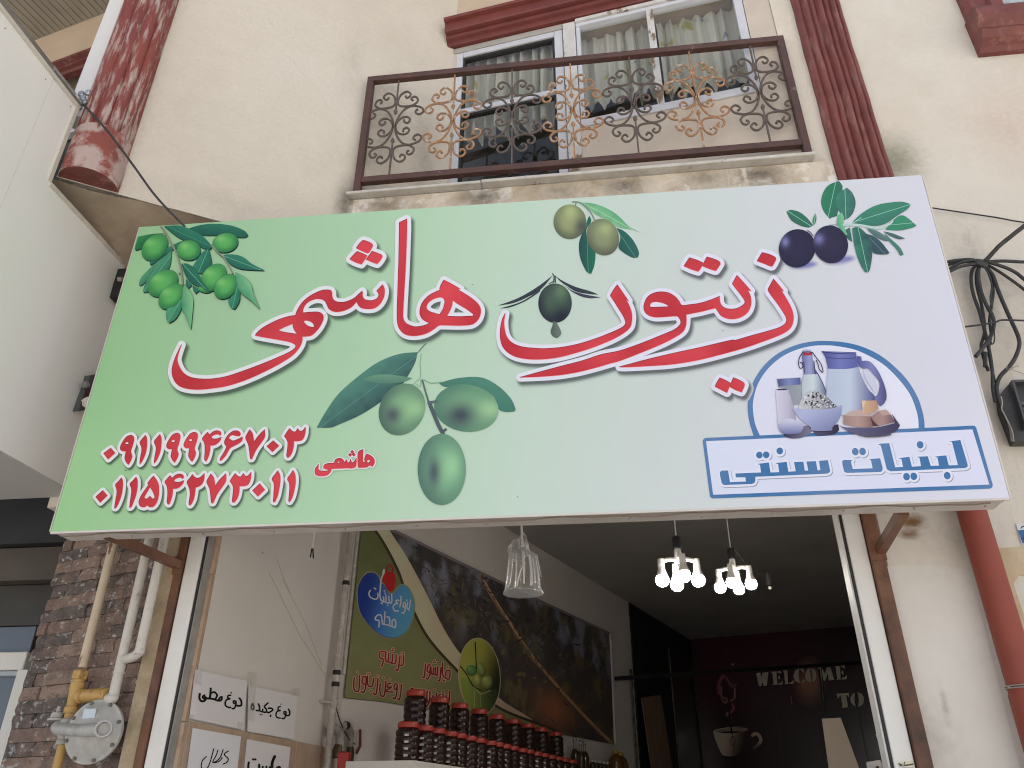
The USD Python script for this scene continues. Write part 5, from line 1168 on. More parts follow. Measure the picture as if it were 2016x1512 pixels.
# ---- printed olives and leaves
def ov(cx, cy, a, b, ang, base, edge, hi, o, s, light=(-0.35, -0.45), dark=None):
    """An olive: geometry and its printed tones."""
    g = ell(cx, cy, a, b, ang, o, s)
    X, Y, A_, B_ = cx / s + o[0], cy / s + o[1], a / s, b / s
    cs, sn = math.cos(math.radians(ang)), math.sin(math.radians(ang))
    cb, ce, chh = lin(base), lin(edge), lin(hi)
    def f(x, y):
        u = ((x - X) * cs + (y - Y) * sn) / A_
        v = (-(x - X) * sn + (y - Y) * cs) / B_
        r = math.hypot(u, v)
        wx, wy = (x - X) / A_, (y - Y) / B_
        h = math.exp(-((wx - light[0]) ** 2 + (wy - light[1]) ** 2) / 0.16)
        c = mixc(cb, ce, 0.95 * sstep(0.25, 1.0, r) * (0.55 + 0.45 * sstep(-0.6, 0.8, (wx * -light[0] + wy * -light[1]) * 2)))
        c = mixc(c, chh, 0.75 * h)
        if dark is not None:
            dx, dy, dr, dc = dark[:4]
            da = dark[4] if len(dark) > 4 else 1.0
            c = mixc(c, lin(dc), 0.95 * math.exp(-(((wx - dx) * da) ** 2 + (wy - dy) ** 2) / (dr * dr)))
        return c
    return g, f
def lf(pts, c0, c1, o, s, ax=None, sharp=62):
    """A leaf: tone runs across it from c0 to c1, broken by faint veins."""
    g = shape(pts, o, s, sharp=sharp)
    p = np.asarray(pts, float) / s + np.asarray(o, float)
    m = p.mean(0)
    w, V_ = np.linalg.eigh(np.cov((p - m).T))
    e, q = V_[:, 1], V_[:, 0]
    if q[1] < 0: q = -q
    L, Wd = math.sqrt(w[1]) * 1.6, math.sqrt(w[0]) * 1.6
    a, b = lin(c0), lin(c1)
    def f(x, y):
        d = np.array([x, y]) - m
        t = 0.5 + 0.5 * (d @ q) / Wd
        n = n2(x * 0.09, y * 0.09)
        return mixc(a, b, t * 0.8 + 0.35 * (n - 0.35)) * (0.92 + 0.16 * n)
    return g, f, LineString([m - e * L * 1.05, m + e * L * 1.05])
def sprig(name, items, sd=None, outline=None, off=0.0012):
    a = Art(put, 0.00012, off)
    clip = Polygon(SC).buffer(-1.2)
    if sd:
        u = unary_union([it[1] for it in items]).buffer(0)
        a.add(affinity.translate(u, sd[0], sd[1]).intersection(clip), sd[2])
    for it in items:
        g = it[1].intersection(clip)
        if g.is_empty: continue
        if outline and it[0] != 'line':
            a.add(g.buffer(outline[0]).intersection(clip), outline[1])
        a.add(g, (lambda x, y, f=it[2]: 0.98 * np.clip(np.asarray(f(x, y)), 0, 1) ** 1.16) if callable(it[2]) else it[2], fine=5 if callable(it[2]) else 0)
        if it[0] == 'leaf' and len(it) > 4:
            a.add(it[3].buffer(it[4]).intersection(g), it[5])
    return a.build(name, vinyl, sg)
def L_(pts, c0, c1, o, s, vein=None):
    g, f, ml = lf(pts, c0, c1, o, s)
    return ('leaf', g, f, ml, 0.45, vein) if vein else ('leaf', g, f)
def O_(*a, **k):
    g, f = ov(*a, **k)
    return ('olive', g, f)
def S_(pts, w, c, o, s): return ('line', stroke(pts, w, o, s), c)
J, sJ_ = (260, 430), 6.575
T1, T2, VN = (64, 148, 122), (22, 92, 78), (110, 178, 150)
ol = dict(base=(98, 180, 104), edge=(44, 124, 76), hi=(140, 206, 128), o=J, s=sJ_)
def oj(cx, cy, a, b, ang, **k): return O_(cx, cy, a, b, ang, ol['base'], ol['edge'], ol['hi'], J, sJ_, **k)
sprig('olive_branch_print', [
    L_([(55, 245), (250, 205), (420, 195), (300, 240), (200, 300), (130, 380), (40, 410)], (60, 150, 90), (20, 86, 66), J, sJ_),
    L_([(230, 590), (260, 520), (400, 420), (560, 330), (690, 280), (620, 350), (500, 420), (350, 530), (240, 600)], T1, T2, J, sJ_),
    L_([(90, 860), (120, 770), (200, 680), (330, 560), (520, 420), (400, 600), (260, 730), (150, 840), (105, 865)], (96, 166, 128), (44, 112, 92), J, sJ_),
    L_([(145, 955), (160, 880), (220, 760), (330, 600), (510, 410), (500, 560), (460, 660), (340, 720), (240, 850), (200, 950)], (88, 164, 130), (40, 116, 92), J, sJ_, VN),
    L_([(740, 130), (900, 85), (1100, 72), (1300, 100), (1450, 160), (1500, 215), (1460, 240), (1370, 240), (1200, 215), (950, 215), (850, 190)], (46, 128, 106), (18, 84, 76), J, sJ_),
    L_([(415, 100), (600, 95), (750, 140), (900, 220), (990, 310), (1030, 375), (1000, 395), (900, 375), (780, 290), (650, 270), (520, 190)], (52, 138, 112), (20, 88, 78), J, sJ_, (64, 148, 122)),
    L_([(700, 790), (775, 860), (728, 902), (700, 860)], T1, T2, J, sJ_), L_([(790, 870), (880, 920), (825, 972), (795, 930)], T1, T2, J, sJ_),
    oj(940, 915, 90, 45, 10),
    L_([(960, 405), (1000, 410), (1030, 600), (920, 720), (840, 690), (790, 620), (880, 480)], T1, T2, J, sJ_, VN),
    oj(295, 375, 195, 140, -45), oj(733, 412, 155, 130, 0), oj(1207, 315, 167, 124, -12),
    L_([(1185, 475), (1300, 468), (1430, 500), (1550, 590), (1712, 672), (1560, 665), (1400, 650), (1270, 590)], (56, 142, 118), (24, 98, 86), J, sJ_, VN),
    S_([(365, 90), (440, 190), (500, 310), (560, 420), (615, 590), (640, 720), (652, 850)], 22, (138, 140, 124), J, sJ_), S_([(1030, 340), (1100, 430), (1180, 500), (1250, 610), (1300, 705)], 18, (132, 138, 122), J, sJ_), S_([(440, 205), (410, 215)], 10, (130, 138, 120), J, sJ_), S_([(600, 710), (640, 690)], 10, (130, 138, 120), J, sJ_),
    oj(400, 840, 215, 150, -35), oj(510, 1010, 195, 132, -45),
    L_([(640, 1040), (560, 1130), (460, 1170), (445, 1280), (480, 1350), (560, 1300), (630, 1180)], (92, 170, 134), (42, 122, 92), J, sJ_, VN),
    L_([(670, 850), (740, 930), (790, 1050), (785, 1180), (762, 1432), (740, 1380), (700, 1270), (640, 1150), (650, 980)], (150, 206, 158), (60, 140, 104), J, sJ_),
    oj(1055, 765, 200, 140, -50),
    L_([(640, 590), (720, 590), (830, 670), (900, 800), (1005, 938), (900, 890), (780, 840), (700, 750)], (46, 130, 106), (22, 94, 80), J, sJ_, VN),
    oj(1215, 880, 180, 130, -50),
    L_([(1350, 850), (1390, 900), (1390, 1060), (1330, 1170), (1280, 1150), (1250, 1060), (1330, 960)], (64, 152, 120), (30, 108, 86), J, sJ_, VN),
    L_([(1340, 700), (1450, 760), (1540, 860), (1570, 980), (1652, 1172), (1560, 1080), (1410, 960), (1360, 850)], (140, 202, 156), (50, 136, 100), J, sJ_),
], sd=(1.3, 2.6, (28, 58, 52)), outline=(0.45, (34, 84, 70)))
K, sK = (610, 670), 4.448
ob = dict(o=K, s=sK)
sprig('olive_branch_print', [
    L_([(60, 765), (130, 640), (250, 470), (430, 310), (600, 190), (780, 120), (945, 103), (920, 200), (860, 310), (800, 400), (650, 520), (450, 650), (250, 740), (180, 765)], (96, 150, 134), (50, 76, 86), K, sK, (104, 142, 138)),
    L_([(450, 345), (560, 305), (700, 300), (900, 330), (800, 370), (600, 375)], (122, 166, 140), (84, 126, 116), K, sK),
    S_([(1018, 28), (985, 60), (950, 105)], 9, (88, 122, 106), K, sK), S_([(975, 120), (965, 200), (968, 320), (930, 360), (905, 385), (815, 378)], 6, (128, 172, 138), K, sK), S_([(935, 385), (970, 405), (970, 345)], 6, (128, 166, 138), K, sK), S_([(1000, 345), (1060, 375), (1150, 365)], 8, (122, 166, 138), K, sK),
    L_([(1130, 375), (1300, 330), (1500, 325), (1650, 400), (1760, 510), (1802, 600), (1780, 625), (1660, 610), (1600, 480), (1400, 390), (1200, 410)], (92, 146, 128), (74, 130, 118), K, sK),
    O_(807, 605, 235, 195, -62, (142, 184, 146), (88, 120, 108), (168, 208, 162), K, sK, light=(0.5, -0.05), dark=(-0.35, 0.25, 0.42, (88, 98, 106), 1.3)),
    O_(1370, 593, 283, 207, 8, (134, 178, 144), (98, 142, 122), (176, 214, 170), K, sK, light=(0.72, 0.05), dark=(-0.18, 0.30, 0.50, (74, 80, 96), 1.1)),
    S_([(985, 350), (1010, 440), (1040, 540), (1075, 640)], 16, (86, 108, 100), K, sK), S_([(1045, 545), (1085, 645), (1125, 740), (1165, 815)], 34, (76, 90, 96), K, sK), S_([(1050, 545), (1110, 535)], 24, (86, 104, 106), K, sK), S_([(1165, 800), (1190, 780)], 22, (76, 90, 96), K, sK),
    O_(1155, 1130, 211, 312, 0, (138, 186, 152), (94, 130, 118), (170, 216, 172), K, sK, light=(0.42, -0.1), dark=(-0.33, 0.08, 0.46, (88, 98, 108), 1.7)),
])
M_, sM_ = (970, 390), 5.213
sprig('olive_pair_print', [
    L_([(905, 42), (1050, 60), (1200, 120), (1310, 200), (1400, 290), (1548, 371), (1450, 330), (1330, 310), (1240, 280), (1150, 220), (1030, 150)], (108, 176, 136), (146, 196, 150), M_, sM_, (170, 212, 176)),
    L_([(1270, 305), (1350, 340), (1440, 430), (1500, 550), (1490, 610), (1430, 610), (1330, 550), (1290, 500), (1310, 400)], (54, 116, 106), (36, 92, 88), M_, sM_, (96, 156, 138)),
    L_([(990, 180), (1010, 240), (960, 330), (980, 440), (1050, 540), (1045, 680), (1010, 778), (960, 750), (900, 620), (885, 480), (910, 380)], (36, 126, 98), (44, 74, 86), M_, sM_, (84, 160, 128)),
    O_(792, 243, 168, 178, 0, (158, 168, 126), (104, 112, 92), (186, 198, 146), M_, sM_, light=(0.05, -0.6), dark=(0.75, 0.25, 0.45, (92, 94, 92))),
    O_(1130, 400, 192, 163, 68, (146, 156, 122), (104, 110, 94), (178, 194, 142), M_, sM_, light=(0.15, -0.55)),
    S_([(820, 38), (900, 50), (1000, 140), (1045, 225)], 14, (122, 138, 120), M_, sM_), S_([(990, 150), (1030, 235)], 12, (196, 212, 204), M_, sM_), S_([(855, 50), (850, 75)], 10, (110, 120, 100), M_, sM_),
])
sprig('dripping_olive_print', [
    L_([(50, 1103), (250, 1030), (430, 930), (615, 795), (500, 930), (350, 1020), (200, 1080)], (74, 84, 92), (48, 54, 66), M_, sM_), L_([(70, 1133), (300, 1060), (490, 935), (470, 970), (330, 1060), (180, 1120)], (76, 80, 96), (56, 58, 78), M_, sM_),
    L_([(640, 795), (720, 850), (850, 910), (1000, 955), (1088, 990), (1000, 985), (860, 960), (760, 900), (690, 850)], (72, 80, 88), (52, 58, 72), M_, sM_), L_([(700, 860), (800, 940), (930, 985), (1112, 1018), (1000, 1027), (900, 1005), (800, 950)], (84, 84, 104), (64, 64, 86), M_, sM_),
    S_([(615, 775), (630, 810), (620, 870)], 12, (84, 100, 98), M_, sM_), S_([(640, 800), (642, 865)], 14, (62, 74, 78), M_, sM_), S_([(625, 850), (580, 880)], 9, (80, 92, 92), M_, sM_),
    O_(640, 1078, 172, 202, 0, (84, 108, 92), (48, 50, 66), (116, 146, 116), M_, sM_, light=(0.36, -0.62), dark=(0.35, 0.75, 0.62, (40, 40, 60))),
    L_([(622, 1265), (650, 1272), (690, 1340), (702, 1395), (660, 1438), (615, 1415), (595, 1370), (612, 1310)], (124, 142, 130), (74, 86, 84), M_, sM_),
])
N_, sN = (1520, 345), 6.72
lg, lgd, vn = (66, 150, 118), (58, 104, 108), (150, 208, 182)
shd = Art(put, 0.00012, 0.0010)
for k in range(5):
    g = unary_union([ell(420, 1190, 200 - 16 * k, 62 - 9 * k, -6, N_, sN), ell(900, 1120, 220 - 18 * k, 72 - 11 * k, -8, N_, sN)])
    shd.add(g, lambda x, y, k=k: mixc(bg(x, y), lin((112, 114, 178)), 0.18 * (k + 1)), fine=20)
shd.build('olive_shadow_print', vinyl, sg)
sprig('black_olive_print', [
    L_([(940, 740), (1030, 690), (1062, 882), (1000, 840)], (70, 130, 112), (52, 92, 92), N_, sN),
    L_([(763, 575), (680, 470), (648, 350), (680, 220), (750, 130), (882, 72), (925, 130), (928, 200), (860, 540), (790, 560)], (56, 140, 104), (52, 112, 106), N_, sN, vn),
    L_([(990, 165), (1060, 230), (1105, 350), (1080, 480), (1020, 560), (955, 592), (900, 500), (850, 400), (850, 300), (900, 220)], (66, 112, 110), (72, 146, 124), N_, sN, vn),
    L_([(190, 480), (250, 458), (360, 485), (460, 560), (542, 662), (480, 690), (360, 660), (250, 590)], (60, 128, 106), (54, 112, 98), N_, sN, vn), L_([(575, 495), (588, 570), (570, 640), (545, 662), (535, 590)], (80, 150, 122), (60, 124, 104), N_, sN, vn),
    L_([(1500, 720), (1600, 600), (1700, 530), (1790, 560), (1912, 665), (1850, 695), (1680, 730)], (70, 152, 122), (62, 138, 112), N_, sN, vn),
    L_([(1060, 630), (1120, 560), (1250, 460), (1400, 390), (1560, 360), (1720, 350), (1832, 382), (1800, 440), (1650, 540), (1500, 640), (1350, 670), (1150, 640)], (72, 148, 122), (64, 126, 116), N_, sN, vn),
    L_([(1240, 770), (1350, 810), (1450, 890), (1552, 1022), (1520, 1045), (1400, 1045), (1330, 1010), (1300, 880)], (66, 98, 106), (56, 84, 98), N_, sN, (110, 134, 144)),
    L_([(1470, 740), (1600, 770), (1762, 835), (1680, 845), (1560, 800)], (92, 128, 126), (70, 104, 106), N_, sN), L_([(1480, 760), (1580, 850), (1690, 950), (1742, 1050), (1700, 1065), (1640, 970), (1540, 860)], (84, 146, 128), (66, 122, 110), N_, sN),
    L_([(1250, 700), (1400, 740), (1560, 850), (1500, 870), (1350, 800)], (110, 144, 140), (76, 108, 112), N_, sN),
    L_([(1060, 700), (1150, 690), (1260, 790), (1320, 920), (1325, 1050), (1290, 1260), (1230, 1282), (1170, 1180), (1120, 1050), (1080, 880)], (58, 92, 102), (62, 140, 112), N_, sN, vn),
    L_([(860, 640), (870, 540), (920, 490), (950, 560), (950, 660), (1000, 792), (960, 780), (890, 690)], (138, 202, 164), (86, 164, 128), N_, sN),
    S_([(950, 655), (1150, 660), (1400, 700), (1480, 680), (1560, 640), (1590, 610)], 30, (178, 204, 200), N_, sN), S_([(1060, 640), (1180, 560)], 10, vn, N_, sN), S_([(760, 660), (860, 655)], 8, (110, 120, 130), N_, sN), S_([(540, 800), (510, 760), (470, 730)], 18, (122, 120, 134), N_, sN),
    O_(332, 966, 240, 255, 20, (50, 46, 80), (40, 38, 72), (50, 46, 80), N_, sN, light=(-3, -3), dark=(-0.66, -0.34, 0.26, (138, 138, 190), 1.3)),
    O_(775, 913, 228, 252, -18, (54, 49, 82), (42, 40, 74), (54, 49, 82), N_, sN, light=(-3, -3), dark=(-0.68, -0.28, 0.27, (132, 132, 186), 1.0)),
])
# specks of dirt on the sign
sp_ = Art(put, 0.00012, 0.0022)
for x, y, w in ((247, 926, 3), (1019, 978, 1.6), (1423, 651, 1.6), (930, 560, 1.0), (640, 620, 1.0), (1680, 930, 1.0)):
    sp_.add(ell(x, y, w, 0.8, 20, n=8), (70, 72, 66))
sp_.build('dirt_specks', vinyl, sg, kind='stuff')

# ------------------------------------------------------------------ banner on the turned side wall
OB = 0.02
KI = 3.6                                             # print albedo from what the dim room shows
def dimc(c, k=KI): return np.clip(lin(c) * k, 0, 0.8)
bn = thing('banner', 'long vinyl banner on the left shop wall with olive twig photo and Persian words', 'banner', WB.hit(940, 1300, OB))
bprint = printed('banner_vinyl', rough=0.28, spec=0.5, bump=0.25, bscale=2.2, bdist=0.06)
def wav(x, y):
    s, z = WB.sz(x, y, OB)
    return 0.008 * math.sin(s * 3.1 + z * 1.7) + 0.006 * math.sin(s * 1.3 - z * 4.0)
bput = lambda x, y, o: WB.hit(x, y, OB + o + wav(x, y))
sb0, zb0 = WB.sz(678, 1374, OB); sb1 = WB.sz(1205, 1340, OB)[0]; ztop = WB.sz(1000, 1154, OB)[1]
# the sheet in its own coordinates: px outline from the two ends
bl, br_ = (677, 1374), (1210, 1466)
def world_to_px(p):
    v = np.asarray(p) - CAM; w = v @ FW
    return (1008 + F_PX * (v @ RT) / w, 756 - F_PX * (v @ UP) / w)
tl = world_to_px(WB.at(sb0, ztop, OB)); tr = world_to_px(WB.at(sb1, ztop + 0.02, OB))
bot = [(677, 1374), (760, 1383), (830, 1394), (1000, 1428), (1103, 1445), (1209, 1466)]
outl = Polygon([tl, tr] + bot[::-1])
bA = Art(bput, 0.0002, 0.0)
bA.minfine = 9
def photo(x, y):
    s, z = WB.sz(x, y, OB)
    n1 = f2(s * 2.3 + 3, z * 2.3); m2 = f2(s * 6.0 + 40, z * 6.0 + 11); n3 = f2(s * 5 + 80 + z * 2.0, z * 4.5 + 9 - s * 1.5, 5)
    c = mixc(lin((58, 52, 46)), lin((34, 34, 37)), n1)
    sky = sstep(0.48, 0.72, n3) * sstep(zb0 + 0.45, zb0 + 0.95, z)
    c = mixc(c, lin((98, 99, 112)), 0.75 * sky)
    c = mixc(c, lin((88, 78, 48)), 0.5 * sstep(0.55, 0.75, m2) * (1 - sky))
    ora = math.exp(-(((s - 3.35) / 0.45) ** 2 + ((z - zb0 - 0.22) / 0.16) ** 2))
    c = mixc(c, lin((120, 74, 50)), 0.8 * ora)
    return np.clip(c * KI * 0.85, 0, 0.7)
bA.add(outl, photo, fine=5)
# twigs of the photograph
r6 = np.random.default_rng(8)
main = [(945, 1130), (975, 1185), (1010, 1235), (1040, 1285), (1075, 1325), (1108, 1362), (1140, 1398), (1180, 1440), (1206, 1464)]
def clipb(g): return g.intersection(outl.buffer(-1))
bA.add(clipb(LineString(catmull(main, 5)).buffer(3.4)), lambda x, y: np.clip(mixc(lin((112, 84, 62)), lin((76, 58, 46)), n2(x * .15, y * .15)) * KI, 0, .6), fine=6)
bA.add(clipb(LineString(catmull([(945, 1130), (1010, 1235), (1075, 1325), (1140, 1398), (1206, 1464)], 8)).buffer(0.9)), dimc((140, 108, 80)))
cols = [(62, 62, 52), (70, 68, 56), (46, 48, 46), (78, 74, 62), (34, 35, 38), (66, 64, 70), (30, 30, 32), (40, 42, 40), (84, 76, 62)]
for k in range(420):
    t = r6.uniform(0, 1)
    x0, y0 = 800 + 390 * t + r6.normal(0, 34), 1095 + 235 * t + r6.normal(0, 48)
    a = r6.uniform(0, math.pi) if r6.random() < 0.5 else r6.normal(0.9, 0.5)
    L = r6.uniform(8, 30) * (1 - 0.35 * t)
    p = np.array([[x0, y0], [x0 + L * math.cos(a) * 0.5 + r6.normal(0, 2), y0 + L * math.sin(a) * 0.5 + r6.normal(0, 2)], [x0 + L * math.cos(a), y0 + L * math.sin(a)]])
    w = r6.uniform(0.7, 2.2)
    nrm = np.array([-math.sin(a), math.cos(a)]) * w
    g = Polygon(np.vstack([p[0], p[1] + nrm, p[2], p[1] - nrm]))
    bA.add(clipb(g if g.is_valid else g.buffer(0)), dimc(cols[r6.integers(0, 9)], 2.6), new_layer=(k % 40 == 0))
for k in range(26):
    x0, y0 = r6.uniform(960, 1110), r6.uniform(1260, 1345)
    bA.add(clipb(ell(x0, y0, r6.uniform(2.5, 5), r6.uniform(2, 3.5), r6.uniform(0, 180), n=12)), dimc((104, 96, 58), 1.8), new_layer=(k == 0))
# green field on the left and the pale sweep
sweepL = catmull([(700, 1000), (745, 1053), (782, 1120), (800, 1170), (830, 1235), (858, 1275), (898, 1318), (930, 1350), (985, 1395), (1060, 1425), (1105, 1443)], 6)
sweepR = catmull([(740, 1000), (772, 1052), (800, 1095), (830, 1150), (850, 1190), (875, 1240), (905, 1285), (950, 1330), (983, 1374), (1030, 1405), (1075, 1432), (1140, 1452)], 6)
field = clipb(Polygon(list(map(tuple, sweepL)) + [(1105, 1500), (600, 1480), (640, 1000)]).buffer(0))
swp = clipb(Polygon(list(map(tuple, sweepR)) + list(map(tuple, sweepL[::-1]))).buffer(0))
bA.add(swp, lambda x, y: np.clip(mixc(lin((150, 128, 104)), lin((120, 104, 90)), sstep(760, 1000, x) * 0.6 + 0.4 * n2(x * 0.03, y * 0.03)) * KI, 0, .75), fine=10)
dkl = clipb(LineString(sweepL).buffer(2.6))
bA.add(field, lambda x, y: np.clip(mixc(lin((62, 66, 40)), lin((88, 89, 60)), sstep(1050, 1370, y) * 0.7 + 0.3 * n2(x * 0.04, y * 0.04)) * KI * 0.92, 0, .6), fine=8)
bA.add(dkl, dimc((58, 54, 36), 1.5))
# blue heart with red jug
VH, sV = (690, 1080), 8.4
heart = shape([(120, 800), (125, 650), (180, 510), (260, 420), (330, 395), (410, 410), (470, 480), (500, 590), (545, 585), (590, 660), (640, 745), (700, 750), (760, 690), (800, 630), (870, 600), (950, 650), (1010, 750), (1050, 880), (1050, 1020), (1010, 1200), (930, 1360), (830, 1440), (700, 1475), (560, 1450), (420, 1370), (280, 1230), (170, 1060), (130, 920)], VH, sV, sharp=75)
bA.add(heart.buffer(2.0), dimc((128, 124, 88), 2.0))
bA.add(affinity.translate(heart, 0, 1.0), dimc((20, 34, 60), 1.6))
bA.add(heart, lambda x, y: np.clip(mixc(lin((22, 36, 92)), lin((58, 104, 158)), sstep(715, 815, x + 0.25 * (y - 1170))) * KI * 0.9, 0, .7), fine=6)
jug = shape([(540, 470), (580, 400), (620, 385), (700, 390), (735, 440), (748, 530), (735, 620), (700, 690), (660, 710), (620, 690), (590, 640), (560, 570), (530, 540)], VH, sV)
bA.add(jug.buffer(1.0), dimc((110, 96, 64), 1.8))
bA.add(jug, dimc((142, 30, 30), 2.2))
bA.add(stroke([(600, 380), (610, 300), (650, 268), (690, 310), (705, 390)], 24, VH, sV), dimc((136, 30, 30), 2.0))
bA.add(unary_union([stroke([(550, 350), (535, 430), (505, 520), (495, 650), (485, 760), (500, 840)], 24, VH, sV), ell(548, 385, 20, 50, 10, VH, sV)]), dimc((170, 158, 150)))
tw1 = [[(330, 690), (305, 740), (325, 800), (380, 830), (430, 835), (455, 790), (450, 740)], [(500, 840), (530, 880), (550, 850), (545, 800)], [(550, 880), (570, 880), (590, 850), (585, 770)], [(590, 890), (630, 900), (640, 860), (630, 790)], [(640, 900), (670, 900), (685, 860), (680, 760)],
       [(800, 860), (770, 850), (750, 880), (780, 910), (730, 920), (705, 970), (730, 1025), (790, 1030)], [(835, 790), (830, 900), (815, 960)], [(905, 890), (880, 900), (870, 960), (900, 970), (910, 920), (905, 1010), (880, 1065), (850, 1060)], [(945, 890), (935, 970), (950, 1000)], [(995, 850), (980, 950), (965, 1020)],
       [(505, 1100), (450, 1100), (410, 1150), (420, 1180), (465, 1190), (475, 1240), (465, 1300)], [(510, 1105), (520, 1190), (530, 1245)], [(570, 1045), (565, 1150), (555, 1250)], [(530, 1250), (620, 1265), (740, 1310)], [(600, 1130), (640, 1140), (650, 1250)], [(690, 1280), (690, 1190), (730, 1175), (750, 1230), (740, 1305)]]
bA.add(unary_union([stroke(p, 22, VH, sV) for p in tw1]), dimc((176, 172, 178)))
bA.add(unary_union([ell(x, y, 13, 13, 0, VH, sV) for x, y in ((395, 655), (415, 665), (570, 740), (510, 905), (525, 910), (615, 940), (935, 855), (560, 700))]), dimc((176, 172, 178)))
# red words
WO, sWd = (680, 1260), 9.164
w_tor = [[(735, 220), (640, 205), (610, 260), (620, 320), (680, 345), (675, 420), (655, 480)], [(730, 240), (720, 320), (735, 385), (770, 380), (780, 240)], [(775, 390), (815, 410), (845, 380), (850, 260)], [(830, 415), (880, 430), (910, 390), (915, 270)], [(985, 290), (970, 400), (960, 500), (935, 555), (910, 525)], [(1045, 280), (1050, 380), (1035, 450), (985, 455)]]
w_oil = [[(160, 680), (150, 800), (160, 900), (210, 930), (245, 880), (255, 640)], [(370, 660), (320, 670), (300, 740), (320, 790), (370, 790), (375, 680), (365, 850), (330, 945), (285, 930)], [(400, 650), (400, 780), (420, 830), (470, 840), (495, 790), (510, 690)], [(585, 700), (580, 800), (560, 950), (535, 985), (505, 960)], [(630, 790), (620, 900), (640, 1000), (680, 1015), (710, 960), (730, 740)], [(820, 780), (770, 790), (760, 850), (830, 850), (750, 900), (740, 930), (860, 940)], [(935, 790), (890, 800), (880, 870), (920, 890), (935, 820), (925, 960), (895, 1060), (860, 1040)], [(1010, 800), (1000, 950), (975, 1070), (945, 1060)]]
w_cuc = [[(1445, 430), (1435, 560), (1420, 670), (1390, 670)], [(1530, 450), (1490, 460), (1475, 560), (1520, 575), (1530, 480), (1525, 620), (1490, 700), (1460, 690)], [(1545, 500), (1550, 600), (1580, 610), (1590, 500)], [(1585, 610), (1620, 620), (1625, 500)], [(1625, 620), (1660, 630), (1665, 480)], [(1725, 500), (1715, 620), (1700, 730), (1670, 730)], [(1755, 410), (1750, 600), (1790, 670), (1870, 700), (1885, 560), (1820, 560), (1810, 640)]]
w_pro = [[(1180, 900), (1200, 870), (1240, 900), (1240, 960)], [(1290, 910), (1330, 890), (1360, 960)], [(1400, 900), (1430, 920), (1425, 1050), (1440, 1160)], [(1475, 920), (1470, 1060), (1490, 1130)], [(1525, 930), (1520, 1080), (1480, 1190), (1460, 1180)], [(1580, 1000), (1560, 1100), (1545, 1140)], [(1640, 960), (1650, 1040)], [(1720, 980), (1690, 990), (1680, 1040)], [(1760, 970), (1770, 1040)], [(1815, 1000), (1820, 1040)], [(1880, 950), (1875, 1080), (1860, 1150)]]
dts = [(855, 150), (840, 190), (868, 190), (1020, 235), (1048, 240), (218, 575), (405, 610), (435, 610), (590, 645), (685, 675), (805, 705), (450, 915), (478, 920), (1610, 370), (1595, 405), (1625, 405), (1845, 490), (1770, 735), (1790, 740), (1610, 895), (1745, 935), (1772, 935), (1875, 930)]
wg = unary_union([stroke(p, 30, WO, sWd) for p in w_tor + w_oil + w_cuc + w_pro] + [ell(x, y, 15, 15, 0, WO, sWd) for x, y in dts])
wg = clipb(wg)
bA.add(wg.buffer(1.3), dimc((176, 128, 112), 2.2))
bA.add(wg.buffer(-0.15), lambda x, y: mixc(dimc((118, 30, 38), 2.2), dimc((92, 24, 30), 1.8), sstep(1270, 1380, y)))
# oval picture of olives
UO, sU = (880, 1220), 5.6
oval = ell(358, 625, 225, 418, -4, UO, sU)
bA.add(oval.buffer(1.6), dimc((150, 140, 122), 2.2))
bA.add(oval, lambda x, y: np.clip(mixc(lin((112, 112, 50)), lin((24, 28, 18)), sstep(-0.2, 1.0, (x - 930) / 55 + (y - 1330) / 160)) * KI * 0.9, 0, .6), fine=6)
bA.add(shape([(150, 640), (240, 650), (330, 760), (400, 810), (490, 780), (550, 760), (540, 900), (470, 1000), (360, 1040), (260, 990), (180, 850)], UO, sU).intersection(oval), lambda x, y: np.clip(mixc(lin((92, 104, 46)), lin((38, 46, 26)), sstep(915, 975, x)) * KI * .9, 0, .6), fine=6)
def small_olive(cx, cy, a, b, an, c0, c1):
    g, f = ov(cx, cy, a, b, an, c0, c1, tuple(min(255, int(v * 1.25)) for v in c0), UO, sU)
    bA.add(g, lambda x, y, f=f: np.clip(f(x, y) * KI * 0.9, 0, .7), fine=5)
small_olive(375, 550, 50, 85, -15, (92, 104, 58), (46, 58, 32)); small_olive(270, 560, 62, 60, 0, (66, 96, 52), (36, 56, 32)); small_olive(335, 670, 42, 72, 5, (112, 116, 62), (62, 72, 40)); small_olive(440, 690, 62, 75, 10, (104, 110, 62), (58, 66, 40))
bA.add(unary_union([stroke([(312, 250), (318, 400), (325, 540)], 12, UO, sU), stroke([(150, 515), (220, 610), (290, 730), (380, 780)], 12, UO, sU)]), dimc((18, 20, 14), 1.6))
bA.add(unary_union([stroke([(300, 780), (305, 900), (300, 990)], 9, UO, sU), stroke([(365, 820), (368, 960)], 6, UO, sU), stroke([(300, 745), (370, 815), (430, 800), (480, 780)], 10, UO, sU)]), dimc((140, 146, 104), 2.0))
bA.build('print', bprint, bn)
rimt = [WB.at(s, ztop, OB + 0.004) for s in (sb0, (sb0 + sb1) / 2)] + [WB.at(sb1, ztop + 0.02, OB + 0.004)]
obj('top_hem', tube(np.array(rimt), 0.014, 6), pbr('banner_hem', (0.30, 0.26, 0.27), (0.24, 0.21, 0.22), scale=8, rough=0.5), bn)
obj('end_hem', tube(np.array([WB.at(sb1 + 0.01, ztop + 0.02, OB + 0.004), WB.hit(1211, 1466, OB + 0.004)]), 0.022, 6), pbr('banner_white_hem', (0.55, 0.51, 0.50), rough=0.5), bn)

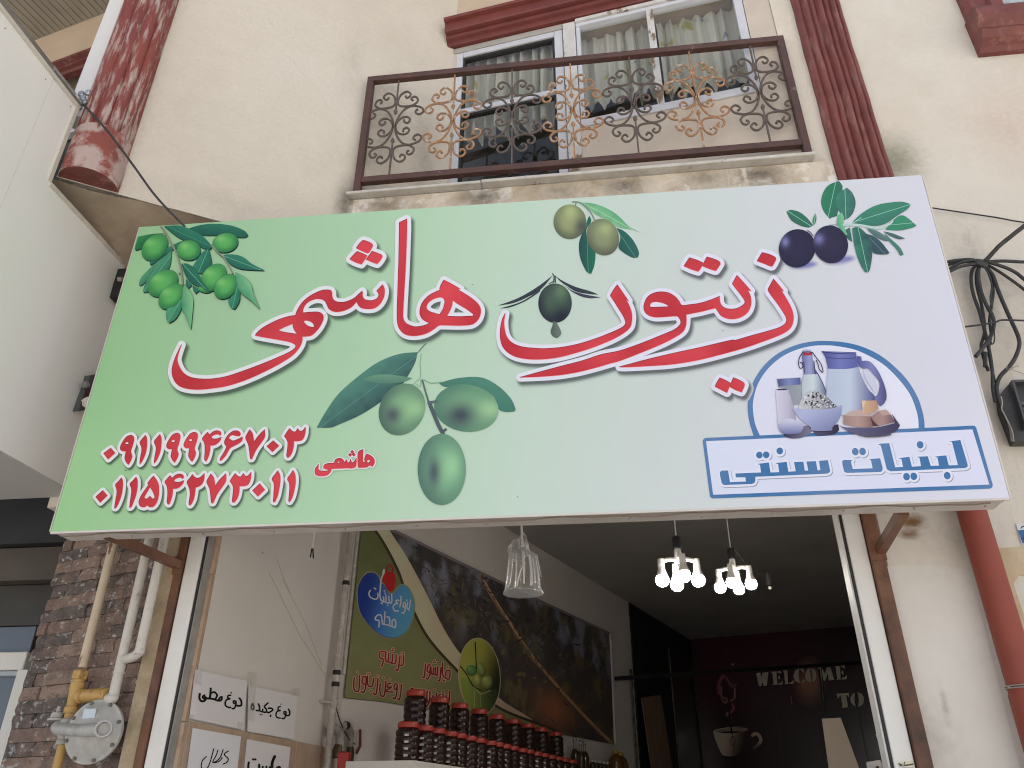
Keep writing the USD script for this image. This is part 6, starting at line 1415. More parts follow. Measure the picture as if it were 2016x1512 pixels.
# ------------------------------------------------------------------ coffee wallpaper on the back wall
KW = 3.0
cw = thing('coffee_wallpaper', 'dark glossy wallpaper panels with coffee cup picture and WELCOME TO lettering', 'wallpaper', BK.hit(1500, 1400))
wpr = printed('wallpaper_print', rough=0.22, spec=0.5)
def pc(s, z):
    c = mixc(lin((34, 20, 24)), lin((20, 18, 19)), sstep(0.0, 2.2, s))
    c = mixc(c, lin((54, 21, 33)), 0.85 * math.exp(-((s - 0.9) / 1.5) ** 2) * sstep(2.3, 3.7, z))
    return np.clip(c * 2.6, 0, 0.5)
def pcx(x, y): return pc(*BK.sz(x, y))
seams = [BK.sz(x, 1400)[0] for x in (1328, 1376, 1444, 1528, 1608, 1690, 1770, 1860)]
OW = 0.02
for i, (a, b) in enumerate(zip([0.02] + seams[1:-1], seams[1:])):
    wa = Art(lambda x, y, o: BK.at(x, y, OW + o), 0.0003, 0.0, 0.0)
    wa.add(sbox(a + 0.004, 0.4, b - 0.004, ZC - 0.004), pc, fine=0.2)
    wa.build('wallpaper_panel', wpr, cw)
wm = Art(lambda x, y, o: WB.at(x, y, 0.004 + o), 0.0003, 0.0, 0.0)
wm.add(sbox(sM0 + 0.021, 0.5, sEnd - 0.025, zMar - 0.002), lambda s, z: np.clip(mixc(lin((30, 18, 22)), lin((46, 20, 28)), sstep(2.4, 3.6, z)) * 2.6, 0, .5), fine=0.2)
wm.build('wallpaper_panel', wpr, cw)
wput = lambda x, y, o: BK.hit(x, y, OW + o)
ca = Art(wput, 0.0004, 0.002)
Y_, sY = (1380, 1260), 6.0
# steam
def soft(pts, w, c, k=KW):
    for j, (m_, al) in enumerate(((1.0, 0.18), (0.8, 0.35), (0.55, 0.6), (0.28, 0.85))):
        ca.add(stroke(pts, w * m_, Y_, sY), np.clip if False else (lambda x, y, al=al: np.clip(mixc(pcx(x, y), lin(c) * k, al), 0, .7)), fine=0)
soft([(215, 620), (210, 540), (235, 460), (265, 430)], 60, (112, 66, 74)); soft([(240, 560), (240, 650), (260, 720), (295, 740), (305, 700), (270, 680)], 34, (118, 80, 84))
soft([(300, 450), (330, 500), (365, 545), (410, 530)], 44, (104, 58, 66)); soft([(400, 570), (400, 650), (395, 690), (350, 720)], 20, (128, 104, 102)); soft([(375, 760), (385, 810), (355, 860)], 36, (120, 60, 70)); soft([(315, 860), (310, 890)], 36, (112, 84, 84)); soft([(355, 870), (365, 940), (360, 1000)], 20, (84, 22, 34))
soft([(360, 280), (375, 298), (392, 278)], 14, (128, 110, 106)); soft([(505, 190), (510, 195)], 14, (90, 60, 64))
ca.build('steam_picture', wpr, cw)
ca = Art(wput, 0.0004, 0.005)
cup = shape([(145, 1080), (170, 1060), (260, 1040), (400, 1025), (540, 1028), (582, 1060), (575, 1140), (540, 1230), (480, 1310), (400, 1368), (290, 1370), (240, 1340), (190, 1230), (160, 1150)], Y_, sY)
ca.add(cup, lambda x, y: np.clip(mixc(lin((150, 134, 120)), lin((30, 22, 22)), sstep(1420, 1470, x + (y - 1450) * 0.25)) * KW, 0, .75), fine=5)
ca.add(shape([(165, 1078), (260, 1048), (400, 1036), (530, 1042), (560, 1065), (480, 1085), (350, 1100), (230, 1096)], Y_, sY), lambda x, y: np.clip(mixc(lin((120, 106, 96)), lin((60, 48, 44)), sstep(1065, 1098, (y - 1260) * 6)) * KW * .8, 0, .7), fine=4)
ca.add(shape([(230, 1090), (320, 1080), (430, 1080), (490, 1086), (350, 1102)], Y_, sY), dimc((44, 28, 26), 1.5))
ca.add(stroke([(610, 1125), (650, 1105), (695, 1140), (705, 1195), (670, 1245), (630, 1270)], 40, Y_, sY), lambda x, y: np.clip(mixc(lin((134, 118, 108)), lin((62, 52, 50)), sstep(1455, 1472, y)) * KW, 0, .7), fine=4)
ca.add(stroke([(355, 1025), (362, 1070), (368, 1110)], 18, Y_, sY), dimc((16, 10, 10), 1.2)); ca.add(stroke([(370, 1130), (345, 1190), (375, 1250), (410, 1190), (375, 1140), (385, 1260), (390, 1340)], 9, Y_, sY), dimc((64, 52, 50), 2.0))
ca.build('cup_picture', wpr, cw)
ca = Art(wput, 0.0004, 0.007)
# lit blur and hanging strips of the picture
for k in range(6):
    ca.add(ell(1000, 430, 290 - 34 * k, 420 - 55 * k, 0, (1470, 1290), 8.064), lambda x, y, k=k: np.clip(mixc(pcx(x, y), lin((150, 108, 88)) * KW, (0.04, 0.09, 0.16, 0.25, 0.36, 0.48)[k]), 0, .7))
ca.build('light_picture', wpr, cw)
ca = Art(wput, 0.0004, 0.011)
# lettering (cut stencil capitals)
XW, sW = (1470, 1290), 8.064
let = [[(150, 285), (215, 275), (235, 350), (250, 278), (290, 275), (345, 262), (320, 485), (270, 490), (250, 420), (232, 492), (195, 492), (165, 360)],
       [(380, 265), (470, 255), (490, 470), (412, 475), (425, 450), (410, 290)], [(480, 258), (545, 250), (548, 300), (520, 280), (495, 280)], [(500, 340), (525, 318), (530, 385), (505, 370)], [(500, 468), (570, 462), (565, 400), (545, 440), (510, 440)],
       [(570, 245), (645, 238), (660, 455), (600, 460), (610, 440), (590, 270)], [(675, 455), (748, 448), (742, 385), (715, 425), (680, 435)],
       [(835, 205), (770, 240), (740, 330), (765, 410), (850, 445), (835, 400), (825, 300)], [(850, 205), (905, 225), (915, 290), (890, 270), (855, 230)], [(860, 445), (920, 420), (918, 380), (880, 415)],
       [(1000, 205), (950, 240), (930, 320), (950, 400), (1020, 430), (1010, 330)], [(1025, 205), (1085, 240), (1105, 320), (1090, 390), (1040, 428), (1050, 320)],
       [(1130, 200), (1180, 195), (1195, 410), (1160, 412), (1150, 240)], [(1190, 200), (1245, 300), (1270, 190), (1330, 185), (1390, 392), (1300, 400), (1290, 280), (1250, 405), (1215, 405), (1205, 300)],
       [(1385, 172), (1480, 165), (1495, 385), (1420, 390), (1435, 365), (1415, 200)], [(1490, 165), (1555, 160), (1560, 225), (1530, 190), (1500, 190)], [(1505, 260), (1530, 240), (1540, 310), (1512, 300)], [(1505, 385), (1592, 378), (1585, 310), (1560, 350), (1515, 358)],
       [(1430, 612), (1620, 598), (1630, 680), (1605, 640), (1580, 630), (1610, 822), (1510, 835), (1520, 800), (1490, 635), (1450, 690), (1438, 690)],
       [(1715, 588), (1665, 640), (1645, 700), (1670, 770), (1730, 818), (1715, 720)], [(1760, 582), (1830, 620), (1862, 700), (1840, 780), (1770, 822), (1780, 720)]]
for grp_ in (let[:18], let[18:]):
    ca = Art(wput, 0.0004, 0.011)
    ca.add(unary_union([shape(p, XW, sW, smooth=len(p) < 7 and p[0][0] in (835, 1000, 1025, 1715, 1760), sharp=70) for p in grp_]), lambda x, y: np.clip(mixc(lin((138, 132, 122)), lin((150, 136, 120)), (x - 1490) / 200) * KW * 1.05, 0, .78), fine=12)
    ca.build('lettering', wpr, cw)
strip = [(stroke([(1150, 230), (1180, 460), (1215, 740)], 26, XW, sW)), (stroke([(1205, 400), (1235, 700), (1250, 900)], 22, XW, sW))]
for st_ in strip:
    sa = Art(wput, 0.0004, 0.0125)
    sa.add(st_, dimc((12, 11, 12), 1.2))
    sa.build('loose_edge', wpr, cw)
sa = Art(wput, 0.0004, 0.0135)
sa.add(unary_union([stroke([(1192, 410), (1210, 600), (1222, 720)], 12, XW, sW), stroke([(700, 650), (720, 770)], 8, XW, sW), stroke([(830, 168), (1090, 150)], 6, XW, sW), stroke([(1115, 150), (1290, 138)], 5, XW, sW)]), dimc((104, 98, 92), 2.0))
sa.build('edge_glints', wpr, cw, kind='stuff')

# ------------------------------------------------------------------ lamps of the shop (lit)
bulb_m = emit('lit_bulb', (1.0, 0.955, 0.90), 42.0)
lamp_white = pbr('lamp_white_plastic', (0.70, 0.67, 0.62), rough=0.4)
def bulb_lamp(label, x, y, Y, k, rot, top):
    """Four-socket fan shaped lamp holder hanging on a wire; (x, y) is where the stem meets the arms."""
    c = PY(x, y, Y)
    t = thing('bulb_lamp', label, 'lamp', c)
    obj('wire', tube(np.array([c + [0, 0, 0.13 * k], c + [0.004, 0, 0.5], [c[0] + top, c[1], ZC]]), 0.0035, 6), lamp_white, t)
    obj('holder', lathe([(0.016 * k, 0.075 * k), (0.024 * k, 0.080 * k), (0.025 * k, 0.125 * k), (0.021 * k, 0.145 * k), (0.012 * k, 0.152 * k)], c, n=18), black_mat, t, smooth=40)
    obj('stem', lathe([(0.021 * k, 0.0), (0.021 * k, 0.055 * k), (0.018 * k, 0.075 * k)], c, n=18), lamp_white, t, smooth=40)
    for i in range(4):
        a = rot + i * math.pi / 2
        d = np.array([math.cos(a), math.sin(a), 0])
        e = c + d * 0.100 * k
        obj('arm', [tube(catmull([c + [0, 0, 0.012 * k], c + d * 0.05 * k + [0, 0, 0.016 * k], e + [0, 0, 0.006 * k]], 5), 0.0125 * k, 8), lathe([(0.020 * k, -0.03 * k), (0.019 * k, 0.0), (0.017 * k, 0.018 * k)], e, n=16)], lamp_white, t, smooth=40)
        b = obj('bulb_base', lathe([(0.031 * k, -0.078 * k), (0.029 * k, -0.068 * k), (0.021 * k, -0.045 * k), (0.019 * k, -0.031 * k)], e, n=18), lamp_white, t, smooth=40)
        obj('bulb', lathe([(0.002 * k, -0.138 * k), (0.018 * k, -0.135 * k), (0.031 * k, -0.125 * k), (0.038 * k, -0.108 * k), (0.038 * k, -0.094 * k), (0.032 * k, -0.0785 * k)], e, n=20), bulb_m, b, smooth=True)
bulb_lamp('nearer hanging lamp of four lit bulbs, left of the pair', 1336, 1107, 0.75, 0.90, 0.12, 0.0)
bulb_lamp('farther hanging lamp of four lit bulbs, right of the pair', 1444, 1123, 1.9, 0.98, -0.35, -0.03)
# unlit holder on a long wire
c = PY(1513, 1140, 2.4)
t = thing('lamp_holder', 'tiny black unlit lamp holder dangling right of the lit lamps', 'lamp holder', c)
q0 = PY(1438, 1070, 1.9)
obj('wire', tube(catmull([q0, (q0 + c) / 2 + [0, 0, -0.05], c + [0, 0, 0.06]], 6), 0.003, 5), black_mat, t)
obj('holder', lathe([(0.012, -0.05), (0.022, -0.045), (0.024, 0.02), (0.012, 0.05)], c, n=14), black_mat, t, smooth=40)
obj('tip', blob(c + [0, 0, -0.062], 0.012, 1), lamp_white, t)
# plastic wrapped glass shade hanging in the doorway
film = usdkit.material(stage, '/World/Looks/clear_film', {'t': ('transparent_bsdf', {'color': (0.97, 0.97, 0.97)}), 'g': ('glossy_bsdf', {'color': (1, 1, 1), 'roughness': 0.06}), 'd': ('translucent_bsdf', {'color': (0.85, 0.85, 0.85)}), 'd2': ('diffuse_bsdf', {'color': (0.85, 0.85, 0.85)}), 'md': ('mix_closure', {'fac': 0.5}), 'md2': ('mix_closure', {'fac': 0.6}), 'lw': ('layer_weight', {'blend': 0.35}), 'mr': ('map_range', {'to_min': 0.05, 'to_max': 0.7}), 'm': ('mix_closure', {}),
    'ge': ('geometry', {}), 'mp': ('mapping', {'scale': (90, 90, 10)}), 'n': ('noise_texture', {'scale': 1.0, 'detail': 2.0}), 'b': ('bump', {'strength': 1.0, 'distance': 0.03})},
    [('ge.position', 'mp.vector'), ('mp.vector', 'n.vector'), ('n.fac', 'b.height'), ('b.normal', 'g.normal'), ('lw.facing', 'mr.value'), ('mr.result', 'm.fac'), ('d.BSDF', 'md.closure1'), ('d2.BSDF', 'md.closure2'), ('md.closure', 'md2.closure1'), ('g.BSDF', 'md2.closure2'), ('t.BSDF', 'm.closure1'), ('md2.closure', 'm.closure2')], surface='m.closure')
YB = 0.30
cb = PY(1030, 1168, YB)
k = 1.0 / 1520 * np.linalg.norm(PY(1030, 1120, YB) - CAM)
t = thing('wrapped_lamp', 'clear pleated lamp shade wrapped in crumpled plastic film hanging below the sign', 'lamp', cb)
H = 103 * k
def pleat(rads, n=44, amp=0.05):
    V, Fc = [], []
    for r, h in rads:
        for j in range(n):
            q = 2 * math.pi * j / n
            rr = r * (1 + amp * math.cos(11 * q))
            V.append((rr * math.cos(q), rr * math.sin(q), h))
    for i in range(len(rads) - 1):
        for j in range(n):
            a, b = i * n + j, i * n + (j + 1) % n
            Fc += [[a, b, b + n], [a, b + n, a + n]]
    return trimesh.Trimesh(np.array(V) + cb, np.array(Fc), process=False)
obj('shade', pleat([(36 * k, 0.0), (35 * k, 3 * k), (32 * k, 12 * k), (30 * k, 40 * k), (28 * k, 62 * k), (25 * k, 74 * k), (14 * k, 80 * k)]), film, t, smooth=True)
obj('rim', lathe([(35.5 * k, -1.5 * k), (38 * k, -1.0 * k), (38 * k, 1.5 * k), (35.5 * k, 2 * k)], cb, n=44), film, t, smooth=40)
r7 = np.random.default_rng(2)
def crumple(loc, rx, rz, seed):
    m = trimesh.creation.icosphere(subdivisions=3)
    v = m.vertices
    f = 1 + 0.55 * (meshkit.fbm(v * 2.6 + seed, 4, seed) - 0.5)
    return trimesh.Trimesh(v * f[:, None] * [rx, rx, rz] + loc, m.faces, process=False)
obj('film', [crumple(cb + [-8 * k, 0, 84 * k], 21 * k, 20 * k, 3), crumple(cb + [0, 0, 98 * k], 9 * k, 20 * k, 9)], film, t)
fold = usdkit.material(stage, '/World/Looks/film_fold', {'t': ('transparent_bsdf', {}), 'd': ('diffuse_bsdf', {'color': (0.9, 0.9, 0.9)}), 'g': ('glossy_bsdf', {'color': (1, 1, 1), 'roughness': 0.2}), 'm1': ('mix_closure', {'fac': 0.4}), 'm': ('mix_closure', {'fac': 0.6})}, [('d.BSDF', 'm1.closure1'), ('g.BSDF', 'm1.closure2'), ('t.BSDF', 'm.closure1'), ('m1.closure', 'm.closure2')], surface='m.closure')
for q_, r0_, r1_, h0_, h1_, w_ in ((-2.9, 34, 27, 6, 66, 1.1), (-2.3, 34, 28, 10, 60, 0.8), (-1.95, 33, 28, 4, 70, 1.3), (-1.4, 34, 27, 20, 72, 0.7), (-1.0, 34, 28, 8, 66, 2.6), (-0.75, 34, 28, 14, 64, 1.6), (-0.3, 34, 26, 6, 68, 1.0), (0.1, 35, 27, 30, 74, 0.8)):
    obj('film_fold', tube(catmull([cb + [r0_ * k * math.cos(q_), r0_ * k * math.sin(q_), h0_ * k], cb + [(r0_ + r1_) / 2 * k * math.cos(q_ + 0.05), (r0_ + r1_) / 2 * k * math.sin(q_ + 0.05), (h0_ + h1_) / 2 * k], cb + [r1_ * k * math.cos(q_), r1_ * k * math.sin(q_), h1_ * k]], 4), w_ * k, 5), fold, t, smooth=True)
obj('inner_stem', [tube([cb + [2 * k, 0, 18 * k], cb + [1 * k, 0, 50 * k], cb + [0, 0, 82 * k]], 1.8 * k, 8), tube(catmull([cb + [-12 * k, 0, 14 * k], cb + [-6 * k, 0, 40 * k], cb + [4 * k, 0, 60 * k]], 5), 1.6 * k, 6)], lamp_white, t, smooth=40)
obj('cord', tube(np.array([cb + [-1 * k, 0, 90 * k], cb + [-3 * k, 0, 140 * k], cb + [-4 * k, 0, 260 * k]]), [2.6 * k, 2.0 * k, 1.6 * k], 8), lamp_white, t)
# loose wire ends above the doorway
t = thing('wire_end', 'pale wire with two black taped ends dangling over the left doorway wall', 'wire', PY(614, 1085, 0.1))
obj('wire', tube(catmull([PY(622, 1040, 0.1), PY(618, 1062, 0.1), PY(615, 1080, 0.1)], 5), 0.0022, 5), lamp_white, t)
obj('taped_end', [tube([PY(616, 1080, 0.1), PY(617, 1099, 0.1)], 0.0034, 6), tube([PY(614, 1080, 0.1), PY(611, 1097, 0.1)], 0.0034, 6)], black_mat, t)

# old scratches and a nail on the plaster inside
scr_ = Art(lambda x, y, o: PX(x, y, XA + o), 0.0003, 0.001)
scr_.add(unary_union([LineString([(545, 1100), (556, 1132), (572, 1170)]).buffer(0.5), LineString([(530, 1128), (590, 1250), (640, 1330)]).buffer(0.5), LineString([(556, 1140), (600, 1225), (633, 1310)]).buffer(0.4), ell(517, 1088, 1.8, 2.4, 20, n=10)]), (190, 176, 160))
scr_.build('wall_scratches', pprint, bld, kind='stuff')

# ------------------------------------------------------------------ rack with jars along the side wall
JP = Plane(WB.at(0.0, 0, 0.62), 76.5)
if JP.n[0] < 0: JP.n = -JP.n
lidm = pbr('red_lid', (0.40, 0.040, 0.022), (0.33, 0.032, 0.02), scale=9, rough=0.35, obj_space=True)
jarm = pbr('dark_preserve', (0.014, 0.006, 0.005), (0.050, 0.017, 0.011), scale=26, lo=0.42, hi=0.80, rough=0.16, spec=0.35, bump=0.35, bscale=22, obj_space=True)
jlab = pbr('pale_label_print', (0.50, 0.47, 0.45), rough=0.6)
def jar(loc, r, h, label, group, lab=True):
    t = thing('pickle_jar', label, 'jar', loc, group)
    b = np.asarray(loc, float)
    pr = [(r * 0.80, 0.0), (r * 0.97, 0.02 * h), (r, 0.06 * h)]
    for i in range(4):
        z0 = 0.10 + i * 0.165
        pr += [(r, z0 * h), (r * 0.945, (z0 + 0.035) * h), (r * 0.945, (z0 + 0.05) * h), (r, (z0 + 0.085) * h)]
    pr += [(r, 0.755 * h), (r * 0.93, 0.80 * h), (r * 0.80, 0.835 * h), (r * 0.76, 0.85 * h)]
    obj('body', lathe(pr, b, n=28), jarm, t, smooth=35)
    lid = []
    for zq, rq in ((0.845, 0.84), (0.855, 0.88), (0.94, 0.88), (0.975, 0.85), (1.0, 0.74)):
        lid.append((r * rq, zq * h))
    obj('lid', lathe(lid, b, n=28), lidm, t, smooth=35)
    if lab:
        q = -1.35
        d = np.array([math.cos(q), math.sin(q), 0]); s_ = np.array([-d[1], d[0], 0])
        for i in range(4):
            zc = (0.155 + i * 0.165) * h
            obj('label_print', bar(b + d * (r + 0.0015) + s_ * -r * 0.24 + [0, 0, zc], b + d * (r + 0.0015) + s_ * r * 0.10 + [0, 0, zc], 0.004, 0.055 * h), jlab, t)
    return t
def px_scale(p): return np.linalg.norm(np.asarray(p) - CAM) / F_PX
Z7 = (700, 1300); S7 = 3.665
up_top = [(437, 212), (608, 268), (752, 312), (892, 347), (1020, 394), (1137, 424), (1240, 457), (1337, 486), (1443, 512)]
lo_top = [(383, 446), (492, 473), (580, 487), (672, 508), (735, 527), (812, 544), (880, 557), (962, 572), (1012, 590), (1067, 606), (1122, 626), (1190, 634), (1236, 648), (1297, 664), (1347, 672), (1402, 682), (1450, 690), (1500, 708), (1550, 713)]
def on_row(pts, pl):
    out = []
    for u, v in pts:
        x, y = u / S7 + Z7[0], v / S7 + Z7[1]
        out.append((x, y, pl.hit(x, y)))
    return out
rowU, rowL = on_row(up_top, JP), on_row(lo_top, Plane(JP.at(0, 0, 0.16), 76.5))
fit = lambda R: np.polyfit([JP.d @ (p - JP.p0) for _, _, p in R], [p[2] for _, _, p in R], 1)
fU, fL = fit(rowU), fit(rowL)
rj = 0.0
first_u = first_l = None
HU = 0.235
RU = 0.068
lab_u = ['tallest-looking nearest jar at the left end of the upper row', 'second jar from the left in the upper row of red-lidded jars', 'third jar from the left in the upper row of red-lidded jars', 'fourth jar of the upper row, below the oval olive picture', 'middle jar of the upper row of red-lidded jars', 'sixth jar from the left in the upper row of red-lidded jars', 'third jar from the right in the upper row of red-lidded jars', 'second jar from the right in the upper row of red-lidded jars', 'last jar at the right end of the upper row, left of the oil bottles']
grpU, grpL = 'red-lidded jars of the upper row', 'red-lidded jars of the lower row'
for i, (x, y, p) in enumerate(rowU):
    s = (p - JP.p0) @ JP.d
    loc = np.array([p[0], p[1], np.polyval(fU, s) - HU])
    if first_u is None: first_u = jar(loc, RU, HU, lab_u[i], grpU, lab=False)
    else: dup(first_u, loc, 17 * i, label=lab_u[i])
ords = ['nearest jar at the left end of the lower row, with printed label', 'second jar from the left in the lower row', 'third jar from the left in the lower row', 'fourth jar from the left in the lower row', 'fifth jar from the left in the lower row', 'sixth jar from the left in the lower row', 'seventh jar from the left in the lower row', 'eighth jar from the left in the lower row', 'ninth jar from the left in the lower row', 'middle jar of the lower row of nineteen', 'ninth jar from the right in the lower row', 'eighth jar from the right in the lower row', 'seventh jar from the right in the lower row', 'sixth jar from the right in the lower row', 'fifth jar from the right in the lower row', 'fourth jar from the right in the lower row', 'third jar from the right in the lower row', 'second jar from the right in the lower row', 'last jar at the right end of the lower row']
for i, (x, y, p) in enumerate(rowL):
    s = (p - JP.p0) @ JP.d
    loc = np.array([p[0], p[1], np.polyval(fL, s) - 0.200])
    lb = ords[i] + ' of red-lidded jars' if i and i != 9 and i != 18 else ords[i]
    if first_l is None: first_l = jar(loc, 0.066, 0.200, lb, grpL)
    else: dup(first_l, loc, 3 * (i % 5) - 4, label=lb)
rk = thing('shelf_rack', 'red shelf rack with white front strip carrying the red-lidded jars', 'shelf', JP.at(0, 0))
sJ0 = (rowL[0][2] - JP.p0) @ JP.d - 0.11; sJ1 = (rowL[-1][2] - JP.p0) @ JP.d + 2.0
zsh = lambda s: np.polyval(fL, s) - 0.203
red_rack = pbr('red_rack_paint', (0.36, 0.028, 0.020), rough=0.4)
def slab(s0, s1, o0, o1, dz0, dz1):
    vs = [JP.at(s, zsh(s) + dz, o) for s in (s0, s1) for o in (o0, o1) for dz in (dz0, dz1)]
    return trimesh.convex.convex_hull(np.array(vs))
obj('shelf', slab(sJ0, sJ1, -0.14, 0.25, -0.025, -0.001), red_rack, rk)
obj('price_strip', slab(sJ0, sJ1, 0.253, 0.262, -0.045, 0.005), lamp_white, rk)
obj('end_strip', slab(sJ0 - 0.008, sJ0 - 0.001, -0.14, 0.26, -0.045, 0.005), lamp_white, rk)
p_ = JP.at(sJ0 + 0.02, 0, -0.17)
obj('upright', bx(p_[0] - 0.03, p_[0] + 0.03, p_[1] - 0.02, p_[1] + 0.02, 0.1, zsh(sJ0) + 0.05, 0.003), red_rack, rk)
obj('step_board', slab((rowU[0][2] - JP.p0) @ JP.d - 0.02, sJ1, -0.06, 0.06, 0.0, 0.155), black_mat, rk)
obj('lower_shelf', slab(sJ0, sJ1, -0.14, 0.16, -0.40, -0.37), red_rack, rk)
# bottles and jugs further along
oil = pbr('dark_oil', (0.035, 0.022, 0.012), (0.06, 0.038, 0.018), scale=9, rough=0.08)
clr = pbr('clear_bottle_neck', (0.22, 0.19, 0.16), rough=0.1)
capm = pbr('white_black_cap', (0.62, 0.60, 0.58), (0.08, 0.08, 0.08), scale=60, lo=0.48, hi=0.52, rough=0.4)
def bottle(x, y, label, dz=0.0):
    p = JP.hit(x, y)
    h, r = 0.33, 0.043
    b = np.array([p[0], p[1], p[2] - h])
    t = thing('oil_bottle', label, 'bottle', b)
    obj('body', lathe([(r * 0.95, 0), (r, 0.01), (r, 0.17), (r * 0.8, 0.20), (r * 0.42, 0.225)], b, n=20), oil, t, smooth=35)
    obj('neck', lathe([(r * 0.42, 0.226), (r * 0.36, 0.25), (r * 0.36, 0.295)], b, n=16), clr, t, smooth=35)
    obj('cap', lathe([(r * 0.44, 0.296), (r * 0.44, 0.318), (r * 0.2, 0.33)], b, n=16), capm, t, smooth=35)
bottle(1131, 1451, 'dark oil bottle with white cap, left of the three beside the jars')
bottle(1142, 1456, 'dark oil bottle with white cap, middle of the three beside the jars')
bottle(1150, 1456.5, 'dark oil bottle with white cap, right of the three beside the jars')
amber = pbr('amber_oil', (0.16, 0.075, 0.022), (0.11, 0.05, 0.016), scale=6, rough=0.12)
yel = pbr('yellow_cap', (0.46, 0.30, 0.055), rough=0.4)
for x, y, lb in ((1211, 1477, 'amber oil jug with yellow cap, left one below the banner corner'), (1221, 1481, 'amber oil jug with yellow cap, right one below the banner corner')):
    p = WB.hit(x, y, 0.15)
    b = np.array([p[0], p[1], p[2] - 0.30])
    t = thing('oil_jug', lb, 'jug', b)
    obj('body', lathe([(0.075, 0), (0.085, 0.02), (0.085, 0.17), (0.07, 0.22), (0.03, 0.262)], b, n=20), amber, t, smooth=35)
    obj('cap', lathe([(0.033, 0.263), (0.036, 0.27), (0.036, 0.295), (0.028, 0.30)], b, n=18), yel, t, smooth=35)
for i, lb in enumerate(('first small white-lidded bottle from the left, beside the oil bottles', 'second small white-lidded bottle right of the oil bottles', 'third small white-lidded bottle right of the oil bottles', 'third small white-lidded bottle left of the amber jugs', 'second small white-lidded bottle left of the amber jugs', 'last small white-lidded bottle, right beside the amber jugs')):
    p = JP.hit(1166 + i * 7.5, 1495 + i * 1.2)
    b = np.array([p[0], p[1], p[2] - 0.12])
    t = thing('small_bottle', lb, 'bottle', b, 'small white-lidded bottles')
    obj('body', lathe([(0.026, 0), (0.028, 0.01), (0.028, 0.08), (0.016, 0.095)], b, n=14), oil, t, smooth=35)
    obj('lid', lathe([(0.019, 0.096), (0.019, 0.115), (0.015, 0.12)], b, n=14), pbr('white_lid', (0.55, 0.52, 0.50), rough=0.4), t, smooth=35)

# ------------------------------------------------------------------ small things at the right of the shop
RP = Plane(np.array([0.9, 1.6, 0]), 0.0)
def small_box(name, label, cat, px, dep, m, extra=None):
    c = RP.hit(*np.mean(px, 0))
    t = thing(name, label, cat, c)
    obj('case', onp(RP, px, -dep, 0.0), m, t)
    if extra:
        for nm, q, mm in extra:
            obj(nm, onp(RP, q, 0.0005, 0.006), mm, t)
wb = pbr('white_box_plastic', (0.62, 0.60, 0.58), rough=0.45)
small_box('switch_box', 'small white switch box just inside the right door jamb', 'switch box', [(1729, 1444), (1745, 1442), (1760, 1457), (1734, 1458)], 0.05, wb, [('bracket', [(1735, 1459), (1738, 1458), (1752, 1475), (1748, 1474)], wb), ('screw', [(1740.5, 1450.5), (1742.5, 1450.5), (1742.5, 1452.5), (1740.5, 1452.5)], black_mat)])
small_box('carton', 'small white carton at the bottom beside the right door jamb', 'carton', [(1714, 1499), (1733, 1496), (1737, 1512), (1738, 1525), (1716, 1525)], 0.08, wb, [('mark', [(1724, 1509), (1729, 1508), (1730, 1513), (1725, 1513)], black_mat)])
small_box('red_carton', 'cream and red carton partly hidden by the right door jamb', 'carton', [(1743, 1499), (1757, 1497), (1762, 1525), (1746, 1525)], 0.07, wb, [('red_stripe', [(1748, 1508), (1759, 1506), (1762, 1520), (1750, 1520)], red_rack)])
# sticker on the right jamb
stp = Art(lambda x, y, o: PY(x, y, -0.0355 - o), 0.0003, 0.001)
stp.add(Polygon([(1768, 1500), (1797, 1497.5), (1803, 1524), (1775, 1526)]), lambda x, y: lin((214, 208, 180)))
stp.add(unary_union([stroke([(1770, 1504), (1776, 1506), (1785, 1506.5), (1797, 1504.5)], 3, n=4), stroke([(1772, 1508), (1779, 1505), (1781, 1501)], 2, n=4)]), (70, 66, 62))
stp.add(ell(1778, 1505, 2.4, 2.2, 0, n=14), (190, 170, 150)); stp.add(stroke([(1776, 1509), (1784, 1512), (1796, 1512)], 2.4, n=4), (150, 160, 190))
t = thing('jamb_sticker', 'small cream sticker with a drawn tool at the foot of the right door jamb', 'sticker', PY(1785, 1510, -0.036))
stp.build('sticker', printed('sticker_print', 0.5), t)

# ------------------------------------------------------------------ cables
cab = lambda pts, r, n=6: tube(catmull(pts, n), r, 8)
obj('slack_cable', cab([PX(160, 206, XP + 0.03), PX(172, 214, XP + 0.05), LW.hit(215, 262, 0.17), LW.hit(262, 325, 0.10), LW.hit(300, 378, 0.10), LW.hit(330, 412, 0.10), LW.hit(352, 434, 0.10), LW.hit(385, 466, 0.10)], 0.0055), cable_mat, smooth=True, label='thin black cable sagging from the white canopy box down behind the sign', cat='cable')
ZR_, SR_ = (1840, 480), 3.6
R_ = lambda x, y, Y: PY(x / SR_ + ZR_[0], y / SR_ + ZR_[1], Y)
cbun = thing('cable_bundle', 'bundle of thick black cables tied to the wall right of the sign', 'cable bundle', R_(330, 140, -0.06))
def rc_(pts, r, Y): return cab([R_(x, y, Y if np.ndim(Y) == 0 else Y[i]) for i, (x, y) in enumerate(pts)], r)
obj('cable', rc_([(1500, -760), (900, -330), (500, -20), (430, 45), (370, 110), (330, 140)], 0.0100, [-0.5, -0.3, -0.16, -0.13, -0.10, -0.08]), cable_mat, cbun, smooth=True)
obj('cable', rc_([(60, 135), (150, 118), (260, 112), (330, 130), (480, 122), (660, 130), (1300, 150), (2600, 140)], 0.0078, -0.05), cable_mat, cbun, smooth=True)
obj('cable', rc_([(90, 190), (170, 140), (270, 118), (350, 125), (450, 150), (560, 195), (650, 265), (900, 480), (1300, 640), (2600, 700)], 0.0078, -0.072), cable_mat, cbun, smooth=True)
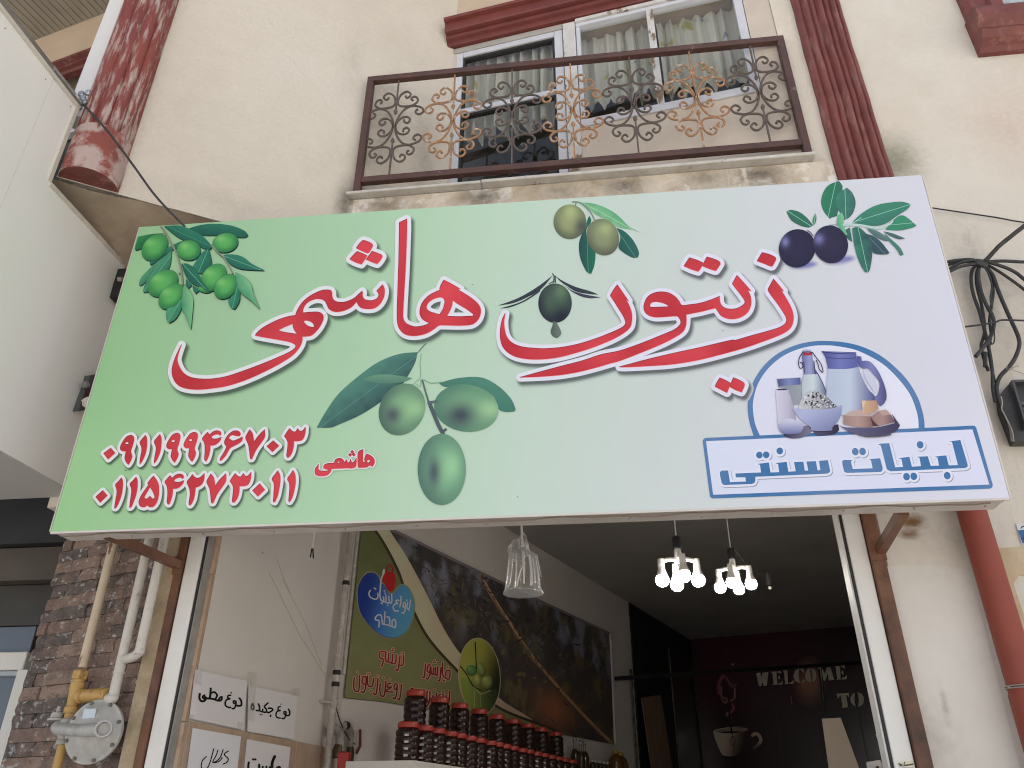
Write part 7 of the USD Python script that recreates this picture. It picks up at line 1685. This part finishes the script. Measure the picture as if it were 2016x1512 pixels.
obj('cable', rc_([(90, 205), (180, 162), (270, 145), (330, 140)], 0.0078, -0.095), cable_mat, cbun, smooth=True)
obj('cable', rc_([(320, 135), (270, 180), (258, 260), (275, 360), (310, 460), (340, 560), (370, 680), (395, 800), (410, 920), (412, 1020), (430, 1120)], 0.0078, -0.055), cable_mat, cbun, smooth=True)
obj('cable', rc_([(320, 140), (310, 220), (330, 340), (370, 440), (410, 510), (420, 580), (395, 660), (340, 740), (290, 800)], 0.0082, -0.085), cable_mat, cbun, smooth=True)
obj('cable', rc_([(340, 140), (410, 220), (450, 330), (500, 450), (550, 560), (590, 650), (600, 720), (570, 810), (520, 880), (465, 940), (440, 1010), (450, 1090), (480, 1180), (520, 1280), (560, 1400)], 0.0086, -0.06), cable_mat, cbun, smooth=True)
obj('cable', rc_([(330, 135), (300, 200), (300, 300), (330, 420), (350, 540), (352, 640), (330, 720), (345, 800), (380, 900)], 0.0072, -0.045), cable_mat, cbun, smooth=True)
obj('cable', rc_([(345, 140), (385, 210), (415, 320), (405, 430), (390, 540), (400, 640), (385, 740), (400, 860), (425, 980)], 0.0068, -0.045), cable_mat, cbun, smooth=True)
obj('cable', rc_([(75, 160), (160, 130), (250, 128), (335, 135), (420, 175), (520, 240), (640, 330), (900, 560), (1300, 700), (2600, 740)], 0.0066, -0.04), cable_mat, cbun, smooth=True)
obj('tie', [blob(R_(330 + 20 * k, 140 + 10 * k, -0.10), (0.018, 0.012, 0.016), 1) for k in (-1, 0, 1)] + [rc_([(350, 160), (390, 230), (405, 300), (395, 380), (405, 450)], 0.0035, -0.10), rc_([(420, 590), (425, 660), (420, 700), (405, 712), (403, 695)], 0.003, -0.10)], cable_mat, cbun)
obj('wire_tie', [tube([R_(530 + 22 * math.cos(q), 880 + 16 * math.sin(q), -0.075 - 0.014 * math.sin(q)) for q in np.linspace(0, 6.28, 18)], 0.0022, 5), tube([R_(530, 885, -0.08), R_(600, 862, -0.08)], 0.002, 5), tube([R_(530, 885, -0.08), R_(640, 925, -0.08)], 0.0016, 5)], grey_metal, cbun)
obj('stub', tube([R_(362, 770, -0.06), R_(358, 870, -0.06)], 0.009, 8), cable_mat, cbun)
obj('crossing_wire', rc_([(200, 590), (330, 573), (430, 555), (470, 541), (560, 541), (660, 545), (1200, 560), (2600, 540)], 0.0042, -0.105), cable_mat, smooth=True, label='thin black wire crossing the cable bundle nearly level', cat='wire')
obj('wall_wire', cab([PY(1800, 404, -0.03), PY(1880, 416, -0.02), PY(1960, 428, -0.02), PY(2040, 441, -0.02), PY(2300, 470, -0.02), PY(2700, 500, -0.02)], 0.0036), cable_mat, smooth=True, label='thin black wire along the plaster above the cable bundle', cat='wire')
# dark junction box
jb = thing('junction_box', 'open black junction box on the wall at the right edge, below the cables', 'junction box', PY(2000, 815, -0.1))
JB = Plane(np.array([0, -0.05, 0]), 0.0)
ZJ = lambda x, y: (x / SR_ + ZR_[0], y / SR_ + ZR_[1])
obj('back', onp(JB, [ZJ(530, 990), ZJ(760, 985), ZJ(900, 1400), ZJ(570, 1405), ZJ(480, 1170), ZJ(470, 1080)], -0.048, 0.0), pbr('dark_grey_plastic', (0.032, 0.033, 0.035), (0.05, 0.05, 0.052), scale=12, rough=0.45), jb)
obj('rim', onp(JB, [ZJ(528, 1005), ZJ(545, 1002), ZJ(640, 1320), ZJ(625, 1325)], 0.001, 0.03), pbr('box_rim', (0.07, 0.07, 0.075), rough=0.35), jb)
obj('rim', onp(JB, [ZJ(528, 1004), ZJ(760, 996), ZJ(760, 980), ZJ(526, 988)], 0.001, 0.03), pbr('box_rim', (0.07, 0.07, 0.075)), jb)
obj('terminal', [onp(JB, [ZJ(600 + 14 * k, 1130 + 40 * k), ZJ(640 + 14 * k, 1128 + 40 * k), ZJ(645 + 14 * k, 1150 + 40 * k), ZJ(606 + 14 * k, 1152 + 40 * k)], 0.001, 0.015) for k in range(4)], pbr('terminal_grey', (0.10, 0.10, 0.11), rough=0.4), jb)
obj('strands', [rc_([(470, 1080), (480, 1130), (475, 1170), (500, 1220), (530 + 6 * k, 1300 + 8 * k), (545 + 5 * k, 1400)], 0.0028, -0.11 - 0.004 * k) for k in range(4)], grey_metal, jb)
# street plaque at the right edge
pq = Art(lambda x, y, o: PY(x, y, -0.006 - o), 0.0003, 0.001)
pq.add(Polygon([(2000, 1031), (2060, 1027), (2072, 1068), (2012, 1072)]), (206, 210, 214)); pq.add(Polygon([(2004, 1044), (2060, 1040), (2069, 1066), (2013, 1070)]), (52, 96, 150))
pq.add(unary_union([stroke([(2010, 1040), (2014, 1036), (2020, 1040)], 2, n=4), stroke([(2013, 1062), (2020, 1055), (2030, 1062)], 2, n=4)]), (40, 44, 60))
t = thing('wall_plaque', 'small blue and white plaque cut by the right edge of the photo', 'plaque', PY(2010, 1050, -0.006))
pq.build('plate', printed('enamel', 0.3), t)
# plaster repairs and stains on the right wall
obj('cement_patch', [prism(Polygon([PY(*q, 0)[[0, 2]] for q in [(1962, 1082), (2060, 1075), (2060, 1140), (2004, 1130), (1992, 1150), (2030, 1260), (2005, 1260)]]).buffer(0.004), lambda u, v, w: np.array([u, w, v]), -0.004, 0.0)], pbr('ochre_cement', (0.52, 0.38, 0.22), (0.60, 0.50, 0.36), scale=7, rough=0.9, bump=0.6), bld, label='ochre cement patch on the right wall')
lowp = [(1722, 1116), (1830, 1112), (1872, 1118), (1908, 1122), (2000, 1480), (2060, 1700), (1880, 1700), (1835, 1512), (1760, 1220)]
obj('white_repair', prism(Polygon([PY(*q, 0)[[0, 2]] for q in lowp]), lambda u, v, w: np.array([u, w, v]), -0.003, 0.0), pbr('fresh_white_plaster', (0.72, 0.685, 0.63), (0.66, 0.62, 0.56), scale=3, rough=0.8, bump=0.2, bscale=20), bld, label='smooth whiter plaster on the lower right wall')
# floodlights at the left end of the sign, fixed to the canopy box
fl = thing('floodlight', 'grey floodlight bracket with white lamp heads beside the lower left end of the sign', 'floodlight', PX(180, 775, XP + 0.02))
f0 = lambda x, y, o=0.0: PX(130 + x / 4.88, 520 + y / 4.88, XP + 0.02 + o)
pl_ = [f0(x, y) for x, y in [(210, 1075), (345, 1050), (330, 1180), (235, 1392), (98, 1415), (150, 1260), (195, 1150)]]
obj('plate', prism(Polygon([(p[1], p[2]) for p in pl_]).buffer(0), lambda u, v, w: np.array([w, u, v]), XP + 0.002, XP + 0.03), pbr('dark_grey_plate', (0.075, 0.08, 0.078), rough=0.5), fl)
obj('knob', lathe([(0.017, 0), (0.017, 0.02), (0.012, 0.026)], f0(172, 1165), (1, -0.3, 0), 14), pbr('grey_knob', (0.22, 0.22, 0.21), rough=0.5), fl, smooth=40)
obj('lamp_head', [crumple(f0(205, 1325, 0.03), 0.022, 0.028, 5), crumple(f0(268, 1235, 0.03), 0.014, 0.016, 6)], lamp_white, fl)
obj('clamp', bar(f0(215, 1190, 0.02), f0(232, 1270, 0.02), 0.02), pbr('dark_red_clamp', (0.05, 0.014, 0.012), rough=0.5), fl)
fb = thing('black_lamp_box', 'black lamp box beside the upper left end of the sign', 'floodlight', PX(240, 565, XP + 0.02))
pl2 = [f0(x, y) for x, y in [(530, 45), (610, 110), (590, 250), (530, 400), (450, 318), (490, 170)]]
obj('case', prism(Polygon([(p[1], p[2]) for p in pl2]).buffer(0), lambda u, v, w: np.array([w, u, v]), XP + 0.002, XP + 0.05), black_mat, fb)
obj('bracket', bar(f0(510, 145, 0.04), f0(590, 150, 0.04), 0.02), grey_metal, fb)
